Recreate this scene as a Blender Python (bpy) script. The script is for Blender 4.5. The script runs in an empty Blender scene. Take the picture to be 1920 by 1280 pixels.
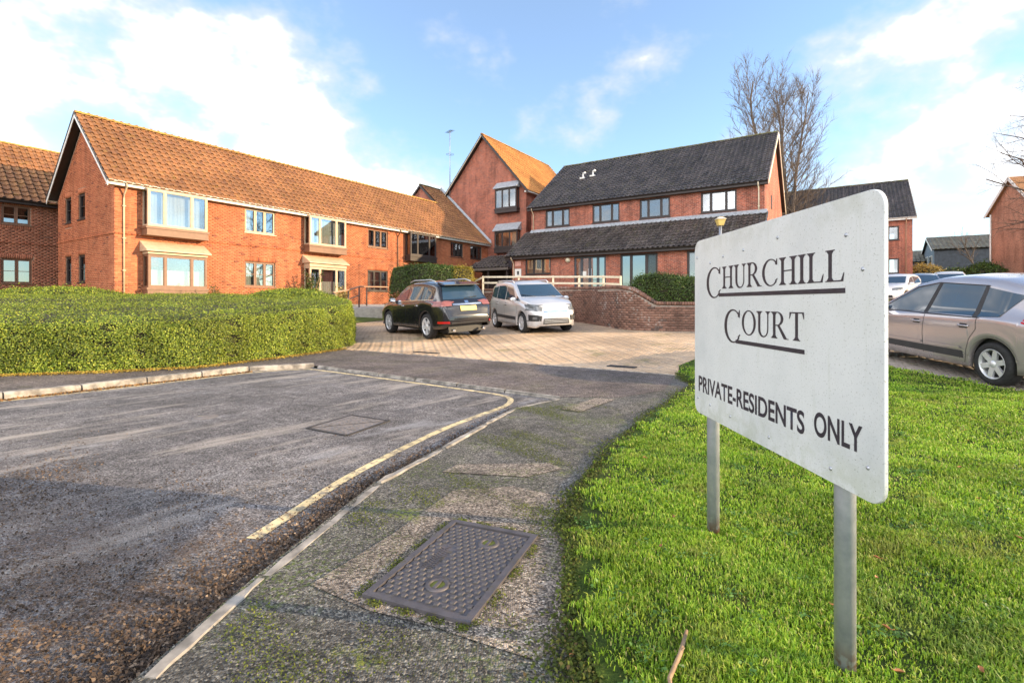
import bpy, bmesh, math, random
import numpy as np
from mathutils import Vector, Matrix
from mathutils.bvhtree import BVHTree

random.seed(7)
rng = np.random.default_rng(11)
scene = bpy.context.scene
COL = scene.collection
R = math.radians

# ------------------------------------------------------------------ camera
CAM_H = 1.2
FPX = 939.0            # focal length in pixels of a 1920 wide picture
cam_d = bpy.data.cameras.new("camera")
cam_d.sensor_width = 36.0
cam_d.lens = FPX / 1920 * 36.0
cam_d.shift_y = -72 / 1920
cam_d.clip_start = 0.05
cam_d.clip_end = 3000
cam = bpy.data.objects.new("camera", cam_d)
cam.location = (0, 0, CAM_H)
cam.rotation_euler = (R(90), 0, 0)
COL.objects.link(cam)
scene.camera = cam

# ------------------------------------------------------------------ sky, sun, exposure
SUN_AZ = 100.5          # degrees clockwise from the viewing direction (+Y)
SUN_EL = 13.5
OFF1 = (2.3, 4.1, 0.2)
world = bpy.data.worlds.new("World")
scene.world = world
world.use_nodes = True
wn = world.node_tree
wn.nodes.clear()


def wnode(t, **kw):
    n = wn.nodes.new(t)
    for k, v in kw.items():
        setattr(n, k, v)
    return n


def wmath(op, a, b=None, c=None, clamp=False):
    n = wnode("ShaderNodeMath", operation=op, use_clamp=clamp)
    for i, x in enumerate((a, b, c)):
        if x is None:
            continue
        if isinstance(x, (int, float)):
            n.inputs[i].default_value = x
        else:
            wn.links.new(x, n.inputs[i])
    return n.outputs[0]


w_out = wnode("ShaderNodeOutputWorld")
w_bg = wnode("ShaderNodeBackground")
w_bg.inputs[1].default_value = 0.125
sky = wnode("ShaderNodeTexSky", sky_type='NISHITA', sun_disc=False)
sky.sun_elevation = R(SUN_EL)
sky.sun_rotation = R(SUN_AZ)
sky.altitude = 50
sky.air_density = 1.0
sky.dust_density = 0.0
sky.ozone_density = 3.0
w_tc = wnode("ShaderNodeTexCoord")
w_norm = wnode("ShaderNodeVectorMath", operation='NORMALIZE')
wn.links.new(w_tc.outputs['Generated'], w_norm.inputs[0])
# direction bent by noise so that cloud outlines billow
w_n1 = wnode("ShaderNodeTexNoise")
w_n1.inputs['Scale'].default_value = 5.0
w_n1.inputs['Detail'].default_value = 5
w_n1.inputs['Roughness'].default_value = 0.56
w_map1 = wnode("ShaderNodeMapping")
w_map1.inputs['Scale'].default_value = (1, 1, 1.5)
w_map1.inputs['Location'].default_value = OFF1
wn.links.new(w_norm.outputs[0], w_map1.inputs['Vector'])
wn.links.new(w_map1.outputs[0], w_n1.inputs['Vector'])
w_n2 = wnode("ShaderNodeTexNoise")
w_n2.inputs['Scale'].default_value = 2.0
w_n2.inputs['Detail'].default_value = 2
w_map2 = wnode("ShaderNodeMapping")
w_map2.inputs['Scale'].default_value = (1, 1, 2.2)
w_map2.inputs['Location'].default_value = (3.1, 1.7, 0.4)
wn.links.new(w_norm.outputs[0], w_map2.inputs['Vector'])
wn.links.new(w_map2.outputs[0], w_n2.inputs['Vector'])


def cloud_bank(az, el, k, amp):
    """a bank of cloud round a compass direction (az clockwise from +Y)"""
    d = Vector((math.sin(R(az)) * math.cos(R(el)), math.cos(R(az)) * math.cos(R(el)), math.sin(R(el))))
    n = wnode("ShaderNodeVectorMath", operation='DOT_PRODUCT')
    wn.links.new(w_norm.outputs[0], n.inputs[0])
    n.inputs[1].default_value = d
    e = wmath('MULTIPLY', wmath('SUBTRACT', n.outputs['Value'], 1.0), k)
    return wmath('MULTIPLY', wmath('EXPONENT', e), amp)


banks = [(-26, 12, 80, .50), (-15, 10, 170, .36), (-44, 19, 70, .30), (-24, 30, 50, .22),
         (43, 15, 80, .46), (45, 29, 220, .24),
         (110, 34, 7, .34), (-165, 24, 4, .80), (-85, 24, 8, .55)]  # unseen banks behind and left of the view are added for fill light
field = wmath('MULTIPLY', w_n2.outputs[0], .35)
field = wmath('ADD', field, wmath('MULTIPLY', w_n1.outputs[0], 1.75))
for b in banks:
    field = wmath('ADD', field, cloud_bank(*b))
w_ramp = wnode("ShaderNodeMapRange", interpolation_type='SMOOTHSTEP')
wn.links.new(field, w_ramp.inputs[0])
w_ramp.inputs[1].default_value = 1.10
w_ramp.inputs[2].default_value = 1.58
w_ramp.inputs[3].default_value = 0.20
w_ramp.inputs[4].default_value = 1.0
w_mix = wnode("ShaderNodeMix", data_type='RGBA')
wn.links.new(wmath('POWER', w_ramp.outputs[0], 1.2), w_mix.inputs[0])
wn.links.new(sky.outputs[0], w_mix.inputs[6])
w_thick = wnode("ShaderNodeMapRange", interpolation_type='SMOOTHSTEP')
wn.links.new(field, w_thick.inputs[0])
w_thick.inputs[1].default_value = 1.35
w_thick.inputs[2].default_value = 1.9
w_cl = wnode("ShaderNodeMix", data_type='RGBA')
wn.links.new(w_thick.outputs[0], w_cl.inputs[0])
w_cl.inputs[6].default_value = (2.35, 2.38, 2.42, 1)
w_cl.inputs[7].default_value = (12, 11.8, 11.9, 1)
wn.links.new(w_cl.outputs[2], w_mix.inputs[7])
wn.links.new(w_mix.outputs[2], w_bg.inputs[0])
wn.links.new(w_bg.outputs[0], w_out.inputs[0])

sun_d = bpy.data.lights.new("sun", 'SUN')
sun_d.energy = 2.75
sun_d.angle = R(0.5)
sun_d.color = (1.0, 0.74, 0.44)
sun = bpy.data.objects.new("sun", sun_d)
to_sun = Vector((math.sin(R(SUN_AZ)) * math.cos(R(SUN_EL)), math.cos(R(SUN_AZ)) * math.cos(R(SUN_EL)), math.sin(R(SUN_EL))))
sun.rotation_euler = to_sun.to_track_quat('Z', 'Y').to_euler()
sun.location = to_sun * 60
COL.objects.link(sun)

scene.view_settings.view_transform = 'Standard'
scene.view_settings.look = 'None'
scene.view_settings.gamma = 1.0
scene.view_settings.use_curve_mapping = False
scene.view_settings.exposure = 1.75
scene.cycles.max_bounces = 4
scene.cycles.diffuse_bounces = 2
scene.cycles.glossy_bounces = 2
scene.cycles.transparent_max_bounces = 8
scene.cycles.caustics_reflective = False
scene.cycles.caustics_refractive = False
world.cycles.sampling_method = 'MANUAL'
world.cycles.sample_map_resolution = 512

# ------------------------------------------------------------------ helpers
TH = R(57.25)                                  # the whole development stands on one rotated grid
CA, SA = math.cos(TH), math.sin(TH)
PX, PY = -15.876, 20.0                          # near front corner of the long wing


def W(s, t, z=0.0):
    return Vector((PX + CA * s - SA * t, PY + SA * s + CA * t, z))


def st(x, y):
    return ((x - PX) * CA + (y - PY) * SA, -(x - PX) * SA + (y - PY) * CA)


KN_S = [-400, 1.0, 4.0, 10.0, 30.0, 50.0, 100.0, 600]
KN_H = [0, 0, .20, .46, 1.35, 2.7, 3.6, 6]


def hs(s):
    return np.interp(s, KN_S, KN_H)


def gh(x, y):
    return float(hs(st(x, y)[0]))


def proj(p):
    return 960 + FPX * p[0] / max(p[1], .01), 568 - FPX * (p[2] - CAM_H) / max(p[1], .01)


def tag(o, label=None, cat=None, group=None, kind=None):
    if label: o['label'] = label
    if cat: o['category'] = cat
    if group: o['group'] = group
    if kind: o['kind'] = kind
    return o


def empty(name, loc=(0, 0, 0), rz=0.0):
    o = bpy.data.objects.new(name, None)
    o.location = loc
    o.rotation_euler = (0, 0, rz)
    o.empty_display_size = .3
    COL.objects.link(o)
    return o


def link(name, me, mat=None, parent=None):
    o = bpy.data.objects.new(name, me)
    if mat is not None and len(me.materials) == 0:
        me.materials.append(mat)
    if parent is not None:
        o.parent = parent
    COL.objects.link(o)
    return o


def mesh_np(name, V, F, smooth=False):
    """fast mesh: V (n,3), F (m,k) all faces with the same corner count"""
    V = np.asarray(V, dtype=np.float32); F = np.asarray(F, dtype=np.int32)
    me = bpy.data.meshes.new(name)
    k = F.shape[1]
    me.vertices.add(len(V)); me.vertices.foreach_set('co', V.ravel())
    me.loops.add(F.size); me.loops.foreach_set('vertex_index', F.ravel())
    me.polygons.add(len(F))
    me.polygons.foreach_set('loop_start', np.arange(0, F.size, k, dtype=np.int32))
    if smooth:
        me.polygons.foreach_set('use_smooth', np.ones(len(F), dtype=bool))
    me.update(calc_edges=True)
    me.validate()
    return me


class MB:
    """collects simple solids; build() links them as ONE mesh object"""
    def __init__(self):
        self.v = []; self.f = []; self.sm = []

    def add(self, vs, fs, smooth=False):
        b = len(self.v)
        self.v += [tuple(p) for p in vs]
        self.f += [tuple(i + b for i in f) for f in fs]
        self.sm += [smooth] * len(fs)
        return self

    def hexa(self, c):
        """8 corners: bottom 0-3 counter clockwise, top 4-7"""
        return self.add(c, [(0, 3, 2, 1), (4, 5, 6, 7), (0, 1, 5, 4), (1, 2, 6, 5), (2, 3, 7, 6), (3, 0, 4, 7)])

    def box(self, x0, x1, y0, y1, z0, z1):
        x0, x1 = min(x0, x1), max(x0, x1); y0, y1 = min(y0, y1), max(y0, y1); z0, z1 = min(z0, z1), max(z0, z1)
        return self.hexa([(x0, y0, z0), (x1, y0, z0), (x1, y1, z0), (x0, y1, z0), (x0, y0, z1), (x1, y0, z1), (x1, y1, z1), (x0, y1, z1)])

    def bar(self, p, q, w, h, up=(0, 0, 1)):
        """square bar between two points"""
        p = Vector(p); q = Vector(q); d = (q - p).normalized()
        up = Vector(up)
        if abs(d.dot(up)) > .97: up = Vector((0, 1, 0))
        s = d.cross(up).normalized(); n = s.cross(d).normalized()
        c = []
        for a in (p, q):
            for i, j in ((-1, -1), (1, -1), (1, 1), (-1, 1)):
                c.append(a + s * (i * w / 2) + n * (j * h / 2))
        return self.add(c, [(0, 1, 2, 3), (7, 6, 5, 4), (0, 4, 5, 1), (1, 5, 6, 2), (2, 6, 7, 3), (3, 7, 4, 0)])

    def tube(self, pts, rad, n=8, caps=True):
        pts = [Vector(p) for p in pts]
        if isinstance(rad, (int, float)): rad = [rad] * len(pts)
        vs = []; fs = []
        for i, p in enumerate(pts):
            d = (pts[min(i + 1, len(pts) - 1)] - pts[max(i - 1, 0)]).normalized()
            up = Vector((0, 0, 1)) if abs(d.z) < .9 else Vector((1, 0, 0))
            s = d.cross(up).normalized(); u = s.cross(d)
            for k in range(n):
                a = 2 * math.pi * k / n
                vs.append(p + s * (math.cos(a) * rad[i]) + u * (math.sin(a) * rad[i]))
        for i in range(len(pts) - 1):
            for k in range(n):
                fs.append((i * n + k, i * n + (k + 1) % n, (i + 1) * n + (k + 1) % n, (i + 1) * n + k))
        b = len(self.v)
        self.add(vs, fs, True)
        if caps:
            self.f += [tuple(b + k for k in range(n))[::-1], tuple(b + (len(pts) - 1) * n + k for k in range(n))]
            self.sm += [False, False]
        return self

    def lathe(self, prof, n=24, M=None, smooth=True):
        """profile [(r, z)] turned round z, optionally placed by a matrix"""
        vs = []; fs = []
        for r, z in prof:
            for k in range(n):
                a = 2 * math.pi * k / n
                p = Vector((r * math.cos(a), r * math.sin(a), z))
                vs.append(M @ p if M else p)
        for i in range(len(prof) - 1):
            for k in range(n):
                fs.append((i * n + k, i * n + (k + 1) % n, (i + 1) * n + (k + 1) % n, (i + 1) * n + k))
        return self.add(vs, fs, smooth)

    def mesh(self, name):
        me = bpy.data.meshes.new(name)
        me.from_pydata([tuple(p) for p in self.v], [], self.f)
        me.polygons.foreach_set('use_smooth', self.sm)
        me.update()
        return me

    def build(self, name, mat, parent=None):
        return link(name, self.mesh(name), mat, parent)


def copy_tree(o, parent=None):
    c = o.copy(); COL.objects.link(c); c.parent = parent
    for ch in list(o.children): copy_tree(ch, c)
    return c


def catmull(pts, n=8, closed=False):
    out = []
    m = len(pts)
    rngi = range(m if closed else m - 1)
    for i in rngi:
        p0 = Vector(pts[(i - 1) % m] if closed or i > 0 else pts[0]); p1 = Vector(pts[i])
        p2 = Vector(pts[(i + 1) % m]); p3 = Vector(pts[(i + 2) % m] if closed or i + 2 < m else pts[-1])
        for k in range(n):
            u = k / n
            out.append(.5 * ((2 * p1) + (p2 - p0) * u + (2 * p0 - 5 * p1 + 4 * p2 - p3) * u * u + (3 * p1 - p0 - 3 * p2 + p3) * u ** 3))
    if not closed: out.append(Vector(pts[-1]))
    return out


def inside(poly, x, y):
    """vectorised point in polygon"""
    x = np.asarray(x); y = np.asarray(y)
    c = np.zeros(x.shape, dtype=bool)
    n = len(poly)
    for i in range(n):
        x0, y0 = poly[i][0], poly[i][1]; x1, y1 = poly[(i + 1) % n][0], poly[(i + 1) % n][1]
        if y0 == y1: continue
        k = ((y0 > y) != (y1 > y)) & (x < (x1 - x0) * (y - y0) / (y1 - y0) + x0)
        c ^= k
    return c


# ------------------------------------------------------------------ materials
MATS = {}


class NT:
    """small wrapper to write node materials briefly"""
    def __init__(self, name):
        self.m = bpy.data.materials.new(name)
        self.m.use_nodes = True
        self.t = self.m.node_tree
        self.b = self.t.nodes['Principled BSDF']
        MATS[name] = self.m

    def n(self, t, **kw):
        x = self.t.nodes.new(t)
        for k, v in kw.items(): setattr(x, k, v)
        return x

    def set(self, node, key, val):
        i = node.inputs[key]
        if hasattr(val, 'is_linked') or hasattr(val, 'links'):
            self.t.links.new(val, i)
        else:
            if isinstance(val, tuple) and len(val) == 3 and i.type == 'RGBA': val = (*val, 1)
            i.default_value = val

    def math(self, op, a, b=0.0, c=None, clamp=False):
        x = self.n('ShaderNodeMath', operation=op, use_clamp=clamp)
        self.set(x, 0, a); self.set(x, 1, b)
        if c is not None: self.set(x, 2, c)
        return x.outputs[0]

    def mix(self, f, a, b, blend='MIX'):
        x = self.n('ShaderNodeMix', data_type='RGBA', blend_type=blend)
        self.set(x, 0, f); self.set(x, 6, a); self.set(x, 7, b)
        return x.outputs[2]

    def pos(self):
        return self.n('ShaderNodeNewGeometry').outputs['Position']

    def obj(self):
        return self.n('ShaderNodeTexCoord').outputs['Object']

    def mapping(self, v, scale=(1, 1, 1), rot=(0, 0, 0), loc=(0, 0, 0)):
        x = self.n('ShaderNodeMapping')
        self.set(x, 'Vector', v); x.inputs['Scale'].default_value = scale
        x.inputs['Rotation'].default_value = rot; x.inputs['Location'].default_value = loc
        return x.outputs[0]

    def noise(self, v, scale, detail=4, rough=.55, out=0):
        x = self.n('ShaderNodeTexNoise')
        self.set(x, 'Vector', v); x.inputs['Scale'].default_value = scale
        x.inputs['Detail'].default_value = detail; x.inputs['Roughness'].default_value = rough
        return x.outputs[out]

    def voro(self, v, scale, out='Distance', feature='F1'):
        x = self.n('ShaderNodeTexVoronoi', feature=feature)
        self.set(x, 'Vector', v); x.inputs['Scale'].default_value = scale
        return x.outputs[out]

    def ramp(self, f, stops, interp='LINEAR'):
        x = self.n('ShaderNodeValToRGB')
        x.color_ramp.interpolation = interp
        el = x.color_ramp.elements
        while len(el) < len(stops): el.new(.5)
        for e, (p, c) in zip(el, stops):
            e.position = p
            e.color = (*c, 1) if isinstance(c, tuple) else (c, c, c, 1)
        self.set(x, 0, f)
        return x.outputs[0]

    def rmap(self, f, a, b, c=0.0, d=1.0):
        x = self.n('ShaderNodeMapRange', interpolation_type='SMOOTHSTEP')
        self.set(x, 0, f)
        for i, v in enumerate((a, b, c, d)): x.inputs[i + 1].default_value = v
        return x.outputs[0]

    def rand(self):
        """a number of its own for every loose piece, in one mesh or many objects"""
        a = self.n('ShaderNodeNewGeometry').outputs['Random Per Island']
        b = self.n('ShaderNodeObjectInfo').outputs['Random']
        return self.math('FRACT', self.math('ADD', a, b))

    def hsv(self, col, h=.5, s=1.0, v=1.0):
        x = self.n('ShaderNodeHueSaturation')
        self.set(x, 'Color', col); self.set(x, 'Hue', h); self.set(x, 'Saturation', s); self.set(x, 'Value', v)
        return x.outputs[0]

    def bump(self, h, strength=.3, dist=.01):
        x = self.n('ShaderNodeBump')
        x.inputs['Strength'].default_value = strength; x.inputs['Distance'].default_value = dist
        self.set(x, 'Height', h)
        self.t.links.new(x.outputs[0], self.b.inputs['Normal'])

    def base(self, col, rough=.8, metal=0.0, spec=.5):
        self.set(self.b, 'Base Color', col); self.set(self.b, 'Roughness', rough)
        self.set(self.b, 'Metallic', metal); self.set(self.b, 'Specular IOR Level', spec)
        return self


def plain(name, col, rough=.6, metal=0.0, spec=.5, var=.12, scale=6, coat=0.0):
    m = NT(name)
    f = m.noise(m.obj(), scale, 4)
    c = m.hsv(col, v=m.rmap(f, .3, .7, 1 - var, 1 + var))
    m.base(c, rough, metal, spec)
    m.b.inputs['Coat Weight'].default_value = coat
    m.b.inputs['Coat Roughness'].default_value = .03
    return m.m


def brick_surface(name, cols, mortar, moss=0.0):
    """walls seen from afar: brick bond in the wall's own plane"""
    m = NT(name)
    o = m.obj()
    sep = m.n('ShaderNodeSeparateXYZ'); m.set(sep, 0, o)
    u = m.math('ADD', sep.outputs[0], sep.outputs[1])
    comb = m.n('ShaderNodeCombineXYZ'); m.set(comb, 0, u); m.set(comb, 1, sep.outputs[2])
    bt = m.n('ShaderNodeTexBrick')
    m.set(bt, 'Vector', comb.outputs[0])
    bt.inputs['Scale'].default_value = 1.0
    bt.inputs['Brick Width'].default_value = .225; bt.inputs['Row Height'].default_value = .075
    bt.inputs['Mortar Size'].default_value = .009; bt.inputs['Mortar Smooth'].default_value = .1; bt.inputs['Bias'].default_value = -.1
    m.set(bt, 'Color1', cols[0]); m.set(bt, 'Color2', cols[1]); m.set(bt, 'Mortar', mortar)
    big = m.noise(o, .7, 4)
    sm = m.noise(o, 11, 4, .7)
    c = m.hsv(bt.outputs[0], v=m.math('MULTIPLY', m.rmap(big, .3, .7, .84, 1.14), m.rmap(sm, .3, .7, .7, 1.3)))
    c = m.hsv(c, v=m.rmap(m.noise(m.mapping(o, (1.6, 1.6, .28)), 1.4, 6, .6), .42, .70, 1.08, .72))
    m.base(c, .88, 0, .25)
    m.bump(bt.outputs['Fac'], -.5, .01)
    return m.m


def brick_piece(name, cols, salt=0.0):
    """one brick of a wall built brick by brick"""
    m = NT(name)
    r = m.rand()
    c = m.ramp(r, [(0, cols[0]), (.35, cols[1]), (.7, cols[2]), (.93, cols[1]), (1, cols[3])])
    f = m.noise(m.pos(), 60, 3); g = m.noise(m.pos(), .8, 4)
    c = m.hsv(c, v=m.math('MULTIPLY', m.rmap(f, .3, .7, .86, 1.12), m.rmap(g, .3, .7, .88, 1.1)))
    st_ = m.rmap(m.noise(m.mapping(m.pos(), (1.6, 1.6, .28)), 1.4, 6, .6), .42, .70, 1.06, .74)
    c = m.hsv(c, v=st_)
    if salt:
        k = m.math('MULTIPLY', m.rmap(m.noise(m.pos(), 1.1, 5, .6), .50, .66), m.rmap(m.noise(m.pos(), 11, 5, .7), .5, .62))
        c = m.mix(m.math('MULTIPLY', k, salt), c, (.50, .46, .42))
    m.base(c, .88, 0, .25)
    return m.m


def tile_mat(name, cols, moss, moss_amt, lichen=0.0, rough=.8):
    m = NT(name)
    r = m.rand()
    c = m.ramp(r, [(0, cols[0]), (.5, cols[1]), (1, cols[2])])
    p = m.pos()
    g = m.noise(p, .55, 5)
    c = m.hsv(c, v=m.math('MULTIPLY', m.rmap(g, .3, .7, .8, 1.15), m.rmap(m.noise(p, 14, 4), .3, .7, .8, 1.18)))
    mo = m.math('MULTIPLY', m.rmap(m.noise(p, 3.0, 6, .65), .62 - moss_amt * .25, .72), moss_amt, clamp=True)
    c = m.mix(mo, c, moss)
    if lichen:
        sp = m.rmap(m.voro(p, 5.5), .10, .05)
        gate = m.rmap(m.noise(p, .9, 3), .48, .6)
        c = m.mix(m.math('MULTIPLY', m.math('MULTIPLY', sp, gate), lichen), c, (.55, .56, .48))
    m.base(c, rough, 0, .4)
    m.bump(m.noise(p, 40, 3), .25, .006)
    return m.m


BR = [(.40, .118, .055), (.46, .148, .068), (.52, .18, .085), (.22, .07, .045)]
M_brick = brick_piece('orange_red_brick', BR)
M_brick_dark = brick_piece('dark_red_brick', [(.30, .10, .055), (.36, .13, .075), (.42, .16, .09), (.19, .08, .055)])
M_brick_old = brick_piece('weathered_wall_brick', [(.15, .085, .065), (.21, .115, .085), (.27, .15, .11), (.10, .07, .06)], salt=.8)
M_mortar = plain('wall_mortar', (.36, .25, .18), .95, var=.15)
M_mortar_old = plain('old_wall_mortar', (.30, .25, .21), .95, var=.2)
M_wall_tex = brick_surface('red_brick_wall', [(.40, .10, .056), (.20, .055, .042)], (.38, .25, .19))
M_wall_tex_old = brick_surface('old_red_brick_wall', [(.28, .14, .10), (.36, .20, .14)], (.34, .29, .25))
M_tile_or = tile_mat('brown_orange_roof_tile', [(.27, .122, .055), (.31, .145, .062), (.22, .10, .05)], (.32, .22, .03), .34)
M_tile_dk = tile_mat('dark_grey_roof_tile', [(.075, .063, .058), (.12, .10, .092), (.05, .043, .041)], (.12, .12, .025), .4, 1.0, .38)
M_tile_red = tile_mat('red_orange_roof_tile', [(.46, .20, .06), (.50, .23, .07), (.42, .18, .055)], (.40, .27, .05), .2)
M_ridge_moss = tile_mat('mossy_ridge_tile', [(.13, .11, .06), (.16, .13, .07), (.10, .09, .06)], (.16, .16, .02), .9)
M_ridge_or = tile_mat('orange_ridge_tile', [(.38, .19, .05), (.44, .23, .06), (.33, .16, .05)], (.34, .27, .03), .8)
M_brown = plain('brown_stained_timber', (.19, .095, .055), .55, var=.1)
M_tan = plain('tan_stained_timber', (.52, .39, .26), .55, var=.1)
M_dark = plain('black_brown_timber', (.035, .024, .022), .5, var=.15)
M_darkgrey = plain('charcoal_door_frame', (.05, .06, .075), .45)
M_white = plain('white_painted_trim', (.72, .70, .66), .5, var=.07)
M_cream = plain('cream_painted_timber', (.72, .62, .46), .6, var=.1, scale=9)
M_pipe_brown = plain('brown_drainpipe', (.42, .24, .15), .45)
M_lead = plain('lead_flashing', (.33, .35, .38), .45, var=.2)
M_net = plain('net_curtain', (.74, .70, .62), .9, var=.08, scale=14)
M_beige = plain('beige_curtain', (.55, .44, .33), .9, var=.12, scale=14)
M_metal = plain('galvanised_steel', (.46, .48, .52), .42, .75, var=.12, scale=30)
M_room = plain('room_interior', (.05, .045, .04), .9)
M_black = plain('black_plastic', (.02, .02, .022), .5)


def glass_mat(name, tint, refl, rough=.02, fm=1.2):
    m = NT(name)
    nt = m.t
    nt.nodes.remove(m.b)
    gl = m.n('ShaderNodeBsdfGlossy'); gl.inputs['Roughness'].default_value = rough
    gl.inputs['Color'].default_value = (.95, .97, 1, 1)
    tr = m.n('ShaderNodeBsdfTransparent'); tr.inputs['Color'].default_value = (*tint, 1)
    fr = m.n('ShaderNodeFresnel'); fr.inputs['IOR'].default_value = 1.5
    f = m.math('ADD', m.math('MULTIPLY', fr.outputs[0], fm), refl, clamp=True)
    mx = m.n('ShaderNodeMixShader')
    m.set(mx, 0, f)
    nt.links.new(tr.outputs[0], mx.inputs[1]); nt.links.new(gl.outputs[0], mx.inputs[2])
    nt.links.new(mx.outputs[0], nt.nodes['Material Output'].inputs[0])
    # slightly wavy panes
    bp = m.n('ShaderNodeBump'); bp.inputs['Strength'].default_value = .012; bp.inputs['Distance'].default_value = .02
    m.set(bp, 'Height', m.noise(m.pos(), 1.5, 2))
    nt.links.new(bp.outputs[0], gl.inputs['Normal'])
    return m.m


M_glass = glass_mat('window_glass', (.80, .84, .85), .16)
M_glass_dark = glass_mat('dark_window_glass', (.5, .53, .55), .03, .02, .7)

# ------------------------------------------------------------------ ground materials
def asphalt(name, base, fleck, moss=0.0, streaks=False, mud=0.0):
    m = NT(name)
    p = m.pos()
    v = m.n('ShaderNodeTexVoronoi'); m.set(v, 'Vector', p); v.inputs['Scale'].default_value = 120
    sepc = m.n('ShaderNodeSeparateColor'); m.set(sepc, 0, v.outputs['Color'])
    stone = m.ramp(sepc.outputs[0], [(0, tuple(x * .16 for x in base)), (.35, tuple(x * .6 for x in base)), (.65, tuple(x * 1.15 for x in base)), (.9, tuple(x * 2.0 for x in base)), (1, fleck)])
    big = m.noise(p, .9, 5, .6)
    c = m.hsv(stone, v=m.math('MULTIPLY', m.rmap(big, .25, .75, .62, 1.42), m.rmap(m.noise(p, 9, 5, .65), .3, .7, .7, 1.3)))
    rough = m.rmap(m.noise(p, 2.2, 4), .3, .7, .62, .9)
    if streaks:
        q = m.mapping(p, (1, 1, 1), (0, 0, R(-52)))
        q2 = m.mapping(q, (.42, 2.1, 1))
        film = m.rmap(m.noise(q2, 1.15, 7, .62), .50, .70)
        c = m.mix(m.math('MULTIPLY', film, .75), c, (.46, .41, .36))
        film2 = m.rmap(m.noise(m.mapping(q, (.5, 1.3, 1), (0, 0, 0), (4, 2, 0)), .8, 6, .6), .58, .72)
        c = m.mix(m.math('MULTIPLY', film2, .6), c, (.46, .46, .48))
        rough = m.math('SUBTRACT', rough, m.math('ADD', m.math('MULTIPLY', film, .15), m.math('MULTIPLY', film2, .38)))
    if mud:
        # leaf mould swept against the kerb and over the near left of the road
        sx = m.n('ShaderNodeSeparateXYZ'); m.set(sx, 0, p)
        near = m.rmap(m.math('ADD', sx.outputs[1], m.math('MULTIPLY', sx.outputs[0], .35)), 2.75, 1.5)
        k = m.math('MULTIPLY', near, m.rmap(m.noise(p, 2.4, 8, .72), .34, .52))
        k = m.math('MULTIPLY', k, m.rmap(m.noise(m.mapping(p, (1, 2.5, 1), (0, 0, R(-50))), 26, 4, .6), .32, .6))
        c = m.mix(m.math('MULTIPLY', k, mud), c, (.13, .08, .052))
    if moss:
        g = m.math('MULTIPLY', m.rmap(m.noise(p, 1.1, 4, .55), .44, .68), m.rmap(m.noise(p, 34, 5, .7), .48, .60))
        c = m.mix(m.math('MULTIPLY', g, moss), c, (.10, .14, .018))
        g2 = m.math('MULTIPLY', m.rmap(m.noise(m.mapping(p, loc=(9, 5, 0)), 2.2, 5, .6), .58, .7), m.rmap(m.noise(p, 50, 3), .42, .55))
        c = m.mix(m.math('MULTIPLY', g2, moss), c, (.18, .21, .03))
    m.base(c, rough, 0, .45)
    h = m.math('ADD', m.math('MULTIPLY', v.outputs['Distance'], -1.0), m.math('MULTIPLY', m.noise(p, 12, 4), .5))
    m.bump(h, .8, .012)
    return m.m


M_path = asphalt('mossy_tarmac_path', (.105, .098, .086), (.32, .30, .26), .9)
M_apron = asphalt('dark_tarmac_apron', (.13, .105, .095), (.32, .28, .25), .25)
M_patch = asphalt('pinkish_concrete_patch', (.20, .165, .135), (.46, .41, .35), .65)
M_road = asphalt('weathered_road_tarmac', (.145, .135, .135), (.28, .27, .26), 0, True, .8)


def ground_mat():
    m = NT('rough_grass_ground')
    p = m.pos()
    c = m.ramp(m.noise(p, .5, 6, .6), [(.3, (.06, .07, .02)), (.5, (.09, .12, .025)), (.7, (.12, .10, .05))])
    m.base(c, .95, 0, .2)
    m.bump(m.noise(p, 8, 6), .6, .05)
    return m.m


def lawn_mat():
    m = NT('lawn_soil_and_moss')
    p = m.pos()
    c = m.ramp(m.noise(p, 9, 6, .65), [(.3, (.02, .03, .008)), (.5, (.035, .06, .012)), (.72, (.07, .11, .018))])
    c = m.mix(m.rmap(m.noise(p, 1.6, 4), .55, .7, 0, .5), c, (.10, .10, .03))
    m.base(c, .95, 0, .15)
    m.bump(m.noise(p, 60, 4), .8, .02)
    return m.m


def paving_mat(name):
    m = NT(name)
    o = m.mapping(m.pos(), (1, 1, 1), (0, 0, -TH))
    bt = m.n('ShaderNodeTexBrick'); m.set(bt, 'Vector', o)
    bt.inputs['Scale'].default_value = 1.0
    bt.inputs['Brick Width'].default_value = .2; bt.inputs['Row Height'].default_value = .1
    bt.inputs['Mortar Size'].default_value = .006
    m.set(bt, 'Color1', (.50, .36, .24)); m.set(bt, 'Color2', (.44, .32, .23)); m.set(bt, 'Mortar', (.10, .08, .05))
    c = m.hsv(bt.outputs[0], v=m.rmap(m.noise(m.pos(), .7, 5), .3, .7, .75, 1.2))
    m.base(c, .85, 0, .35)
    return m.m


def block_mat():
    m = NT('paving_block')
    p = m.pos()
    c = m.ramp(m.rand(), [(0, (.52, .37, .24)), (.4, (.46, .33, .22)), (.75, (.56, .40, .26)), (1, (.40, .31, .23))])
    c = m.hsv(c, v=m.math('MULTIPLY', m.rmap(m.noise(p, .6, 5), .3, .7, .72, 1.2), m.rmap(m.noise(p, 30, 3), .3, .7, .85, 1.15)))
    sx = m.n('ShaderNodeSeparateXYZ'); m.set(sx, 0, p)
    grey = m.rmap(sx.outputs[0], 4.0, 6.5, 0, .8)          # the visitors' bay is laid in grey blocks
    c = m.mix(grey, c, m.hsv(c, s=.35, v=.62))
    mo = m.math('MULTIPLY', m.rmap(m.noise(p, 1.3, 6, .65), .56, .68), .5)
    c = m.mix(mo, c, (.13, .14, .04))
    m.base(c, .82, 0, .4)
    return m.m


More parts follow.
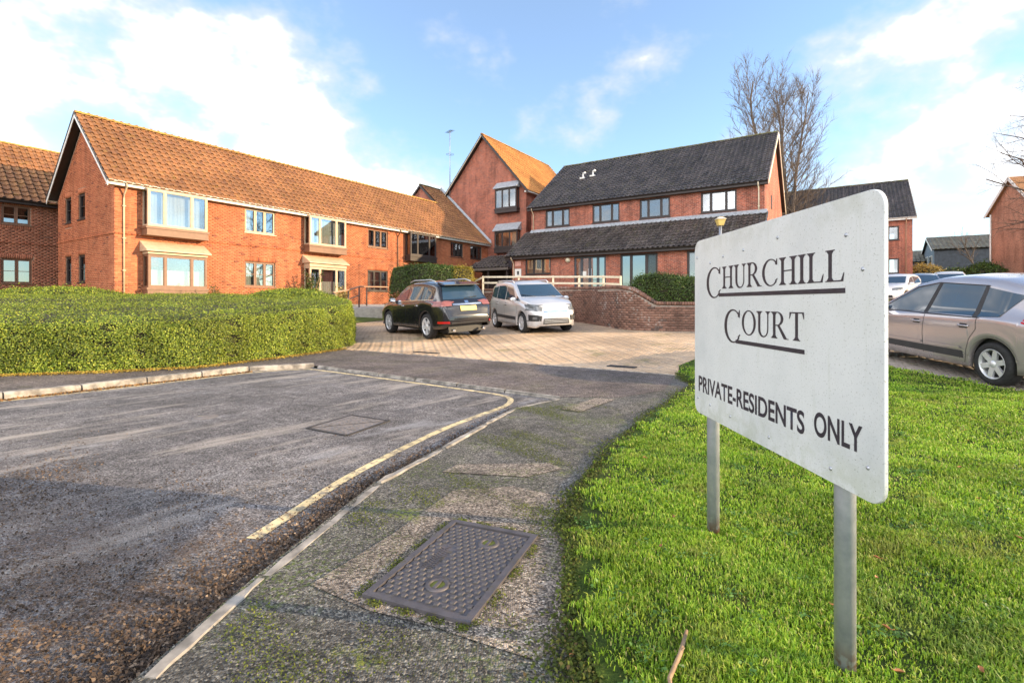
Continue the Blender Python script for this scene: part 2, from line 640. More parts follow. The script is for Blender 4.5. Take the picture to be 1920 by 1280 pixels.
M_ground = ground_mat(); M_lawn = lawn_mat(); M_paving = paving_mat('block_paving_far'); M_block = block_mat()
M_kerb = plain('concrete_kerb', (.27, .245, .215), .92, var=.5, scale=7)


def yellow_mat():
    m = NT('worn_yellow_road_paint')
    p = m.pos()
    worn = m.rmap(m.noise(p, 14, 7, .75), .44, .62)
    c = m.mix(worn, (.74, .60, .33), (.26, .22, .17))
    c = m.hsv(c, v=m.rmap(m.noise(p, 3, 4), .3, .7, .7, 1.1))
    m.base(c, .8)
    return m.m


M_yellow = yellow_mat()

# ------------------------------------------------------------------ ground sheets
def drape(name, poly, dz, mat, parent=None, hf=hs, cuts=None):
    bm = bmesh.new()
    vs = [bm.verts.new((p[0], p[1], 0)) for p in poly]
    bm.faces.new(vs)
    for s in (cuts or KN_S[1:-1]):
        co = W(s, 0)
        bmesh.ops.bisect_plane(bm, geom=bm.verts[:] + bm.edges[:] + bm.faces[:], plane_co=co, plane_no=(CA, SA, 0))
    for v in bm.verts:
        v.co.z = float(hf(st(v.co.x, v.co.y)[0])) + dz
    bmesh.ops.triangulate(bm, faces=bm.faces[:])
    bmesh.ops.recalc_face_normals(bm, faces=bm.faces[:])
    for f in bm.faces:
        if f.normal.z < 0: f.normal_flip()
    me = bpy.data.meshes.new(name); bm.to_mesh(me); bm.free()
    return link(name, me, mat, parent)


def stp(s, t):
    p = W(s, t); return (p.x, p.y)


tag(drape('ground', [stp(-260, -420), stp(420, -420), stp(420, 420), stp(-260, 420)], -.25, M_ground), kind='structure')

RZ = -.035
ROAD_L = [(-19.5, -8.6), (-6.5, 6.4), (-4.75, 9.05), (-3.76, 9.55)]
ROAD_E = [(-3.76, 9.55), (.61, 6.37)]
ROAD_R = [(.61, 6.37), (0.02, 5.75), (-.925, 3.34), (-1.13, 2.2), (-1.21, 1.58), (-1.5, -2), (-2, -9)]
road = tag(drape('road', ROAD_L + ROAD_R, RZ, M_road), kind='structure')
drp = [(-3.9, 12.62)]
pavement = tag(drape('pavement', [(-3.76, 9.55), (.61, 6.37), (0.02, 5.75), (-.925, 3.34), (-1.13, 2.2), (-1.21, 1.58), (-1.5, -2), (-2, -9), (10, -9), (10, 2), (2.7, 8.3), (-3.9, 12.62)],
               0, M_path), kind='structure')
apron = tag(drape('tarmac_apron', [(-3.74, 9.57), (.63, 6.39), (1.35, 6.35), (2.1, 6.9), (2.72, 8.29), (-3.9, 12.62)], .004, M_apron), kind='structure')
footway = tag(drape('footway', [(-19.5, -8.6), (-6.5, 6.4), (-4.75, 9.05), (-3.76, 9.55), (-3.9, 12.62), (-4.6, 14.5), (-9, 15), (-30, 8), (-30, -8)], .0, M_apron), kind='structure')
drape('concrete_patch', [(-.86, 2.13), (-.62, 2.6), (-.38, 3.2), (.0, 3.28), (.35, 3.07), (.31, 2.4), (.27, 1.85), (.08, 1.68), (-.14, 1.78), (-.3, 1.86), (-.55, 1.95)], .004, M_patch, pavement)
drape('concrete_patch', [(.55, 5.65), (.75, 5.5), (1.28, 6.22), (1.05, 6.3)], .008, M_patch, pavement)
drape('concrete_patch', [(-.5, 3.55), (.1, 3.45), (.36, 3.62), (.3, 3.74), (-.4, 3.72)], .005, M_patch, pavement)

paving = tag(drape('block_paving', [stp(.2, -6.5), stp(.2, -27.3), stp(-6, -35), stp(-6, -70), stp(48, -75), stp(48, -24), stp(9, -21), stp(12, -6.5)], .0, M_paving), kind='structure')

LAWN = [(.30, -4), (.29, 1.3), (.27, 1.58), (.25, 2.04), (.33, 2.5), (.4, 2.87), (.5, 3.3), (.69, 3.73), (1.1, 4.6), (1.75, 5.75), (2.55, 7.1), (2.75, 7.75), (2.8, 8.4),
        (3.1, 9.3), (3.7, 10.0), (4.4, 10.15), (5.2, 9.8), (6.0, 9.2), (6.38, 8.6), (6.62, 7.6), (6.72, 6.75), (7.0, 5), (7.6, 0), (8, -4)]
lawn = tag(drape('lawn', LAWN, .022, M_lawn), kind='structure')

# kerb stones ---------------------------------------------------------------
def polyline_pieces(pts, piece, gap=.008):
    """split a polyline into straight pieces of about the given length"""
    out = []
    for a, b in zip(pts[:-1], pts[1:]):
        a = Vector((a[0], a[1])); b = Vector((b[0], b[1])); L = (b - a).length
        n = max(1, round(L / piece))
        for i in range(n):
            p = a.lerp(b, i / n); q = a.lerp(b, (i + 1) / n); d = (q - p).normalized()
            out.append((p + d * gap / 2, q - d * gap / 2))
    return out


def kerb_line(pts, w, top, parent, side, name='kerb_stone', lo=-.2, jit=.006, lat=0.0, skip=()):
    for kk, (p, q) in enumerate(polyline_pieces(pts, .9, .02)):
        if kk in skip: continue
        d = (q - p).normalized(); n = Vector((-d.y, d.x)) * side
        j = random.uniform(-jit, jit); j2 = random.uniform(-jit, jit)
        p = p + n * random.uniform(-lat, lat); q = q + n * random.uniform(-lat, lat)
        if lat: sh = random.uniform(.0, .02); p = p + d * sh; q = q - d * random.uniform(0, .02)
        e = .012
        mb = MB()
        z0 = gh(p.x, p.y); z1 = gh(q.x, q.y)
        vs = []; nst = 9; k = 6
        for i in range(nst):
            f = i / (nst - 1); P = p.lerp(q, f); z = z0 + (z1 - z0) * f; jj = j + (j2 - j) * f
            c0 = abs(random.gauss(0, .005)); c1 = abs(random.gauss(0, .005)); dz0 = abs(random.gauss(0, .004)); dz1 = abs(random.gauss(0, .004))
            if i in (0, nst - 1): c0 += random.uniform(0, .012); c1 += random.uniform(0, .012); dz0 += random.uniform(0, .01); dz1 += random.uniform(0, .01)
            for o, h in [(0, lo), (c0 * .5, top - e * 2 - dz0), (e + c0, top - dz0 * .5), (w - e - c1, top - dz1 * .5), (w - c1 * .5, top - e * 2 - dz1), (w, lo)]:
                vs.append((P.x + n.x * o, P.y + n.y * o, z + h + jj))
        fs = [(s_ * k + i, s_ * k + i + 1, (s_ + 1) * k + i + 1, (s_ + 1) * k + i) for s_ in range(nst - 1) for i in range(k - 1)] + [tuple(range(k))[::-1], tuple(range((nst - 1) * k, nst * k))]
        mb.add(vs, fs)
        o = mb.build(name, M_kerb, parent)
        bm = bmesh.new(); bm.from_mesh(o.data); bmesh.ops.recalc_face_normals(bm, faces=bm.faces[:]); bm.to_mesh(o.data); bm.free()


kerb_line(ROAD_L[0:4], .14, .055, footway, 1)
kerb_line([(-3.7, 9.5), (.61, 6.37)], .075, .010, pavement, 1)
kerb_line([(.62, 6.37), (0.02, 5.75), (-.925, 3.34), (-1.13, 2.2), (-1.21, 1.58), (-1.5, -2)], .075, .010, pavement, 1, lat=.012, jit=.008)
# edging between tarmac and block paving
kerb_line([(-3.9, 12.62), (2.7, 8.32)], .05, .012, paving, 1, 'edging_stone', jit=.003)

# yellow line ---------------------------------------------------------------
YL = [(-9.6, 2.85), (-6.35, 6.35), (-4.6, 8.85), (-3.9, 9.28), (-3.55, 9.2), (-1.72, 7.9), (-.45, 6.96), (-.16, 6.70), (-.02, 6.42), (-.08, 6.02), (-.36, 5.5), (-.72, 4.78), (-1.13, 3.66), (-1.30, 2.90), (-1.36, 2.62)]


def ribbon(name, pts, w, z, mat, parent):
    P = [Vector((a[0], a[1])) for a in pts]
    vs = []; fs = []
    for i, p in enumerate(P):
        d = (P[min(i + 1, len(P) - 1)] - P[max(i - 1, 0)]).normalized(); n = Vector((-d.y, d.x))
        vs += [(p.x + n.x * w / 2, p.y + n.y * w / 2, z), (p.x - n.x * w / 2, p.y - n.y * w / 2, z)]
    for i in range(len(P) - 1): fs.append((2 * i + 1, 2 * i + 3, 2 * i + 2, 2 * i))
    return MB().add(vs, fs).build(name, mat, parent)


ribbon('yellow_line', [tuple(p[:2]) for p in catmull([(a[0], a[1], 0) for a in YL], 6)], .075, RZ + .004, M_yellow, road)

# block paving laid in herringbone -----------------------------------------
def lay_blocks():
    g = .1
    s0, t0 = .28, -31.0
    recs = []
    for i in range(0, 116):
        for j in range(0, 240):
            k = (i - j) % 4
            if k == 0: ln, wd = 2, 1
            elif k == 3: ln, wd = 1, 2
            else: continue
            cs = s0 + (i + ln / 2) * g; ct = t0 + (j + wd / 2) * g
            recs.append((cs, ct, ln == 2))
    A = np.array(recs)
    X = PX + CA * A[:, 0] - SA * A[:, 1]; Y = PY + SA * A[:, 0] + CA * A[:, 1]
    lw = [(p[0], p[1]) for p in LAWN]
    yard = (X > -4.6) & (X < 6.3) & (Y > 8) & (Y < 16.4)
    bay = (X > 6.0) & (X < 10.5) & (Y > 5.2) & (Y < 11.5)
    keep = (yard | bay) & ~inside(lw, X, Y) & (A[:, 0] < 11.6)
    A = A[keep]; X = X[keep]; Y = Y[keep]
    u = 960 + FPX * X / Y
    vis = (u > 0) & (u < 1925) & ~((u > 1290) & (u < 1660)) & ~((X > 6.95) & (Y < 10.3))
    order = np.argsort(np.where(vis, np.hypot(X, Y), 1e3))
    own = order[:300]
    # one block: chamfered slab
    h = .008; c = .004; lx, ly = .096, .0475
    base = [(-lx, -ly, -.04), (lx, -ly, -.04), (lx, ly, -.04), (-lx, ly, -.04)]
    mid = [(-lx, -ly, h - c), (lx, -ly, h - c), (lx, ly, h - c), (-lx, ly, h - c)]
    top = [(-lx + c, -ly + c, h), (lx - c, -ly + c, h), (lx - c, ly - c, h), (-lx + c, ly - c, h)]
    V = np.array(base + mid + top)
    F = np.array([(0, 1, 5, 4), (1, 2, 6, 5), (2, 3, 7, 6), (3, 0, 4, 7), (4, 5, 9, 8), (5, 6, 10, 9), (6, 7, 11, 10), (7, 4, 8, 11), (8, 9, 10, 11)])
    me = mesh_np('block', V, F); me.materials.append(M_block)
    sl = .22 / 3.0
    own_set = set(int(i) for i in own)
    jz = rng.uniform(-.0012, .0012, len(A))
    for i in own:
        s, t, along = A[i]
        slope = (hs(s + .05) - hs(s - .05)) / .1
        o = bpy.data.objects.new('block', me)
        rot = Matrix.Rotation(TH, 4, 'Z') @ Matrix.Rotation(-math.atan(slope), 4, 'Y') @ Matrix.Rotation(0 if along else R(90), 4, 'Z')
        o.matrix_world = Matrix.Translation((X[i], Y[i], hs(s) + jz[i])) @ rot
        o.parent = paving
        COL.objects.link(o)
    rest = np.array([i for i in range(len(A)) if i not in own_set])
    al = A[rest, 2] > .5
    Vl = np.repeat(V[None], len(rest), 0).copy()
    sw = Vl[~al]; Vl[~al] = np.stack([-sw[..., 1], sw[..., 0], sw[..., 2]], -1)
    Sg = Vl[..., 0] + A[rest, 0][:, None]; Tg = Vl[..., 1] + A[rest, 1][:, None]
    Zg = Vl[..., 2] + hs(Sg) + jz[rest][:, None]
    co = np.stack([PX + CA * Sg - SA * Tg, PY + SA * Sg + CA * Tg, Zg], -1).reshape(-1, 3)
    FF = (F[None] + (np.arange(len(rest)) * 12)[:, None, None]).reshape(-1, 4)
    me2 = mesh_np('blocks', co, FF)
    o = link('blocks', me2, M_block, paving); o['kind'] = 'stuff'


lay_blocks()

# dark drain slots in the paving
for c, w, l in (((-2.05, 12.0), .11, .75), ((2.05, 9.35), .22, .5)):
    mb = MB(); z = gh(*c) + .016
    d = Vector((SA, -CA)); n = Vector((CA, SA))
    cv = Vector(c)
    for k in range(5):
        a = cv + n * ((k - 2) * w / 5)
        mb.bar((a.x - d.x * l / 2, a.y - d.y * l / 2, z), (a.x + d.x * l / 2, a.y + d.y * l / 2, z), w / 9, .012)
    for k in (-1, 1):
        a = cv + d * (k * l / 2)
        mb.bar((a.x - n.x * w / 2, a.y - n.y * w / 2, z), (a.x + n.x * w / 2, a.y + n.y * w / 2, z), .02, .014)
    o = mb.build('drain_grating', M_black)
    tag(o, 'small dark drain grating in the block paving ' + ('near the black car' if c[0] < 0 else 'near the sign'), 'drain')

# raised ground round the buildings ----------------------------------------
def sheet(name, pts, mat, kind='structure'):
    me = bpy.data.meshes.new(name); me.from_pydata([tuple(p) for p in pts], [], [tuple(range(len(pts)))]); me.update()
    o = link(name, me, mat)
    if kind: o['kind'] = kind
    return o


bank = MB()
for s in range(-6, 27, 3):
    a, b_ = s, s + 3
    bank.add([W(a, -6.5, hs(a) + .02), W(b_, -6.5, hs(b_) + .02), W(b_, -3, 1.08), W(a, -3, 1.08)], [(0, 1, 2, 3)])
    bank.add([W(a, -3, 1.08), W(b_, -3, 1.08), W(b_, 8, 1.12), W(a, 8, 1.12)], [(0, 1, 2, 3)])
o = bank.build('grass_bank', M_ground); o['kind'] = 'structure'

# ------------------------------------------------------------------ building kit (grid coordinates s, t, z)
class Bld:
    def __init__(self, name, label, s, t, z, cat='building'):
        self.off = np.array((s, t, z))
        self.e = empty(name, W(s, t, z), TH)
        tag(self.e, label, cat)
        self.M = Matrix.Translation(W(s, t, z)) @ Matrix.Rotation(TH, 4, 'Z')

    def put(self, mb, name, mat, parent=None):
        mb.v = [(p[0] - self.off[0], p[1] - self.off[1], p[2] - self.off[2]) for p in mb.v]
        return mb.build(name, mat, parent or self.e)


class Face:
    """a wall plane; p runs along it, o is the distance out of it"""
    def __init__(self, axis, c): self.axis = axis; self.c = c

    def pt(self, p, o, z):
        return (p, self.c - o, z) if self.axis == 's' else (self.c - o, p, z)

    def box(self, mb, p0, p1, o0, o1, z0, z1):
        a = self.pt(p0, o0, z0); b = self.pt(p1, o1, z1)
        mb.box(a[0], b[0], a[1], b[1], z0, z1)


def wall_cells(B, face, p0, p1, z0, z1, openings, mat, name='wall', reveal=.12, top=None, parent=None):
    """wall with real openings and reveals; top = extra polygon points above z1 (gable)"""
    ps = sorted({p0, p1, *[x for o in openings for x in o[:2]]}); zs = sorted({z0, z1, *[x for o in openings for x in o[2:4]]})
    ps = [p for p in ps if p0 <= p <= p1]; zs = [z for z in zs if z0 <= z <= z1]
    mb = MB()
    for a, b in zip(ps[:-1], ps[1:]):
        for c, d in zip(zs[:-1], zs[1:]):
            m = ((a + b) / 2, (c + d) / 2)
            if any(o[0] < m[0] < o[1] and o[2] < m[1] < o[3] for o in openings): continue
            mb.add([face.pt(a, 0, c), face.pt(b, 0, c), face.pt(b, 0, d), face.pt(a, 0, d)], [(0, 1, 2, 3)])
    for o in openings:
        a, b, c, d = o[:4]
        for q in ([(a, c), (b, c)], [(b, c), (b, d)], [(b, d), (a, d)], [(a, d), (a, c)]):
            mb.add([face.pt(q[0][0], 0, q[0][1]), face.pt(q[1][0], 0, q[1][1]), face.pt(q[1][0], -reveal, q[1][1]), face.pt(q[0][0], -reveal, q[0][1])], [(0, 1, 2, 3)])
    if top:
        mb.add([face.pt(p, 0, z) for p, z in top], [tuple(range(len(top)))])
    return B.put(mb, name, mat, parent)


def lay_bricks(B, wall, specs, mat, n_own=300, origin_cam=True):
    """specs: list of (face, p0, p1, z0, ztop(p) function or number, openings, bond lines {course: offset}, soldiers)"""
    CL, CH, J = .225, .075, .010
    P0 = []; P1 = []; Z0 = []; Z1 = []; FI = []; OUT = []; DK = []
    for fi, (face, p0, p1, z0, lim, ops, proud, soldiers) in enumerate(specs):
        excl = list(ops) + [s_ for s_ in soldiers]
        n = 0
        z = z0
        while True:
            lo, hi = lim(z + CH) if callable(lim) else (p0, p1)
            if not callable(lim) and z + CH > lim + 1e-6: break
            if callable(lim) and hi - lo < .2: break
            segs = [(max(p0, lo), min(p1, hi))]
            for e in excl:
                if e[2] < z + CH * .5 < e[3]:
                    ns = []
                    for a, b in segs:
                        if e[1] <= a or e[0] >= b: ns.append((a, b)); continue
                        if e[0] > a: ns.append((a, e[0]))
                        if e[1] < b: ns.append((e[1], b))
                    segs = ns
            offp = (CL / 2 if n % 2 else 0)
            for a, b in segs:
                k = math.floor((a - p0 - offp) / CL)
                x = p0 + offp + k * CL
                while x < b - .02:
                    q0 = max(a, x + J / 2); q1 = min(b, x + CL - J / 2)
                    if q1 - q0 > .03:
                        P0.append(q0); P1.append(q1); Z0.append(z + J / 2); Z1.append(z + CH - J / 2); FI.append(fi)
                        OUT.append(.035 if any(abs(z + CH / 2 - pz) < CH * .55 for pz in proud) else .008)
                    x += CL
            z += CH; n += 1
        for a, b, c, d in soldiers:
            x = a
            while x < b - .03:
                P0.append(x + J / 2); P1.append(min(x + .075 - J / 2, b)); Z0.append(c + J / 2); Z1.append(d - J / 2); FI.append(fi); OUT.append(.010)
                x += .075
    P0, P1, Z0, Z1, FI, OUT = map(np.array, (P0, P1, Z0, Z1, FI, OUT))
    n = len(P0)
    cen = np.zeros((n, 3))
    for fi, sp in enumerate(specs):
        k = FI == fi
        pc = (P0[k] + P1[k]) / 2; zc = (Z0[k] + Z1[k]) / 2
        if sp[0].axis == 's': sv, tv = pc, np.full(pc.shape, sp[0].c)
        else: sv, tv = np.full(pc.shape, sp[0].c), pc
        cen[k, 0] = PX + CA * sv - SA * tv; cen[k, 1] = PY + SA * sv + CA * tv; cen[k, 2] = zc
    full = (np.abs((P1 - P0) - (CL - J)) < .004) & (OUT < .009) & (Z0 > 2.0)
    dist = np.where(full, np.linalg.norm(cen - np.array((0, 0, CAM_H)), axis=1), 1e4)
    own = np.argsort(dist)[:n_own]
    mask = np.ones(n, bool); mask[own] = False

    def corners(idx):
        a0 = np.stack([P0[idx], P1[idx]], 1)
        V = np.zeros((len(idx), 8, 3))
        for ii, (pi, oi, zi) in enumerate([(0, 0, 0), (1, 0, 0), (1, 1, 0), (0, 1, 0), (0, 0, 1), (1, 0, 1), (1, 1, 1), (0, 1, 1)]):
            p = a0[:, pi]; o = OUT[idx] if oi == 0 else np.full(len(idx), -.03); z = (Z0 if zi == 0 else Z1)[idx]
            for fi, sp in enumerate(specs):
                k = FI[idx] == fi
                if sp[0].axis == 's':
                    V[k, ii, 0] = p[k]; V[k, ii, 1] = sp[0].c - o[k]
                else:
                    V[k, ii, 0] = sp[0].c - o[k]; V[k, ii, 1] = p[k]
            V[:, ii, 2] = z
        return V - B.off
    F = np.array([(0, 3, 2, 1), (4, 5, 6, 7), (0, 1, 5, 4), (1, 2, 6, 5), (3, 0, 4, 7)])
    idx = np.nonzero(mask)[0]
    V = corners(idx)
    me = mesh_np('bricks', V.reshape(-1, 3), (F[None] + (np.arange(len(idx)) * 8)[:, None, None]).reshape(-1, 4))
    o = link('bricks', me, mat, wall); o['kind'] = 'stuff'
    shared = {}
    for i in own:
        fi = int(FI[i]); face = specs[fi][0]
        if fi not in shared:
            hl = (CL - J) / 2; hh = (CH - J) / 2
            mb = MB()
            if face.axis == 's': mb.box(-hl, hl, -.008, .03, -hh, hh)
            else: mb.box(-.008, .03, -hl, hl, -hh, hh)
            shared[fi] = mb.mesh('brick'); shared[fi].materials.append(mat)
        ob = bpy.data.objects.new('brick', shared[fi])
        c = face.pt((P0[i] + P1[i]) / 2, 0, (Z0[i] + Z1[i]) / 2)
        ob.location = Vector(c) - Vector(B.off)
        ob.parent = wall
        COL.objects.link(ob)


# one pantile -----------------------------------------------------------------
def tile_geom(cw, gauge, amp=.05, lift=.06, over=.07):
    """interlocking roman tile: flat pan and a round roll whose open end shows as a dark hole"""
    fx = np.array([.02, .20, .40, .55, .66, .78, .90, .985]); fz = np.array([.10, .0, .0, .10, .72, 1.0, .72, .10])
    n = len(fx); xs = fx * cw; prof = fz * amp
    V = [(x, -.02, z + lift) for x, z in zip(xs, prof)] + [(x, gauge + over, z * .9 + .004) for x, z in zip(xs, prof)] + [(x, -.02, z + lift - .045) for x, z in zip(xs, prof)]
    F = [(i, i + 1, n + i + 1, n + i) for i in range(n - 1)] + [(2 * n + i, 2 * n + i + 1, i + 1, i) for i in range(3)]
    return np.array(V), np.array(F)


def tile_slope(B, roof, e0, u, v, L, S, mat, n_own=300, cw0=.30, g0=.335, mask=None, amp=.058):
    u = Vector(u).normalized(); v = Vector(v).normalized(); nrm = u.cross(v)
    if nrm.z < 0:
        e0 = Vector(e0) + u * L; u = -u; nrm = u.cross(v)
    e0 = Vector(e0)
    nc = max(1, round(L / cw0)); nr = max(1, round(S / g0)); cw = L / nc; g = S / nr
    TV, TF = tile_geom(cw, g, amp)
    basis = np.array([u, v, nrm])
    I, Jr = np.meshgrid(np.arange(nc), np.arange(nr), indexing='ij')
    I = I.ravel(); Jr = Jr.ravel()
    O = np.array(e0)[None] + I[:, None] * cw * basis[0] + Jr[:, None] * g * basis[1]
    O = O + rng.normal(0, .004, len(O))[:, None] * basis[2] + rng.normal(0, .004, len(O))[:, None] * basis[1]
    if mask is not None:
        k = mask(O + basis[0] * cw / 2 + basis[1] * g / 2); O = O[k]
    wx = PX + CA * O[:, 0] - SA * O[:, 1]; wy = PY + SA * O[:, 0] + CA * O[:, 1]
    uu = 960 + FPX * wx / np.maximum(wy, .1)
    vis = (wy > 0) & (uu > -5) & (uu < 1925)
    d = np.where(vis, np.sqrt(wx ** 2 + wy ** 2 + (O[:, 2] - CAM_H) ** 2), 1e4 + wy * 0)
    own = np.argsort(d)[:n_own]
    own = own[d[own] < 1e4]
    m = np.ones(len(O), bool); m[own] = False
    if m.any():
        Or = O[m] - B.off
        V = (TV @ basis)[None] + Or[:, None]
        me = mesh_np('tiles', V.reshape(-1, 3), (TF[None] + (np.arange(len(Or)) * len(TV))[:, None, None]).reshape(-1, 4), True)
        set_sharp(me)
        o = link('tiles', me, mat, roof); o['kind'] = 'stuff'
    if len(own):
        me1 = mesh_np('tile', TV, TF, True); set_sharp(me1); me1.materials.append(mat)
        rot = Matrix(((u.x, v.x, nrm.x), (u.y, v.y, nrm.y), (u.z, v.z, nrm.z))).to_4x4()
        for i in own:
            ob = bpy.data.objects.new('tile', me1)
            ob.matrix_world = Matrix.Translation(Vector(O[i] - B.off)) @ rot
            ob.parent = roof
            COL.objects.link(ob)


def set_sharp(me):
    """front lips of the tiles stay crisp"""
    e = np.zeros(len(me.polygons), bool)
    n = np.zeros(len(me.polygons) * 3, np.float32); me.polygons.foreach_get('normal', n)
    # flat shading is enough for pieces of this size
    me.polygons.foreach_set('use_smooth', e)


def ridge_tiles(B, roof, p, q, mat, r=.12, piece=.45):
    p = Vector(p); q = Vector(q); L = (q - p).length; n = round(L / piece); d = (q - p) / n
    mb = MB(); k = 6
    side = Vector((-d.y, d.x, 0)).normalized()
    vs = []
    for e, rr in ((-.02, r * 1.06), (1.0, r)):
        for i in range(k + 1):
            a = math.pi * (i / k)
            vs.append(d * e + side * (math.cos(a) * rr) + Vector((0, 0, math.sin(a) * rr * .85 - .02)))
    fs = [(i, i + 1, k + 1 + i + 1, k + 1 + i) for i in range(k)]
    mb.add(vs, fs)
    mb.add([x for x in vs[:k + 1]], [tuple(range(k + 1))])
    me = mb.mesh('ridge_tile'); me.materials.append(mat)
    for i in range(n):
        o = bpy.data.objects.new('ridge_tile', me)
        o.location = p + d * i - Vector(B.off) + Vector((0, 0, random.uniform(-.008, .008)))
        o.parent = roof
        COL.objects.link(o)


def gutter(B, face, p0, p1, z, o=.1, mat=None, r=.06):
    """half-round gutter along an eave"""
    mb = MB(); k = 6; vs = []
    for p in (p0, p1):
        for i in range(k + 1):
            a = math.pi + math.pi * i / k
            vs.append(face.pt(p, o + math.cos(a) * r, z + math.sin(a) * r))
        for i in range(k, -1, -1):
            a = math.pi + math.pi * i / k
            vs.append(face.pt(p, o + math.cos(a) * (r - .008), z + math.sin(a) * (r - .008)))
    m = 2 * (k + 1)
    mb.add(vs, [(i, (i + 1) % m, m + (i + 1) % m, m + i) for i in range(m)])
    return B.put(mb, 'gutter', mat or M_white)


def downpipe(B, face, p, z0, z1, over, mat, r=.036):
    mb = MB()
    mb.tube([face.pt(p, over, z1), face.pt(p, over, z1 - .12), face.pt(p, .06, z1 - .42), face.pt(p, .06, z1 - .6), face.pt(p, .06, z0)], r, 8)
    for z in np.arange(z0 + .5, z1 - .5, 1.3):
        face.box(mb, p - .06, p + .06, 0, .1, z, z + .035)
    return B.put(mb, 'downpipe', mat)


def curtain_mesh(B, face, p0, p1, z0, z1, o, mat, parent, waves=9, amp=.03):
    n = max(8, int((p1 - p0) * 26)); vs = []
    for i in range(n + 1):
        p = p0 + (p1 - p0) * i / n; w = amp * math.sin(i * 1.7 + math.sin(i * .6) * 1.2)
        vs += [face.pt(p, o + w, z0), face.pt(p, o + w * .6, z1)]
    mb = MB(); mb.add(vs, [(2 * i, 2 * i + 2, 2 * i + 3, 2 * i + 1) for i in range(n)], True)
    return B.put(mb, 'curtain', mat, parent)


def window(B, face, p0, p1, z0, z1, lights=(1, 1), fm=None, transoms=(), curtain=None, sill=True, rec=.07, bar=.055, glass=None, name='window', lintel=False):
    fm = fm or M_brown; glass = glass or M_glass
    mb = MB()
    a, b = -rec - .05, -rec + .02
    face.box(mb, p0, p1, a, b, z0, z0 + bar); face.box(mb, p0, p1, a, b, z1 - bar, z1)
    face.box(mb, p0, p0 + bar, a, b, z0 + bar, z1 - bar); face.box(mb, p1 - bar, p1, a, b, z0 + bar, z1 - bar)
    tot = sum(lights); x = p0 + bar; inner = p1 - p0 - 2 * bar
    panes = []
    for i, l in enumerate(lights):
        w = inner * l / tot
        q0, q1 = x, x + w
        x = q1
        if i < len(lights) - 1:
            face.box(mb, q1 - bar * .55, q1 + bar * .55, a, b, z0 + bar, z1 - bar)
        q0 += bar * .55 if i else 0; q1 -= bar * .55 if i < len(lights) - 1 else 0
        # casement rail
        r = .032; o0, o1 = a + .015, b + .012
        face.box(mb, q0, q1, o0, o1, z0 + bar, z0 + bar + r); face.box(mb, q0, q1, o0, o1, z1 - bar - r, z1 - bar)
        face.box(mb, q0, q0 + r, o0, o1, z0 + bar + r, z1 - bar - r); face.box(mb, q1 - r, q1, o0, o1, z0 + bar + r, z1 - bar - r)
        for tf in transoms:
            zt = z0 + (z1 - z0) * tf
            face.box(mb, q0 + r, q1 - r, o0 + .01, o1 - .004, zt - .012, zt + .012)
        panes.append((q0 + r, q1 - r))
    o = B.put(mb, name, fm)
    for q0, q1 in panes:
        g = MB(); face.box(g, q0, q1, -rec - .022, -rec - .016, z0 + bar + .03, z1 - bar - .03)
        B.put(g, 'pane', glass, o)
    if curtain:
        interior(B, face, p0, p1, z0, z1, curtain, o, rec)
    if sill:
        s_ = MB(); face.box(s_, p0 - .05, p1 + .05, -rec, .05, z0 - .05, z0 - .004)
        B.put(s_, 'sill', fm, o)
    return o


def interior(B, face, p0, p1, z0, z1, kind, o, rec=.07):
    m = .06
    if kind == 'net': curtain_mesh(B, face, p0 + m, p1 - m, z0 + m, z1 - m, -rec - .16, M_net, o)
    elif kind == 'half': curtain_mesh(B, face, p0 + m, p1 - m, z0 + m, z0 + (z1 - z0) * .55, -rec - .16, M_net, o)
    elif kind == 'sides':
        w = (p1 - p0) * .22
        curtain_mesh(B, face, p0 + m, p0 + w, z0 + m, z1 - m, -rec - .16, M_net, o)
        curtain_mesh(B, face, p1 - w, p1 - m, z0 + m, z1 - m, -rec - .16, M_net, o)
    elif kind == 'beige': curtain_mesh(B, face, p0 + m, p1 - m, z0 + m, z1 - m, -rec - .16, M_beige, o)
    elif kind == 'one': curtain_mesh(B, face, p0 + m, p0 + (p1 - p0) * .3, z0 + m, z1 - m, -rec - .16, M_net, o)


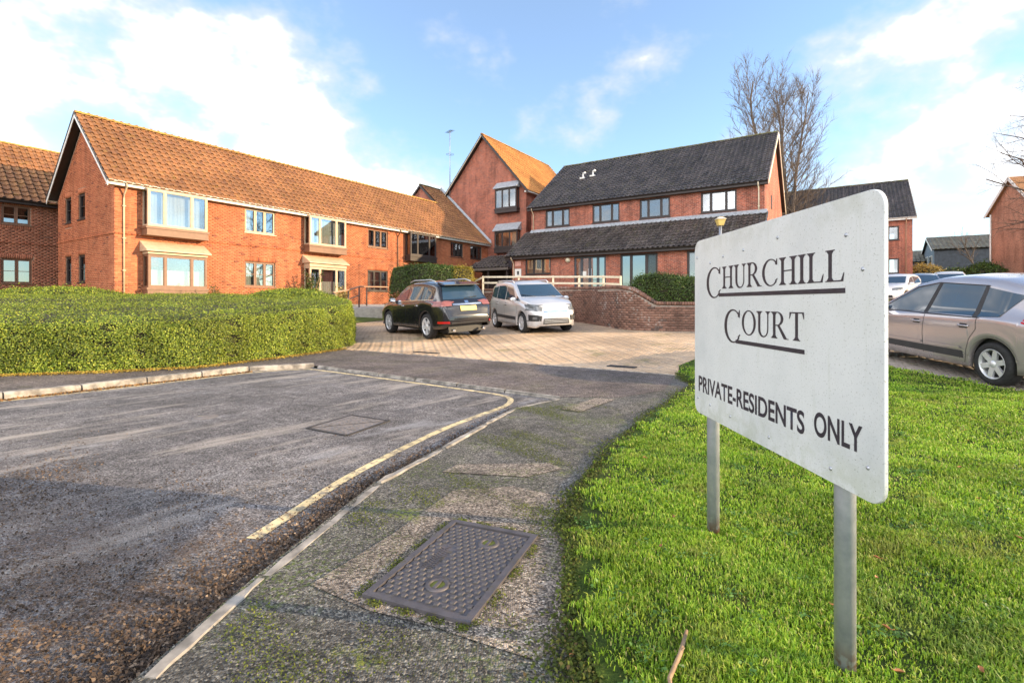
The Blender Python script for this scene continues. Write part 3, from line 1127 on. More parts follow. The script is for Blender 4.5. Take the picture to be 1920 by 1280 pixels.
def oriel(B, face, p0, p1, zb, z0, z1, out, lights, fm, basem, curtain=None, canopy=None, canm=None, to_ground=None, name='oriel_window', side=True):
    """projecting bay: boarded base, front lights, side cheeks, optional sloping canopy"""
    bar = .07
    mb = MB()
    face.box(mb, p0, p1, out - .09, out, z0, z0 + bar); face.box(mb, p0, p1, out - .09, out, z1 - bar, z1)
    tot = sum(lights); x = p0; panes = []
    inner = p1 - p0 - bar
    edges = [p0]
    for l in lights: x += inner * l / tot; edges.append(x)
    for e in edges: face.box(mb, e, e + bar, out - .09, out, z0 + bar, z1 - bar)
    for e0, e1 in zip(edges[:-1], edges[1:]): panes.append((e0 + bar, e1))
    # cheeks with side lights
    for pe in (p0, p1 - bar):
        face.box(mb, pe, pe + bar, .0, .09, z0, z1)
        face.box(mb, pe, pe + bar, .09, out - .09, z0, z0 + bar); face.box(mb, pe, pe + bar, .09, out - .09, z1 - bar, z1)
    # casement beads
    r = .03
    for a, b in panes:
        o0, o1 = out - .06, out - .012
        face.box(mb, a, b, o0, o1, z0 + bar, z0 + bar + r); face.box(mb, a, b, o0, o1, z1 - bar - r, z1 - bar)
        face.box(mb, a, a + r, o0, o1, z0 + bar + r, z1 - bar - r); face.box(mb, b - r, b, o0, o1, z0 + bar + r, z1 - bar - r)
    face.box(mb, p0 - .01, p1 + .01, 0, out - .1, z1 - .012, z1 + .03)
    o = B.put(mb, name, fm)
    for a, b in panes:
        g = MB(); face.box(g, a + r, b - r, out - .045, out - .039, z0 + bar + r, z1 - bar - r); B.put(g, 'pane', M_glass, o)
    for pe in (p0 + bar * .4, p1 - bar * .6):
        g = MB(); face.box(g, pe, pe + .006, .09, out - .09, z0 + bar, z1 - bar); B.put(g, 'pane', M_glass, o)
    bb = MB()
    e = .07
    face.box(bb, p0 - e, p1 + e, 0, out + .05, z0 - .10, z0 - .003)
    face.box(bb, p0 - .03, p1 + .03, 0, out + .015, zb + .05, z0 - .10)
    face.box(bb, p0 - .05, p1 + .05, 0, out + .035, zb, zb + .05)
    B.put(bb, 'base_panel', basem, o)
    if curtain: interior(B, face, p0, p1, z0, z1, curtain, o, .07 - out + .06)
    if canopy:
        c0, c1 = canopy
        cb = MB()
        f = .12; oo = out + .16
        A = [face.pt(p0 - f, oo, c0), face.pt(p1 + f, oo, c0), face.pt(p1 + f, oo, c0 + .05), face.pt(p0 - f, oo, c0 + .05)]
        T = [face.pt(p0 - f, .01, c1), face.pt(p1 + f, .01, c1)]
        Bk = [face.pt(p0 - f, .0, c0), face.pt(p1 + f, .0, c0)]
        cb.add(A + T + Bk, [(0, 1, 2, 3), (3, 2, 5, 4), (0, 3, 4, 6), (1, 7, 5, 2), (0, 6, 7, 1)])
        face.box(cb, p0 - .02, p1 + .02, 0, out + .02, z1 + .03, c0)
        B.put(cb, 'canopy', canm or fm, o)
    return o


def roof_slab(B, quads, th, mat=None, name='roof'):
    """quads: list of 4 corner lists (eave0, eave1, ridge1, ridge0); gives each a thickness"""
    mb = MB()
    for q in quads:
        q = [Vector(p) for p in q]
        n = (q[1] - q[0]).cross(q[3] - q[0]).normalized()
        if n.z < 0: n = -n
        lo = [p - n * th for p in q]
        mb.hexa(lo + q)
    return B.put(mb, name, mat or M_dark)


def barge(B, pts, w, th, out_dir, mat, name='barge_board'):
    """flat boards along a verge, hanging below the line"""
    mb = MB()
    od = Vector(out_dir)
    for a, b in zip(pts[:-1], pts[1:]):
        a = Vector(a); b = Vector(b)
        dn = Vector((0, 0, -w))
        mb.hexa([a + dn, b + dn, b + dn + od * th, a + dn + od * th, a, b, b + od * th, a + od * th])
    return B.put(mb, name, mat)

# ================================================================== long two-storey wing on the left
wing = Bld('brick_wing', 'long two-storey orange brick wing with brown tiled roof and oriel windows', 0, 0, .6)
F0 = Face('s', 0.0); G0 = Face('t', 0.0)
ZE, TM, PT = 6.05, 3.2, .94
SB = 25.68
zr = lambda t: ZE + (t + .3) * PT if t < TM else ZE + (2 * TM + .3 - t) * PT
ZR = zr(TM)
op_front = [(5.26, 6.84, 4.67, 5.86), (5.26, 6.84, 2.0, 3.24), (12.93, 14.56, 4.67, 5.8), (12.9, 14.56, 1.95, 3.24), (20.85, 22.32, 4.69, 5.76), (23.27, 24.77, 4.71, 5.74),
            (1.02, 3.22, 4.4, 5.9), (1.02, 3.22, 1.9, 3.25), (8.55, 10.85, 4.4, 5.9), (8.55, 10.85, 1.5, 3.25), (16.2, 18.6, 4.4, 5.9), (16.2, 18.6, 1.9, 3.25)]
op_gab = [(4.72, 5.45, 4.83, 5.96), (3.08, 3.85, 4.86, 5.98), (4.72, 5.45, 2.08, 3.30), (3.08, 3.85, 2.10, 3.30)]
wl_f = wall_cells(wing, F0, 0, SB, .6, ZE - .06, op_front, M_mortar)
gt = [(0, ZE - .06), (2 * TM, ZE - .06), (TM, ZR - .18)]
wl_g = wall_cells(wing, G0, 0, 2 * TM, .6, ZE - .06, op_gab, M_mortar, top=gt)


def gable_lim(z):
    if z < ZE - .06: return (0, 2 * TM)
    k = (z - (ZE - .06)) / PT * (TM / (TM + .06))
    return (k, 2 * TM - k)


sold = [(a - .02, b + .02, d, d + .225) for a, b, c, d in op_front if b - a < 1.7 and d < 4]
soldg = [(a - .06, b + .06, d, d + .225) for a, b, c, d in op_gab]
soldg += [(a - .06, b + .06, c - .225, c) for a, b, c, d in op_gab]
lay_bricks(wing, wl_f, [(F0, 0, SB, .6, ZE - .06, op_front, [4.0], sold), (G0, 0, 2 * TM, .6, gable_lim, op_gab, [4.0], soldg)], M_brick)
# back and far walls close the volume
mb = MB(); mb.add([(0, 2 * TM, .6), (SB, 2 * TM, .6), (SB, 2 * TM, ZE - .1), (0, 2 * TM, ZE - .1)], [(0, 1, 2, 3)]); wing.put(mb, 'rear_wall', M_wall_tex)
# windows
for i, (a, b, c, d) in enumerate(op_front[:6]):
    window(wing, F0, a, b, c, d, (1, 1, 1), M_tan if i == 0 else (M_brown if i < 3 else M_dark), (.5,) if i in (1, 3) else (), ['one', 'net', 'net', 'net', 'sides', 'sides'][i])
for a, b, c, d in op_gab:
    window(wing, G0, a, b, c, d, (1,), M_dark, (.5,), None, bar=.07, glass=M_glass_dark)
oriel(wing, F0, .96, 3.29, 4.0, 4.38, 5.92, .5, (1, 1.75, 1), M_tan, M_brown, 'net')  # net curtain's white stands in for cloud reflected in these panes
oriel(wing, F0, .98, 3.27, 1.25, 1.84, 3.2, .5, (1, 1.75, 1), M_brown, M_brown, 'half', (3.34, 3.78), M_tan, name='bay_window')
oriel(wing, F0, 8.51, 10.89, 3.96, 4.36, 5.92, .5, (1, 1.75, 1), M_tan, M_brown, 'net')
oriel(wing, F0, 8.51, 10.89, 1.15, 1.5, 3.14, .5, (1, 1.75, 1), M_tan, M_tan, 'half', (3.36, 3.80), M_tan, name='bay_window')
oriel(wing, F0, 16.12, 18.67, 4.02, 4.4, 5.92, .5, (1, 1.75, 1), M_dark, M_dark, 'net')
oriel(wing, F0, 16.12, 18.67, 1.25, 1.84, 3.14, .5, (1, 1.75, 1), M_dark, M_dark, 'net', (3.36, 3.80), M_brown, name='bay_window')
# eaves
mb = MB(); F0.box(mb, -.3, SB, .262, .285, ZE - .17, ZE + .0); F0.box(mb, -.3, SB, 0.0, .262, ZE - .17, ZE - .15); wing.put(mb, 'fascia', M_white)
gutter(wing, F0, -.32, SB, ZE + .0, .345)
downpipe(wing, F0, .3, .7, ZE - .05, .345, M_tan)
downpipe(wing, F0, 15.4, .7, ZE - .05, .345, M_brown)
# roof
vd = Vector((0, 1, PT)).normalized(); S_wing = (TM + .3) * math.sqrt(1 + PT * PT); D_T = 5.1
S_D = (D_T + .3) * math.sqrt(1 + PT * PT)
off = -.02
roof = roof_slab(wing, [[(-.3, -.3, ZE + off), (SB, -.3, ZE + off), (SB, TM, ZR + off), (-.3, TM, ZR + off)],
                        [(SB, 2 * TM + .3, ZE + off), (-.3, 2 * TM + .3, ZE + off), (-.3, TM, ZR + off), (SB, TM, ZR + off)],
                        [(22.95, TM, ZR + off - .003), (SB, TM, ZR + off - .003), (SB, D_T, zr(TM) + (D_T - TM) * PT + off), (22.95, D_T, zr(TM) + (D_T - TM) * PT + off)]], .06)
tile_slope(wing, roof, (-.32, -.36, ZE - .06), (1, 0, 0), vd, SB + .32, S_D, M_tile_or, 300,
           mask=lambda c: (c[:, 1] < TM + .02) | (c[:, 0] > 23.0))
ridge_tiles(wing, roof, (-.32, TM, ZR + .03), (22.95, TM, ZR + .03), M_ridge_or)
ZD = ZR + (D_T - TM) * PT
ridge_tiles(wing, roof, (22.95, D_T, ZD + .03), (SB, D_T, ZD + .03), M_ridge_moss)
# the raised roof end's little gable
mb = MB()
mb.add([(23.1, TM - .4, ZR - .5), (23.1, D_T, ZD - .12), (23.1, 2 * D_T - TM + .4, ZR - .5)], [(0, 1, 2)]); wing.put(mb, 'gable_wall', M_wall_tex)
barge(wing, [(22.93, TM, ZR), (22.93, D_T, ZD + .02), (22.93, 2 * D_T - TM, ZR)], .2, .03, (-1, 0, 0), M_dark)
mb = MB(); mb.hexa([(22.95, D_T, ZD - .08), (SB, D_T, ZD - .08), (SB, D_T + 2.5, ZD - 2.45), (22.95, D_T + 2.5, ZD - 2.45), (22.95, D_T, ZD - .02), (SB, D_T, ZD - .02), (SB, D_T + 2.5, ZD - 2.38), (22.95, D_T + 2.5, ZD - 2.38)])
wing.put(mb, 'rear_roof_slope', M_tile_dk)
# verge at the near gable: boards, soffit
vg = [(-.32, -.34, ZE - .04), (-.32, TM, ZR + .02), (-.32, 2 * TM + .34, ZE - .04)]
barge(wing, vg, .21, .025, (-1, 0, 0), M_white)
barge(wing, [(-.348, -.34, ZE + .0), (-.348, TM, ZR + .06), (-.348, 2 * TM + .34, ZE + .0)], .07, .02, (-1, 0, 0), M_dark, 'verge_strip')
mb = MB()
for a, b in ((-.3, TM), (2 * TM + .3, TM)):
    za, zb_ = ZE - .1, ZR - .1
    mb.add([(-.3, a, za), (0.02, a, za), (0.02, b, zb_), (-.3, b, zb_)], [(0, 1, 2, 3)])
mb.add([(-.3, 2 * TM + .3, ZE - .22), (-.3, 2 * TM - .0, ZE - .22), (0, 2 * TM, ZE - .22), (0, 2 * TM + .3, ZE - .22)], [(0, 1, 2, 3)])
wing.put(mb, 'soffit', M_cream)

# ================================================================== older range at far left
left = Bld('brick_range', 'red brick range set back at the far left, partly hidden by the wing', -9, 8, .6)
FL = Face('s', 8.0)
opl = [(-1.57, -.58, 4.87, 5.74), (-1.57, -.53, 2.12, 3.26), (-4.6, -3.6, 4.87, 5.74), (-4.6, -3.6, 2.12, 3.26)]
wl = wall_cells(left, FL, -9, 6, .6, 5.9, opl, M_mortar)
lay_bricks(left, wl, [(FL, -9, 6, .6, 5.9, opl, [4.0], [(a - .05, b + .05, d, d + .225) for a, b, c, d in opl] + [(a - .05, b + .05, c - .225, c) for a, b, c, d in opl[:1]])], M_brick_dark, 150)
for a, b, c, d in opl: window(left, FL, a, b, c, d, (1, 1), M_brown, (.5,), None, glass=M_glass_dark, bar=.05)
rl = roof_slab(left, [[(-9, 7.7, 5.98), (6, 7.7, 5.98), (6, 11.2, 9.27), (-9, 11.2, 9.27)], [(6, 14.7, 5.98), (-9, 14.7, 5.98), (-9, 11.2, 9.27), (6, 11.2, 9.27)]], .06)
tile_slope(left, rl, (-9, 7.64, 5.97), (1, 0, 0), vd, 15, 4.82, M_tile_or, 150)
ridge_tiles(left, rl, (-9, 11.2, 9.3), (6, 11.2, 9.3), M_ridge_or)
mb = MB(); FL.box(mb, -9, 6, .262, .285, 5.82, 5.98); FL.box(mb, -9, 6, 0, .262, 5.82, 5.84); left.put(mb, 'fascia', M_dark)
gutter(left, FL, -9, 6, 5.99, .345, M_dark)
mb = MB(); mb.add([(-9, 8, .6), (-9, 14.4, .6), (-9, 14.4, 5.9), (-9, 11.2, 9.1), (-9, 8, 5.9)], [(0, 1, 2, 3, 4)]); left.put(mb, 'end_wall', M_wall_tex)

# ================================================================== tall gabled block in the middle
tall = Bld('gabled_block', 'tall red brick block with a plain gable and stacked dark oriel windows', SB, .45, 1.1)
GB = Face('t', SB)
BA, BE, BP, BH = .45, 10.06, 1.155, 4.15           # apex t, eave z, pitch, half width of wall
BZ = BE + 4.45 * BP
opb = [(-3.0, -1.1, 8.85, 10.3), (-3.1, -1.0, 5.72, 6.9)]
wt = wall_cells(tall, GB, BA - BH, BA + BH, 1.1, BE, opb, M_wall_tex, top=[(BA - BH, BE), (BA + BH, BE), (BA + BH, BE + .2), (BA, BZ - .22), (BA - BH, BE + .2)])
mb = MB(); mb.add([(SB, BA - BH, 1.1), (37, BA - BH, 1.1), (37, BA - BH, BE + .2), (SB, BA - BH, BE + .2)], [(0, 1, 2, 3)])
mb.add([(SB, BA + BH, 1.1), (37, BA + BH, 1.1), (37, BA + BH, BE + .2), (SB, BA + BH, BE + .2)], [(3, 2, 1, 0)]); tall.put(mb, 'side_wall', M_wall_tex)
oriel(tall, GB, -3.05, -1.0, 8.46, 8.8, 10.36, .45, (1, 1, 1), M_dark, M_dark, None, (10.42, 11.02), M_lead)
oriel(tall, GB, -3.14, -.95, 5.25, 5.68, 6.94, .45, (1, 1, 1), M_dark, M_dark, 'one', (7.0, 7.66), M_lead)
rb = roof_slab(tall, [[(SB - .3, BA - 4.45, BE), (37, BA - 4.45, BE), (37, BA, BZ), (SB - .3, BA, BZ)], [(37, BA + 4.45, BE), (SB - .3, BA + 4.45, BE), (SB - .3, BA, BZ), (37, BA, BZ)]], .06)
vb = Vector((0, 1, BP)).normalized(); vb2 = Vector((0, -1, BP)).normalized(); SBL = 4.5 * math.sqrt(1 + BP * BP)
tile_slope(tall, rb, (SB - .32, BA - 4.5, BE - .06), (1, 0, 0), vb, 37 - SB + .3, SBL, M_tile_red, 60)
tile_slope(tall, rb, (SB - .32, BA + 4.5, BE - .06), (1, 0, 0), vb2, 37 - SB + .3, SBL, M_tile_dk, 0)
ridge_tiles(tall, rb, (SB - .32, BA, BZ + .03), (37, BA, BZ + .03), M_ridge_or)
barge(tall, [(SB - .32, BA - 4.5, BE - .02), (SB - .32, BA, BZ + .04), (SB - .32, BA + 4.5, BE - .02)], .26, .03, (-1, 0, 0), M_dark)
barge(tall, [(SB - .352, BA, BZ - .08), (SB - .352, BA + 4.5, BE - .14)], .07, .01, (-1, 0, 0), M_cream, 'verge_strip')
mb = MB()
for sg in (-1, 1): mb.add([(SB - .3, BA + sg * 4.45, BE - .1), (SB + .01, BA + sg * 4.45, BE - .1), (SB + .01, BA, BZ - .12), (SB - .3, BA, BZ - .12)], [(0, 1, 2, 3)])
tall.put(mb, 'soffit', M_dark)
mb = MB(); mb.box(SB - .3, 37, BA - 4.5, BA - 4.16, BE - .14, BE - .04); tall.put(mb, 'eave_box', M_white)
# lead flashing where the wing's roof dies into the gable
mb = MB()
f0 = Vector((SB - .02, -.35, ZE + .06)); f1 = Vector((SB - .02, D_T, ZD + .1))
mb.hexa([f0 + Vector((-.12, 0, 0)), f0, f1, f1 + Vector((-.12, 0, 0)), f0 + Vector((-.12, 0, .04)), f0 + Vector((0, 0, .22)), f1 + Vector((0, 0, .22)), f1 + Vector((-.12, 0, .04))])
tall.put(mb, 'flashing', M_lead)
# porch with a low hipped roof
mb = MB()
e = [(21.6, -4.6, 3.75), (21.6, -.9, 3.75), (SB, -.9, 3.75), (SB, -4.6, 3.75)]; r_ = [(23.2, -3.6, 4.75), (23.2, -1.9, 4.75), (SB, -1.9, 4.75), (SB, -3.6, 4.75)]
mb.add(e + r_, [(0, 1, 5, 4), (1, 2, 6, 5), (3, 0, 4, 7), (4, 5, 6, 7), (0, 3, 2, 1)])
mb.box(21.55, SB, -4.65, -.85, 3.58, 3.745)
pr = tall.put(mb, 'porch_roof', M_tile_dk)
tile_slope(tall, pr, (21.56, -4.6, 3.77), (0, 1, 0), Vector((1.6, 0, 1.0)), 3.7, 1.85, M_tile_dk, 0, mask=lambda c: (c[:, 1] > -4.6 + (c[:, 0] - 21.6) * .62) & (c[:, 1] < -.9 - (c[:, 0] - 21.6) * .62))
mb = MB()
for t in (-4.4, -2.75, -1.1): mb.box(21.8, 21.95, t - .07, t + .07, 1.1, 3.58)
mb.box(23.6, 23.7, -4.5, -.9, 1.1, 3.58); tall.put(mb, 'porch_post_and_shade', M_dark)  # dark panel across the porch paints its shaded opening

# aerial standing against the gable
ae = empty('television_aerial', W(SB - .12, 4.0, 10.6), TH)
tag(ae, 'thin television aerial on a tall pole against the tall gable', 'aerial')
MB().tube([(0, 0, 0), (0, 0, 5.6)], .035, 6).build('pole', M_metal, ae)
mb = MB(); mb.tube([(-.35, -.55, 5.45), (.35, .55, 5.62)], .02, 5)
for k in range(7):
    f = k / 6; mb.tube([(-.35 + .7 * f - .2, -.55 + 1.1 * f + .13, 5.45 + .17 * f), (-.35 + .7 * f + .2, -.55 + 1.1 * f - .13, 5.45 + .17 * f)], .012, 4)
mb.build('yagi_antenna', M_black, ae)
mb = MB()
ring = [(.32 * math.cos(a), .32 * math.sin(a), 3.55) for a in np.linspace(0, 2 * math.pi, 13)]
mb.tube(ring, .018, 5, False); mb.tube([(-.32, 0, 3.55), (.32, 0, 3.55)], .015, 4); mb.build('halo_antenna', M_metal, ae)
mb = MB()
for z in (.3, 1.1): mb.bar((0, 0, z), (.14, 0, z), .05, .03)
mb.build('bracket', M_metal, ae)

# ================================================================== block with dark roof and lean-to on the right
cb = Bld('dark_roofed_block', 'red brick block with dark tiled roof above a long lean-to', 21.45, -21, 1.7)
GU = Face('t', 23.94); GLo = Face('t', 21.45); GR = Face('s', -20.8)
CE, CR, CP = 8.21, 12.63, .7367
opu = [(-8.35, -6.40, 6.71, 7.96), (-12.06, -10.09, 6.71, 7.97), (-15.4, -13.44, 6.71, 7.97), (-19.31, -17.28, 6.71, 7.97)]
oplo = [(-8.17, -6.18, 3.16, 4.24), (-12.1, -9.9, 1.95, 4.2), (-15.36, -13.04, 2.1, 4.2), (-19.6, -17.05, 2.1, 4.2)]
wu = wall_cells(cb, GU, -20.8, -5.2, 6.2, 8.15, opu, M_wall_tex, name='upper_wall')
wlw = wall_cells(cb, GLo, -20.8, -5.1, 1.7, 4.45, oplo, M_wall_tex, name='lower_wall')
mb = MB(); prof = [(21.45, 1.7), (35.4, 1.7), (35.4, 8.15), (29.64, 12.35), (23.94, 8.15), (23.94, 6.25), (21.45, 4.5)]
mb.add([(p, -20.8, z) for p, z in prof], [tuple(range(len(prof)))]); cb.put(mb, 'end_wall', M_wall_tex)
mb = MB(); mb.add([(p, -5.15, z) for p, z in prof], [tuple(range(len(prof)))[::-1]]); cb.put(mb, 'end_wall', M_wall_tex)
for i, (a, b, c, d) in enumerate(opu): window(cb, GU, a, b, c, d, (1, 1.7, 1), M_dark, (), None, bar=.07)
window(cb, GLo, *oplo[0], (1, 1.25, 1), M_dark, (), 'beige', bar=.06)
dr = window(cb, GLo, *oplo[1], (1, 1.2, 1.2, .9), M_darkgrey, (.32,), None, sill=False, bar=.09, glass=M_glass_dark, name='glazed_door')
n_ = MB(); GLo.box(n_, -10.75, -10.42, -.06, -.05, 2.95, 3.25); cb.put(n_, 'paper_notice', M_white, dr)
n_ = MB()
for p in (-10.92, -11.12): GLo.box(n_, p - .015, p + .015, -.04, .0, 2.8, 3.4)
cb.put(n_, 'handle', M_metal, dr)
window(cb, GLo, *oplo[2], (1, 1.6, 1), M_dark, (), 'one', bar=.09, glass=M_glass_dark)
window(cb, GLo, *oplo[3], (1, 1.6, 1), M_dark, (), 'sides', bar=.09)
# roofs
vc = Vector((1, 0, CP)).normalized()
rc = roof_slab(cb, [[(23.64, -21.0, CE), (23.64, -5.0, CE), (29.64, -5.0, CR), (29.64, -21.0, CR)], [(35.64, -5.0, CE), (35.64, -21.0, CE), (29.64, -21.0, CR), (29.64, -5.0, CR)]], .06)
tile_slope(cb, rc, (23.58, -21.03, CE - .03), (0, 1, 0), vc, 16.06, 6.06 * math.sqrt(1 + CP * CP), M_tile_dk, 300)
ridge_tiles(cb, rc, (29.64, -21.0, CR + .03), (29.64, -5.0, CR + .03), M_ridge_moss)
LP_ = (6.44 - 4.45) / (23.94 - 21.1)
rlo = roof_slab(cb, [[(21.1, -21.0, 4.45), (21.1, -4.7, 4.45), (23.94, -4.7, 6.44), (23.94, -21.0, 6.44)]], .06, name='lean_to_roof')
vl = Vector((1, 0, LP_)).normalized()
tile_slope(cb, rlo, (21.04, -21.0, 4.43), (0, 1, 0), vl, 16.3, 2.86 * math.sqrt(1 + LP_ ** 2), M_tile_dk, 300)
mb = MB(); mb.hexa([(23.7, -20.95, 6.36), (23.93, -20.95, 6.45), (23.93, -5.2, 6.45), (23.7, -5.2, 6.36), (23.7, -20.95, 6.40), (23.93, -20.95, 6.62), (23.93, -5.2, 6.62), (23.7, -5.2, 6.40)]); cb.put(mb, 'flashing', M_lead)
mb = MB(); GU.box(mb, -21, -5, .262, .29, CE - .2, CE - .01); GU.box(mb, -21, -5, 0, .262, CE - .2, CE - .18); cb.put(mb, 'fascia', M_dark)
mb = MB(); GLo.box(mb, -21, -4.7, .31, .34, 4.45 - .22, 4.44); GLo.box(mb, -21, -4.7, 0, .31, 4.45 - .22, 4.45 - .2); cb.put(mb, 'lean_to_fascia', M_dark)
gutter(cb, GU, -21, -5, CE - .0, .35, M_dark); gutter(cb, GLo, -21, -4.7, 4.43, .4, M_dark)
downpipe(cb, GU, -20.5, 6.3, CE - .04, .35, M_cream); downpipe(cb, GU, -5.4, 6.3, CE - .04, .35, M_tan); downpipe(cb, GLo, -5.25, 1.8, 4.4, .4, M_tan)
barge(cb, [(23.6, -21.03, CE - .0), (29.64, -21.03, CR + .04), (35.64, -21.03, CE)], .24, .03, (0, -1, 0), M_cream)
w_ = MB(); w_.box(27.4, 27.9, -20.83, -20.79, 7.2, 8.05); cb.put(w_, 'narrow_window', M_dark)
# roof vents
for t, s in ((-8.0, 27.0), (-8.75, 27.15)):
    z = CE + (s - 23.64) * CP + .03
    mb = MB(); mb.tube([(s, t, z - .1), (s, t, z + .38)], .07, 8); mb.tube([(s, t, z + .38), (s - .05, t - .2, z + .42)], .085, 8); mb.box(s - .2, s + .2, t - .2, t + .2, z - .04, z + .07)
    cb.put(mb, 'roof_vent', M_white)
# wall lamp and notices
mb = MB(); c = GLo.pt(-9.45, 0, 4.02)
mb.lathe([(0, .16), (.1, .14), (.16, .06), (.17, 0)], 14, Matrix.Translation(c) @ Matrix.Rotation(R(-90), 4, 'Y')); cb.put(mb, 'bulkhead_lamp', M_cream)
mb = MB(); GLo.box(mb, -5.83, -5.35, .003, .025, 3.78, 4.12); cb.put(mb, 'wall_plate', plain('pink_plate', (.6, .3, .24)))
mb = MB(); GLo.box(mb, -5.85, -5.33, .003, .03, 3.02, 3.58); nb = cb.put(mb, 'notice_board', M_white)
mb = MB(); GLo.box(mb, -5.68, -5.52, .031, .034, 3.16, 3.42); cb.put(mb, 'poster_mark', M_black, nb)

# ================================================================== buildings further right
def far_block(name, label, s0, t0, t1, d, ze, zr_, zb, wins, roofm, wallm, len_tiles=True):
    B = Bld(name, label, s0, t0, zb)
    fc = Face('t', s0)
    sl = (zr_ - ze) / (d + .3)
    wall_cells(B, fc, t0, t1, zb, ze, [w for w in wins], wallm)
    for w in wins: window(B, fc, *w, (1, 1), M_dark, (), 'sides', bar=.07)
    for tt, od in ((t0, -1), (t1, 1)):
        mb = MB(); mb.add([(s0, tt, zb), (s0 + 2 * d, tt, zb), (s0 + 2 * d, tt, ze), (s0 + d, tt, zr_ - .25), (s0, tt, ze)], [(0, 1, 2, 3, 4)]); B.put(mb, 'end_wall', wallm)
    e0, e1 = t0 - .25, t1 + .25
    rf = roof_slab(B, [[(s0 - .3, e0, ze), (s0 - .3, e1, ze), (s0 + d, e1, zr_), (s0 + d, e0, zr_)], [(s0 + 2 * d + .3, e1, ze), (s0 + 2 * d + .3, e0, ze), (s0 + d, e0, zr_), (s0 + d, e1, zr_)]], .08)
    v = Vector((1, 0, sl)).normalized()
    tile_slope(B, rf, (s0 - .36, e0, ze - .03), (0, 1, 0), v, e1 - e0, (d + .36) * math.sqrt(1 + sl * sl), roofm, 0)
    ridge_tiles(B, rf, (s0 + d, e0, zr_ + .03), (s0 + d, e1, zr_ + .03), M_ridge_moss)
    mb = MB(); fc.box(mb, e0, e1, .262, .29, ze - .2, ze); B.put(mb, 'fascia', M_white)
    gutter(B, fc, e0, e1, ze, .35)
    barge(B, [(s0 - .3, e0 - .01, ze), (s0 + d, e0 - .01, zr_ + .03), (s0 + 2 * d + .3, e0 - .01, ze)], .22, .03, (0, -1, 0), M_cream)
    return B


sE, tE = st(33.6, 42.0)
E_ = far_block('brick_block', 'red brick block with dark roof beyond the sign, near the parked cars', sE, tE, tE + 22, 5.6, 8.4, 12.6, 2.0,
               [(tE + .9, tE + 2.35, 6.55, 7.75), (tE + .9, tE + 2.35, 3.7, 5.0)], M_tile_dk, M_wall_tex)
downpipe(E_, Face('t', sE), tE + .45, 2.2, 8.3, .35, M_pipe_brown)

# dark weatherboarded barn and its shed: boards are separate pieces
M_board = plain('dark_blue_grey_weatherboard', (.055, .065, .08), .7, var=.25, scale=3)
M_board2 = plain('grey_weatherboard_end', (.16, .20, .25), .7, var=.2, scale=3)
M_barn_roof = tile_mat('old_grey_barn_tile', [(.14, .14, .12), (.19, .18, .15), (.11, .11, .10)], (.20, .19, .08), .5)


def barn(name, label, x, y, length, d, zb, ze, zr_, windows):
    s0, t1 = st(x, y); t0 = t1 - length
    B = Bld(name, label, s0, t1, zb, 'barn')
    fc = Face('t', s0)
    mb = MB(); mb.box(s0 + .02, s0 + 2 * d, t0, t1 - .02, zb, ze)
    wlb = B.put(mb, 'wall', M_board)
    nb = int((ze - zb) / .25)
    for k in range(nb):
        z = zb + k * .25
        m2 = MB(); m2.hexa([(s0 - .03, t0, z), (s0 + .02, t0, z), (s0 + .02, t1, z), (s0 - .03, t1, z), (s0 - .005, t0, z + .26), (s0 + .02, t0, z + .26), (s0 + .02, t1, z + .26), (s0 - .005, t1, z + .26)])
        B.put(m2, 'board', M_board, wlb)
    mb = MB(); g = [(s0, t1, zb), (s0 + 2 * d, t1, zb), (s0 + 2 * d, t1, ze), (s0 + d, t1, zr_ - .15), (s0, t1, ze)]
    mb.add(g, [(4, 3, 2, 1, 0)]); ge = B.put(mb, 'end_wall', M_board2)
    z = zb
    while z < zr_ - .3:
        a = 0 if z < ze else (z - ze) / (zr_ - ze) * d
        m2 = MB(); m2.hexa([(s0 + a, t1 + .001, z), (s0 + 2 * d - a, t1 + .001, z), (s0 + 2 * d - a, t1 + .035, z), (s0 + a, t1 + .035, z), (s0 + a, t1 + .001, z + .25), (s0 + 2 * d - a, t1 + .001, z + .25), (s0 + 2 * d - a, t1 + .01, z + .25), (s0 + a, t1 + .01, z + .25)])
        B.put(m2, 'board', M_board2, ge)
        z += .25
    for a, b, c, e in windows:
        m2 = MB(); m2.box(s0 + a, s0 + b, t1 + .03, t1 + .09, c, e); w = B.put(m2, 'window', M_white)
        m2 = MB(); m2.box(s0 + a + .1, s0 + b - .1, t1 + .085, t1 + .1, c + .1, e - .1); B.put(m2, 'pane', M_glass, w)
    sl = (zr_ - ze) / (d + .3)
    rf = roof_slab(B, [[(s0 - .3, t0, ze), (s0 - .3, t1 + .25, ze), (s0 + d, t1 + .25, zr_), (s0 + d, t0, zr_)], [(s0 + 2 * d + .3, t1 + .25, ze), (s0 + 2 * d + .3, t0, ze), (s0 + d, t0, zr_), (s0 + d, t1 + .25, zr_)]], .08)
    tile_slope(B, rf, (s0 - .36, t0, ze - .02), (0, 1, 0), Vector((1, 0, sl)), length + .25, (d + .36) * math.sqrt(1 + sl * sl), M_barn_roof, 0, .45, .5, amp=.05)
    ridge_tiles(B, rf, (s0 + d, t0, zr_ + .03), (s0 + d, t1 + .25, zr_ + .03), M_barn_roof)
    barge(B, [(s0 - .3, t1 + .28, ze), (s0 + d, t1 + .28, zr_), (s0 + 2 * d + .3, t1 + .28, ze)], .2, .03, (0, 1, 0), M_white)
    return B


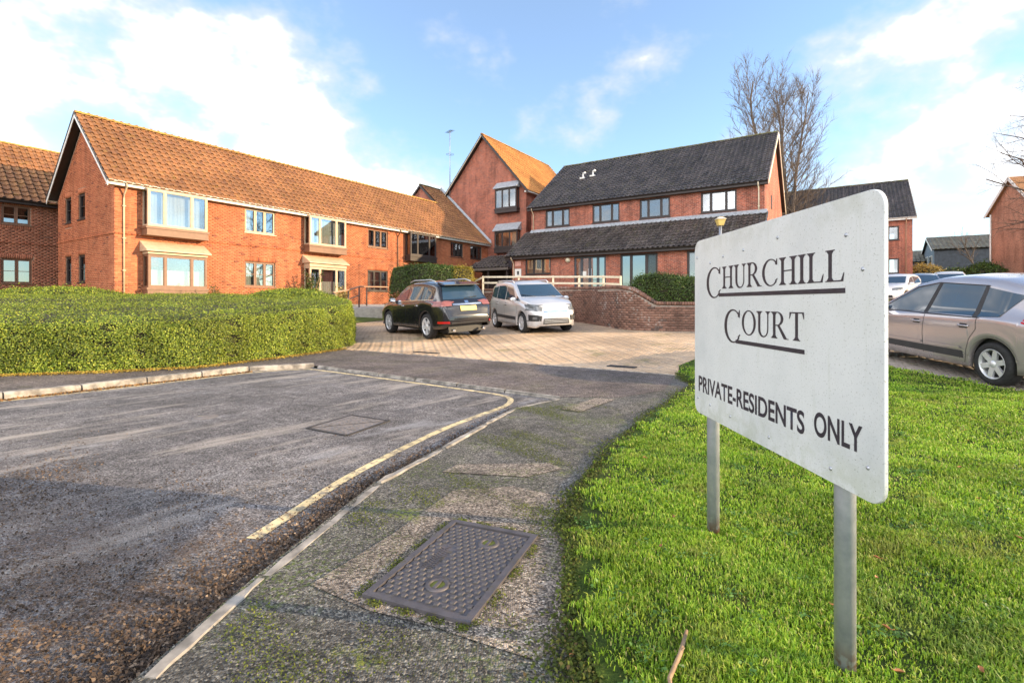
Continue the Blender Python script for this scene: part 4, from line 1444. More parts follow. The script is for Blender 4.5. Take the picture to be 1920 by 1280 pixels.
barn('weatherboard_barn', 'dark weatherboarded barn with pale windows in its grey gable end', 50.6, 60, 14, 4.2, 4.6, 7.6, 9.4, [(1.2, 3.2, 5.6, 7.0), (4.4, 6.2, 5.7, 7.1)])
barn('weatherboard_shed', 'small dark shed half hidden between brick block and barn', 52.5, 66, 6, 3.0, 4.6, 6.6, 8.2, [])

# gabled brick building at the right edge
GX = math.atan2(-.98, -.2)
gb = empty('brick_house', (43.0, 45, 2.6), GX); tag(gb, 'narrow brick gable at the right edge behind bare branches', 'building')
M_wall_peach = brick_surface('pale_red_brick_wall', [(.46, .20, .12), (.38, .16, .10)], (.42, .32, .25))
hw, ze_, za_ = 2.5, 6.6, 9.2
gp = [(0, 0, 0), (2 * hw, 0, 0), (2 * hw, 0, ze_), (hw, 0, za_), (0, 0, ze_)]
mb = MB()
mb.add([(x, y, z) for x, y, z in gp] + [(x, 9, z) for x, y, z in gp], [(0, 1, 2, 3, 4), (9, 8, 7, 6, 5), (0, 4, 9, 5), (1, 6, 7, 2)])
mb.build('wall', M_wall_peach, gb)
mb = MB()
for sg in (-1, 1):
    ex = hw + sg * (hw + .3); zz = ze_ - .3
    mb.hexa([(hw, -.3, za_ + .02), (ex, -.3, zz), (ex, 9, zz), (hw, 9, za_ + .02), (hw, -.3, za_ + .14), (ex, -.3, zz + .12), (ex, 9, zz + .12), (hw, 9, za_ + .14)])
mb.build('roof', M_tile_or, gb)
mb = MB()
for sg in (-1, 1):
    mb.bar((hw, -.32, za_ - .02), (hw + sg * (hw + .32), -.32, ze_ - .34), .04, .22)
mb.build('barge_board', M_white, gb)
MB().tube([(.1, -.08, 0), (.1, -.08, ze_ - .1)], .06, 8).build('downpipe', M_white, gb)

# ================================================================== sign board
M_panel = None


def sign_panel_mat():
    m = NT('weathered_white_sign_panel')
    o = m.obj()
    c = m.ramp(m.noise(o, 2.2, 6, .6), [(.3, (.54, .57, .57)), (.55, (.68, .70, .69)), (.8, (.61, .63, .60))])
    fl = m.rmap(m.noise(o, 150, 3, .6), .57, .70, 0, .6)
    c = m.mix(fl, c, (.25, .26, .22))
    sp = m.rmap(m.voro(o, 44), .10, .05, 0, .8)
    gate = m.rmap(m.noise(o, 4, 5, .65), .42, .58)
    c = m.mix(m.math('MULTIPLY', sp, gate), c, (.14, .15, .12))
    sz = m.n('ShaderNodeSeparateXYZ'); m.set(sz, 0, o)
    alg = m.math('MULTIPLY', m.rmap(sz.outputs[2], .80, .62), m.rmap(m.noise(o, 12, 6, .7), .40, .62))
    c = m.mix(m.math('MULTIPLY', alg, .45), c, (.36, .40, .28))
    alt = m.math('MULTIPLY', m.rmap(sz.outputs[2], 1.40, 1.53), m.rmap(m.noise(o, 10, 6, .7), .42, .66))
    c = m.mix(m.math('MULTIPLY', alt, .4), c, (.40, .42, .34))
    run = m.rmap(m.noise(m.mapping(o, (20, 20, 1.2)), 1.6, 5, .65), .54, .72, 0, .35)
    c = m.mix(run, c, (.52, .55, .48))
    m.base(c, .42, 0, .5)
    m.bump(m.noise(o, 90, 3), .08, .004)
    return m.m


M_panel = sign_panel_mat()
M_letter = plain('charcoal_sign_vinyl', (.028, .024, .036), .45, var=.25, scale=30)
SQ0, SQ1 = Vector((.985, 2.70)), Vector((1.040, 1.40))      # far and near edge in plan
sd = (SQ1 - SQ0).normalized(); SL = (SQ1 - SQ0).length
sgn = empty('sign_board', ((SQ0.x + SQ1.x) / 2 + .04, (SQ0.y + SQ1.y) / 2, 0), math.atan2(sd.y, sd.x))
tag(sgn, 'white board on two steel posts lettered Churchill Court, private residents only', 'sign')
# local x runs along the lettering (far to near), local -y is the face, z up
HW = SL / 2
PZ0, PZ1 = .622, 1.528
FACE = .04                     # the panel's front stands this far in front of the post line
YF = -FACE


def round_rect(x0, x1, z0, z1, r, n=7):
    out = []
    for cx, cz, a0 in ((x1 - r, z1 - r, 0), (x0 + r, z1 - r, 90), (x0 + r, z0 + r, 180), (x1 - r, z0 + r, 270)):
        for k in range(n + 1):
            a = R(a0 + 90 * k / n); out.append((cx + r * math.cos(a), cz + r * math.sin(a)))
    return out


rr = round_rect(-HW, HW, PZ0, PZ1, .055)
n = len(rr)
mb = MB()
ins = [(x * (1 - .002), PZ0 + (z - PZ0) * .998 + .0008) for x, z in rr]
mb.add([(x, YF, z) for x, z in ins] + [(x, YF + .002, z) for x, z in rr] + [(x, YF + .011, z) for x, z in rr],
       [tuple(range(n))[::-1], tuple(range(2 * n, 3 * n))] + [(i, n + i, n + (i + 1) % n, (i + 1) % n)[::-1] for i in range(n)] + [(n + i, 2 * n + i, 2 * n + (i + 1) % n, n + (i + 1) % n)[::-1] for i in range(n)])
o = mb.build('panel', M_panel, sgn)
bm = bmesh.new(); bm.from_mesh(o.data); bmesh.ops.recalc_face_normals(bm, faces=bm.faces[:]); bm.to_mesh(o.data); bm.free()


def pole_mat():
    m = NT('sign_post_steel')
    o = m.obj()
    c = m.ramp(m.noise(o, 14, 6, .65), [(.3, (.32, .35, .39)), (.6, (.46, .48, .52)), (.8, (.40, .40, .40))])
    sx = m.n('ShaderNodeSeparateXYZ'); m.set(sx, 0, o)
    rust = m.math('MULTIPLY', m.rmap(sx.outputs[2], .14, .02), m.rmap(m.noise(o, 30, 4), .42, .58))
    c = m.mix(rust, c, (.22, .10, .05))
    m.base(c, .42, .55)
    m.bump(m.noise(o, 60, 3), .12, .004)
    return m.m


M_post = pole_mat()
for q in (.135, 1.09):
    MB().tube([(q - HW, 0, -.1), (q - HW, 0, PZ1 - .06)], .0305, 20).build('post', M_post, sgn)
mb = MB()
for z in (.78, 1.36):
    mb.box(-HW + .06, HW - .06, YF + .0115, YF + .0305, z - .02, z + .02)
mb.build('rail', M_metal, sgn)

# serif capitals ----------------------------------------------------------------
def ell(cx, cz, rx, rz, a0, a1, n=24):
    return [(cx + rx * math.cos(R(a0 + (a1 - a0) * i / n)), cz + rz * math.sin(R(a0 + (a1 - a0) * i / n))) for i in range(n + 1)]


def strip(outer, inner):
    return [[outer[i], outer[i + 1], inner[i + 1], inner[i]] for i in range(len(outer) - 1)]


def stem(x, w=.125, sw=.10, z0=0.0, z1=1.0, top=True, bot=True):
    q = [[(x, z0), (x + w, z0), (x + w, z1), (x, z1)]]
    h = .035
    if bot:
        q += [[(x - sw, z0), (x + w + sw, z0), (x + w + sw, z0 + h), (x - sw, z0 + h)], [(x - sw * .6, z0 + h), (x, z0 + h), (x, z0 + .13)], [(x + w, z0 + h), (x + w + sw * .6, z0 + h), (x + w, z0 + .13)]]
    if top:
        q += [[(x - sw, z1 - h), (x + w + sw, z1 - h), (x + w + sw, z1), (x - sw, z1)], [(x - sw * .6, z1 - h), (x, z1 - .13), (x, z1 - h)], [(x + w, z1 - h), (x + w, z1 - .13), (x + w + sw * .6, z1 - h)]]
    return q


def glyph(ch):
    if ch == 'I': return stem(.1), .325
    if ch == 'H': return stem(.1) + stem(.575) + [[(.225, .49), (.575, .49), (.575, .53), (.225, .53)]], .80
    if ch == 'L': return stem(.1) + [[(.225, 0), (.60, 0), (.60, .04), (.225, .04)], [(.52, .04), (.60, .04), (.635, .27), (.61, .27)]], .66
    if ch == 'T': return stem(.275, top=False, z1=.96) + [[(.02, .955), (.655, .955), (.655, 1), (.02, 1)], [(.02, .955), (.10, .955), (.035, .76), (.012, .76)], [(.575, .955), (.655, .955), (.663, .76), (.64, .76)]], .675
    if ch == 'O':
        return strip(ell(.43, .5, .43, .52, 0, 360, 40), ell(.43, .5, .295, .475, 0, 360, 40)), .86
    if ch == 'U':
        q = stem(.1, bot=False, z0=.30) + stem(.60, w=.06, bot=False, z0=.30)
        return q + strip(ell(.38, .30, .28, .32, 180, 360, 24), ell(.4125, .30, .1875, .265, 180, 360, 24)), .77
    if ch == 'C':
        q = strip(ell(.43, .5, .43, .52, 42, 318, 40), ell(.455, .5, .32, .475, 42, 318, 40))
        q += [[(.66, .80), (.765, .76), (.765, 1.0), (.735, 1.0)], [(.66, .19), (.70, .145), (.79, .25), (.765, .27)]]
        return q, .82
    if ch == 'R':
        q = stem(.1) + strip(ell(.30, .735, .31, .265, 90, -90, 18), ell(.30, .735, .18, .225, 90, -90, 18))
        q += [[(.225, .96), (.30, .96), (.30, 1.0), (.225, 1.0)], [(.225, .47), (.30, .47), (.30, .51), (.225, .51)]]
        q += [[(.30, .50), (.43, .50), (.80, .0), (.63, .0)], [(.63, 0), (.86, 0), (.86, .03), (.63, .03)]]
        return q, .84
    return [], .4


def write(word, q0, q1, base, cap, name, label, big=1.42):
    """small capitals with a tall first letter that drops below the line"""
    x = 0.0; polys = []; gap = .035
    for i, ch in enumerate(word):
        g, adv = glyph(ch)
        k = big if i == 0 else 1.0
        dz = -.40 if i == 0 else 0.0
        polys += [[(x + px * k, pz * k + dz) for px, pz in p] for p in g]
        x += (adv + gap) * k
    tot = x - gap
    mb = MB()
    sx = (q1 - q0) / tot
    for i, p in enumerate(polys):
        y = YF - .0006 - .00001 * (i % 60)
        pts = [(q0 + a * sx - HW, y, base + b * cap) for a, b in p]
        area = sum(pts[j][0] * pts[(j + 1) % len(pts)][2] - pts[(j + 1) % len(pts)][0] * pts[j][2] for j in range(len(pts)))
        if area < 0: pts = pts[::-1]
        mb.add(pts, [tuple(range(len(pts)))])
    o = mb.build(name, M_letter, sgn); o['label'] = label
    return o


write('CHURCHILL', .149, 1.147, 1.268, .103, 'lettering', 'dark serif lettering reading Churchill')
write('COURT', .343, .945, 1.064, .103, 'lettering', 'dark serif lettering reading Court')
for q0, q1, z in ((.285, 1.147, 1.239), (.452, .945, 1.028)):
    mb = MB(); mb.box(q0 - HW, q1 - HW, YF - .0012, YF - .0004, z - .008, z + .008); mb.build('underline', M_letter, sgn)


def sans(text, q0, q1, base, cap):
    cu = bpy.data.curves.new('t', 'FONT'); cu.body = text; cu.offset = .022
    to = bpy.data.objects.new('t', cu); COL.objects.link(to)
    bpy.context.view_layer.update()
    dg = bpy.context.evaluated_depsgraph_get()
    me = bpy.data.meshes.new_from_object(to.evaluated_get(dg))
    bpy.data.objects.remove(to); bpy.data.curves.remove(cu)
    co = np.zeros(len(me.vertices) * 3, np.float32); me.vertices.foreach_get('co', co); co = co.reshape(-1, 3)
    mn = co.min(0); mx = co.max(0)
    out = np.zeros_like(co)
    out[:, 0] = q0 - HW + (co[:, 0] - mn[0]) / (mx[0] - mn[0]) * (q1 - q0)
    out[:, 1] = YF - .0008
    out[:, 2] = base + (co[:, 1] - mn[1]) / (mx[1] - mn[1]) * cap
    me.vertices.foreach_set('co', out.ravel()); me.update()
    bm = bmesh.new(); bm.from_mesh(me)
    for f in bm.faces:
        f.normal_update()
        if f.normal.y > 0: f.normal_flip()
    bm.to_mesh(me); bm.free()
    me.materials.clear()
    o = link('lettering', me, M_letter, sgn); o['label'] = 'dark sans lettering reading ' + text.lower()


sans('PRIVATE-RESIDENTS', .052, .945, .737, .083)
sans('ONLY', .997, 1.219, .752, .083)
# screws
for q, z in ((.045, .70), (.33, 1.42), (.52, 1.43), (.78, 1.45), (1.15, 1.41), (.19, 1.40), (.19, .69), (.40, .68), (.72, .67), (1.08, .665), (1.24, .72), (.03, 1.44), (1.22, 1.30)):
    mb = MB(); mb.lathe([(0.0001, .004), (.004, .0035), (.0065, .001), (.0068, 0)], 8, Matrix.Translation((q - HW, YF - .0002, z)) @ Matrix.Rotation(R(90), 4, 'X'))
    mb.build('screw', M_metal, sgn)

# ================================================================== retaining wall
rwall = empty('retaining_wall', (3.4, 17.5, .3)); tag(rwall, 'weathered brick retaining wall curving round the yard below the fence', 'wall')
RW = [(-2.2, 24.2), (-.2, 22.6), (2.0, 20.7), (2.85, 19.0), (3.3, 17.2), (3.65, 16.1), (4.3, 15.45), (5.2, 15.1), (6.6, 14.7), (9.5, 13.6)]
RP = catmull([(a, b, 0) for a, b in RW], 6)
acc = [0.0]
for a, b in zip(RP[:-1], RP[1:]): acc.append(acc[-1] + (b - a).length)
acc = np.array(acc); RPX = np.array([p.x for p in RP]); RPY = np.array([p.y for p in RP])


def rw_at(l):
    x = np.interp(l, acc, RPX); y = np.interp(l, acc, RPY)
    x2 = np.interp(l + .05, acc, RPX); y2 = np.interp(l + .05, acc, RPY); x1 = np.interp(l - .05, acc, RPX); y1 = np.interp(l - .05, acc, RPY)
    d = Vector((x2 - x1, y2 - y1)).normalized()
    return Vector((x, y)), d


def rw_top(l):
    p, _ = rw_at(l)
    # high under the fence, swept down to a low wall below the hedge
    return float(np.interp(p.x, [2.0, 3.45, 3.75, 4.4, 6], [1.78, 1.70, 1.62, 1.16, 1.14]))


mbk = MB(); ls = np.linspace(.06, acc[-1] - .06, 90); vs = []
for l in ls:
    p, d = rw_at(l); n = Vector((d.y, -d.x)); t = rw_top(l) - .03; b = gh(p.x, p.y) - .2
    # n points to the yard side (camera)
    for o_, z in ((-.012, b), (-.012, t), (-.22, t), (-.22, b)): vs.append((p.x + (-n.x if n.y > 0 else n.x) * o_, p.y + (-n.y if n.y > 0 else n.y) * o_, z))
mbk.add(vs, [(4 * i + k, 4 * i + 4 + k, 4 * i + 4 + (k + 1) % 4, 4 * i + (k + 1) % 4) for i in range(len(ls) - 1) for k in range(4)])
mbk.v = [(x - 3.4, y - 17.5, z - .3) for x, y, z in mbk.v]
core = mbk.build('core', M_mortar_old, rwall)
recs = []
for c in range(0, 22):
    z = .34 + c * .075
    l = .08 + (.1125 if c % 2 else 0)
    while l < acc[-1] - .25:
        lc = l + .1075
        p, d = rw_at(lc)
        top = rw_top(lc)
        if z + .075 < top - .03 and z > gh(p.x, p.y) - .08: recs.append((p.x, p.y, z + .0375, math.atan2(d.y, d.x), .1075, .0325, .015))
        l += .225
l = .08
while l < acc[-1] - .12:            # brick-on-edge coping
    p, d = rw_at(l + .0325)
    z0 = rw_top(l); z1 = rw_top(l + .0325)
    recs.append((p.x, p.y, z0 + .035, math.atan2(d.y, d.x), .0325, .052, .02)); l += .075
rec = np.array(recs)
own = np.argsort(np.where((rec[:, 4] > .1) & (960 + FPX * rec[:, 0] / rec[:, 1] < 1300), np.hypot(rec[:, 0], rec[:, 1]), 1e3))[:300]
mesh_c = {}


def rw_brick_v(hl, hh, outp):
    # x along, +y back into the wall; front at -outp
    return np.array([(-hl, -outp, -hh), (hl, -outp, -hh), (hl, .1 if hl > .1 else .2, -hh), (-hl, .1 if hl > .1 else .2, -hh), (-hl, -outp, hh), (hl, -outp, hh), (hl, .1 if hl > .1 else .2, hh), (-hl, .1 if hl > .1 else .2, hh)])


BF = np.array([(0, 3, 2, 1), (4, 5, 6, 7), (0, 1, 5, 4), (1, 2, 6, 5), (3, 0, 4, 7)])
mk = np.ones(len(rec), bool); mk[own] = False
VV = []
for r_ in rec[mk]:
    v = rw_brick_v(*r_[4:7]); a = r_[3]
    a2 = a if math.sin(a) < .7 else a
    ca_, sa_ = math.cos(a), math.sin(a)
    jj = rng.normal(0, .003)
    VV.append(np.stack([r_[0] - 3.4 + v[:, 0] * ca_ - (v[:, 1] + jj) * sa_, r_[1] - 17.5 + v[:, 0] * sa_ + (v[:, 1] + jj) * ca_, r_[2] - .3 + v[:, 2]], -1))
VV = np.array(VV)
o = link('bricks', mesh_np('bricks', VV.reshape(-1, 3), (BF[None] + (np.arange(len(VV)) * 8)[:, None, None]).reshape(-1, 4)), M_brick_old, core); o['kind'] = 'stuff'
me = mesh_np('brick', rw_brick_v(.1075, .0325, .015), BF); me.materials.append(M_brick_old)
for i in own:
    ob = bpy.data.objects.new('brick', me); ob.location = (rec[i, 0] - 3.4, rec[i, 1] - 17.5, rec[i, 2] - .3); ob.rotation_euler = (0, 0, rec[i, 3]); ob.parent = core; COL.objects.link(ob)
mb = MB(); mb.box(-.05, .05, -.02, .0, -.09, .09)
p_, d_ = rw_at(float(np.interp(2.3, RPX, acc)))
o = mb.build('wall_marker', M_white, rwall); o.location = (p_.x - 3.4 - .06, p_.y - 17.5 - .06, 1.05); o.rotation_euler = (0, 0, math.atan2(d_.y, d_.x))

# terrace behind the wall
terr = [(p.x + .1, p.y + .12) for p in RP] + [(13, 16), (16, 22), stp(21.4, -21), stp(21.4, -5), stp(21.4, 0), (-6.5, 32)]
bm = bmesh.new(); f = bm.faces.new([bm.verts.new((x, y, float(np.interp(x, [3.4, 4.4], [1.62, 1.08])) + max(0, min(.55, (y - 17) * .08)) * (1 if x > 4 else 0))) for x, y in terr])
bmesh.ops.triangulate(bm, faces=bm.faces[:]); me = bpy.data.meshes.new('terrace'); bm.to_mesh(me); bm.free()
for p in me.polygons: pass
tr = link('terrace', me, M_ground); tr['kind'] = 'structure'

# ================================================================== cream post and rail fence
fence = empty('rail_fence', (1.3, 21.6, 1.7)); tag(fence, 'cream timber post and rail fence above the retaining wall', 'fence')
FP = [(-1.35, 23.4), (.3, 22.3), (1.75, 21.3), (2.75, 20.5), (3.6, 19.7), (4.1, 18.9)]
FZ = [2.44, 2.39, 2.34, 2.30, 2.26, 2.2]
for (x, y), z in zip(FP, FZ):
    mb = MB(); mb.box(x - .04 - 1.3, x + .04 - 1.3, y - .04 - 21.6, y + .04 - 21.6, -.15, z - 1.7 + .02); mb.build('post', M_cream, fence)
mids = []
for k in range(len(FP) - 1):
    for i, dz in enumerate((-.03, -.30)):
        a = Vector((FP[k][0] - 1.3, FP[k][1] - 21.6 - .065, FZ[k] - 1.7 + dz)); b = Vector((FP[k + 1][0] - 1.3, FP[k + 1][1] - 21.6 - .065, FZ[k + 1] - 1.7 + dz))
        MB().bar(a, b - (b - a).normalized() * .004, .035, .078).build('rail', M_cream, fence)
a = Vector((FP[0][0] - 1.3, FP[0][1] - 21.6, FZ[0] - 1.7)); MB().bar(a + Vector((0, 0, -.03)), a + Vector((-.9, .75, -.45)), .035, .078).build('rail', M_cream, fence)

# ================================================================== handrail beside the wing's ramp
hr = empty('handrail', (-9, 27.5, 1.1)); tag(hr, 'dark tubular handrail beside the ramp to the wing', 'handrail')
hp = [(-7.2, 20.2, 1.62), (-7.35, 22.5, 1.78), (-7.45, 24.4, 2.0), (-7.6, 26.2, 2.05), (-5.6, 27.2, 2.05)]
hp = [(x + 9, y - 27.5, z - 1.1) for x, y, z in hp]
MB().tube(hp, .035, 8).build('top_rail', M_pipe_brown, hr)
MB().tube([(x, y, z - .42) for x, y, z in hp[:3]], .03, 8).build('mid_rail', M_pipe_brown, hr)
for x, y, z in hp: MB().tube([(x, y, z), (x, y, -.3)], .035, 8).build('post', M_dark, hr)
rampm = MB(); rampm.hexa([(-7.9, 23, .2), (-4.4, 24.5, .2), (-5.0, 29, .2), (-9.3, 28, .2), (-7.9, 23, .95), (-4.4, 24.5, 1.0), (-5.0, 29, 1.13), (-9.3, 28, 1.13)]); o = rampm.build('ramp_path', plain('pale_concrete_path', (.38, .35, .31), .9, var=.15)); o['kind'] = 'structure'

# lamp post behind the sign
lpo = empty('lamp_post', (6.2, 14.9, 1.0)); tag(lpo, 'short lamp post with a square yellowed lantern rising behind the sign', 'lamp post')
MB().tube([(0, 0, 0), (0, 0, 2.52)], .04, 10).build('pole', M_metal, lpo)
M_lantern = plain('yellowed_lantern_plastic', (.62, .48, .16), .4)
mb = MB(); mb.hexa([(-.07, -.07, 2.5), (.07, -.07, 2.5), (.07, .07, 2.5), (-.07, .07, 2.5), (-.12, -.12, 2.68), (.12, -.12, 2.68), (.12, .12, 2.68), (-.12, .12, 2.68)]); mb.build('lantern', M_lantern, lpo)
mb = MB(); mb.hexa([(-.14, -.14, 2.683), (.14, -.14, 2.683), (.14, .14, 2.683), (-.14, .14, 2.683), (-.06, -.06, 2.75), (.06, -.06, 2.75), (.06, .06, 2.75), (-.06, .06, 2.75)]); mb.build('lamp_cap', M_cream, lpo)

# ================================================================== covers in the ground
def cover_mat(name, col):
    m = NT(name)
    p = m.obj()
    c = m.ramp(m.noise(p, 8, 6, .65), [(.3, tuple(x * .6 for x in col)), (.55, col), (.8, (col[0] * 1.25, col[1] * 1.12, col[2] * 1.1))])
    dirt = m.rmap(m.noise(p, 26, 5, .7), .52, .66, 0, .75)
    c = m.mix(dirt, c, (.10, .085, .05))
    m.base(c, .55, .35)
    m.bump(m.noise(p, 120, 3), .25, .002)
    return m.m


M_iron = cover_mat('cast_iron_cover', (.115, .105, .112))
cvx = Vector((.285 + .0, 0));
A_, B_, C_, D_ = Vector((-.617, 2.04)), Vector((-.157, 1.847)), Vector((.142, 2.561)), Vector((-.322, 2.748))
ux = ((B_ - A_) + (C_ - D_)).normalized(); uy = ((D_ - A_) + (C_ - B_)).normalized(); cc = (A_ + B_ + C_ + D_) / 4
mc = empty('manhole_cover', (cc.x, cc.y, .006), math.atan2(ux.y, ux.x)); tag(mc, 'rectangular cast iron cover with raised studs set in the path', 'manhole cover')
CWx, CWy = .245, .382
mb = MB()
mb.box(-CWx, CWx, -CWy, -CWy + .03, -.05, .012); mb.box(-CWx, CWx, CWy - .03, CWy, -.05, .012); mb.box(-CWx, -CWx + .03, -CWy + .03, CWy - .03, -.05, .012); mb.box(CWx - .03, CWx, -CWy + .03, CWy - .03, -.05, .012)
mb.build('frame', M_iron, mc)
mb = MB(); mb.box(-CWx + .036, CWx - .036, -CWy + .036, CWy - .036, -.05, .004)
plate = mb.build('plate', M_iron, mc)
keys = [(.0, -.20), (.045, .215)]
stud = MB(); a = .0112; stud.hexa([(-a, -a, .0), (a, -a, .0), (a, a, .0), (-a, a, .0), (-a * .75, -a * .75, .0065), (a * .75, -a * .75, .0065), (a * .75, a * .75, .0065), (-a * .75, a * .75, .0065)])
sm = stud.mesh('stud'); sm.materials.append(M_iron)
for j in range(20):
    for i in range(11):
        x = -.19 + i * .038 + (.0095 if j % 2 else -.0095); y = -.318 + j * .0335
        if any((x - kx) ** 2 + (y - ky) ** 2 < .066 ** 2 for kx, ky in keys): continue
        if abs(x) > .2: continue
        if -.155 < x < -.075 and -.11 < y < .13: continue
        ob = bpy.data.objects.new('stud', sm); ob.location = (x, y, .004); ob.parent = plate; COL.objects.link(ob)
for kx, ky in keys:
    mb = MB(); mb.lathe([(.032, .0045), (.034, .011), (.050, .011), (.053, .0045)], 28, Matrix.Translation((kx, ky, 0))); mb.bar((kx, ky - .033, .008), (kx, ky + .033, .008), .014, .007)
    mb.build('key_ring', M_iron, plate)
    mb = MB(); mb.lathe([(.0001, .0052), (.032, .005)], 20, Matrix.Translation((kx, ky, 0))); mb.build('moss_plug', plain('moss', (.16, .17, .03), .95), plate)
for row, (x0, ln) in enumerate(((-.14, .2), (-.118, .22), (-.096, .16))):          # worn maker's lettering, only its relief survives
    mb = MB(); y = -.10
    while y < -.10 + ln:
        w = random.uniform(.006, .012); mb.box(x0 - .007, x0 + .007, y, y + w * .5, .004, .0075); mb.box(x0 - .007, x0 - .003, y + w * .5, y + w, .004, .0075); y += w + .007
    mb.build('worn_relief', M_iron, plate)

# cover in the road: two triangles in a square frame
M_iron2 = cover_mat('worn_road_cover', (.24, .215, .20))
q = [Vector((-2.02, 4.93)), Vector((-1.54, 4.66)), Vector((-1.29, 5.24)), Vector((-1.76, 5.50))]
c4 = sum(q, Vector((0, 0))) / 4
rcv = empty('road_cover', (c4.x, c4.y, RZ + .002)); tag(rcv, 'square road cover split into two triangles, set in the tarmac', 'manhole cover')
mb = MB(); ql = [p - c4 for p in q]
for k in range(4):
    a, b = ql[k], ql[(k + 1) % 4]
    mb.bar((a.x, a.y, .0), (b.x, b.y, .0), .030, .012)
mb.bar((ql[0].x, ql[0].y, .0), (ql[2].x, ql[2].y, .0), .014, .008)
mb.build('frame', cover_mat('dark_cover_frame', (.05, .045, .042)), rcv)
for tri in ((0, 1, 2), (2, 3, 0)):
    pts = [ql[k] for k in tri]; g = sum(pts, Vector((0, 0))) / 3
    pts = [g + (p - g) * .90 for p in pts]
    mb = MB(); mb.add([(p.x, p.y, .004) for p in pts] + [(p.x, p.y, -.03) for p in pts], [(0, 1, 2), (0, 3, 4, 1), (1, 4, 5, 2), (2, 5, 3, 0)])
    pl = mb.build('plate', M_iron2, rcv)
    mb = MB()
    e1 = (pts[1] - pts[0]); e2 = (pts[2] - pts[0])
    for i in range(9):
        for j in range(9 - i):
            if i + j > 7: continue
            c = pts[0] + e1 * ((i + .5) / 9.0) + e2 * ((j + .5) / 9.0); d = (e1 if (i + j) % 2 else e2).normalized() * .014
            mb.bar((c.x - d.x, c.y - d.y, .005), (c.x + d.x, c.y + d.y, .005), .012, .006)
    o = mb.build('treads', M_iron2, pl); o['kind'] = 'stuff'
rp = MB(); rp.lathe([(.0001, .003), (.12, .003), (.125, 0)], 24); o = rp.build('stopcock_cover', M_iron2); o.location = (-3.32, 5.42, RZ + .001); o.scale = (1, 1, 1)
tag(o, 'small round iron stopcock cover in the road', 'manhole cover')

# ================================================================== hedges
def leaf_mat(name, cols, rough=.45, trans=.25):
    m = NT(name)
    r = m.n('ShaderNodeNewGeometry').outputs['Random Per Island']
    c = m.ramp(r, [(0, cols[0]), (.45, cols[1]), (.8, cols[2]), (1, cols[3])])
    g = m.noise(m.pos(), 1.3, 4)
    c = m.hsv(c, v=m.rmap(g, .3, .7, .72, 1.3))
    m.base(c, rough, 0, .4)
    m.b.inputs['Subsurface Weight'].default_value = 0.0
    # thin leaves let some light through
    tr = m.n('ShaderNodeBsdfTranslucent'); m.set(tr, 'Color', c)
    mx = m.n('ShaderNodeMixShader'); mx.inputs[0].default_value = trans
    m.t.links.new(m.b.outputs[0], mx.inputs[1]); m.t.links.new(tr.outputs[0], mx.inputs[2])
    m.t.links.new(mx.outputs[0], m.t.nodes['Material Output'].inputs[0])
    return m.m


M_leaf = leaf_mat('hedge_leaf', [(.05, .085, .012), (.17, .24, .026), (.29, .35, .038), (.42, .43, .055)])
M_leaf_dk = leaf_mat('dark_hedge_leaf', [(.03, .06, .012), (.05, .09, .015), (.08, .13, .02), (.12, .15, .03)])
M_leaf_gold = leaf_mat('gold_shrub_leaf', [(.30, .20, .04), (.38, .28, .07), (.22, .17, .04), (.45, .36, .14)])
M_core = plain('hedge_inner_shade', (.028, .026, .012), 1.0, var=.5, scale=8)  # near-black shell; the shade inside the hedge is put into its colour


def scatter_leaves(P, Nn, size, jitter, seed=1, tilt=.7):
    """one small folded leaf at each point, facing roughly along the given normal"""
    g = np.random.default_rng(seed)
    n = len(P)
    P = P + Nn * g.normal(0, jitter, n)[:, None]
    d = Nn + g.normal(0, tilt, (n, 3)); d /= np.linalg.norm(d, axis=1)[:, None]
    a = g.normal(0, 1, (n, 3)); a -= (a * d).sum(1)[:, None] * d; a /= np.linalg.norm(a, axis=1)[:, None]
    b = np.cross(d, a)
    L = size * g.uniform(.7, 1.35, n)[:, None]; Wd = L * .32
    # diamond leaf folded along its midrib: base, left, tip, right
    v0 = P - a * L * .5; v2 = P + a * L * .5; v1 = P + b * Wd + d * Wd * .35; v3 = P - b * Wd + d * Wd * .35
    V = np.stack([v0, v1, v2, v3], 1).reshape(-1, 3)
    i = np.arange(n)[:, None] * 4
    F = np.concatenate([np.stack([i, i + 1, i + 2], -1).reshape(-1, 3), np.stack([i, i + 2, i + 3], -1).reshape(-1, 3)])
    return V, F


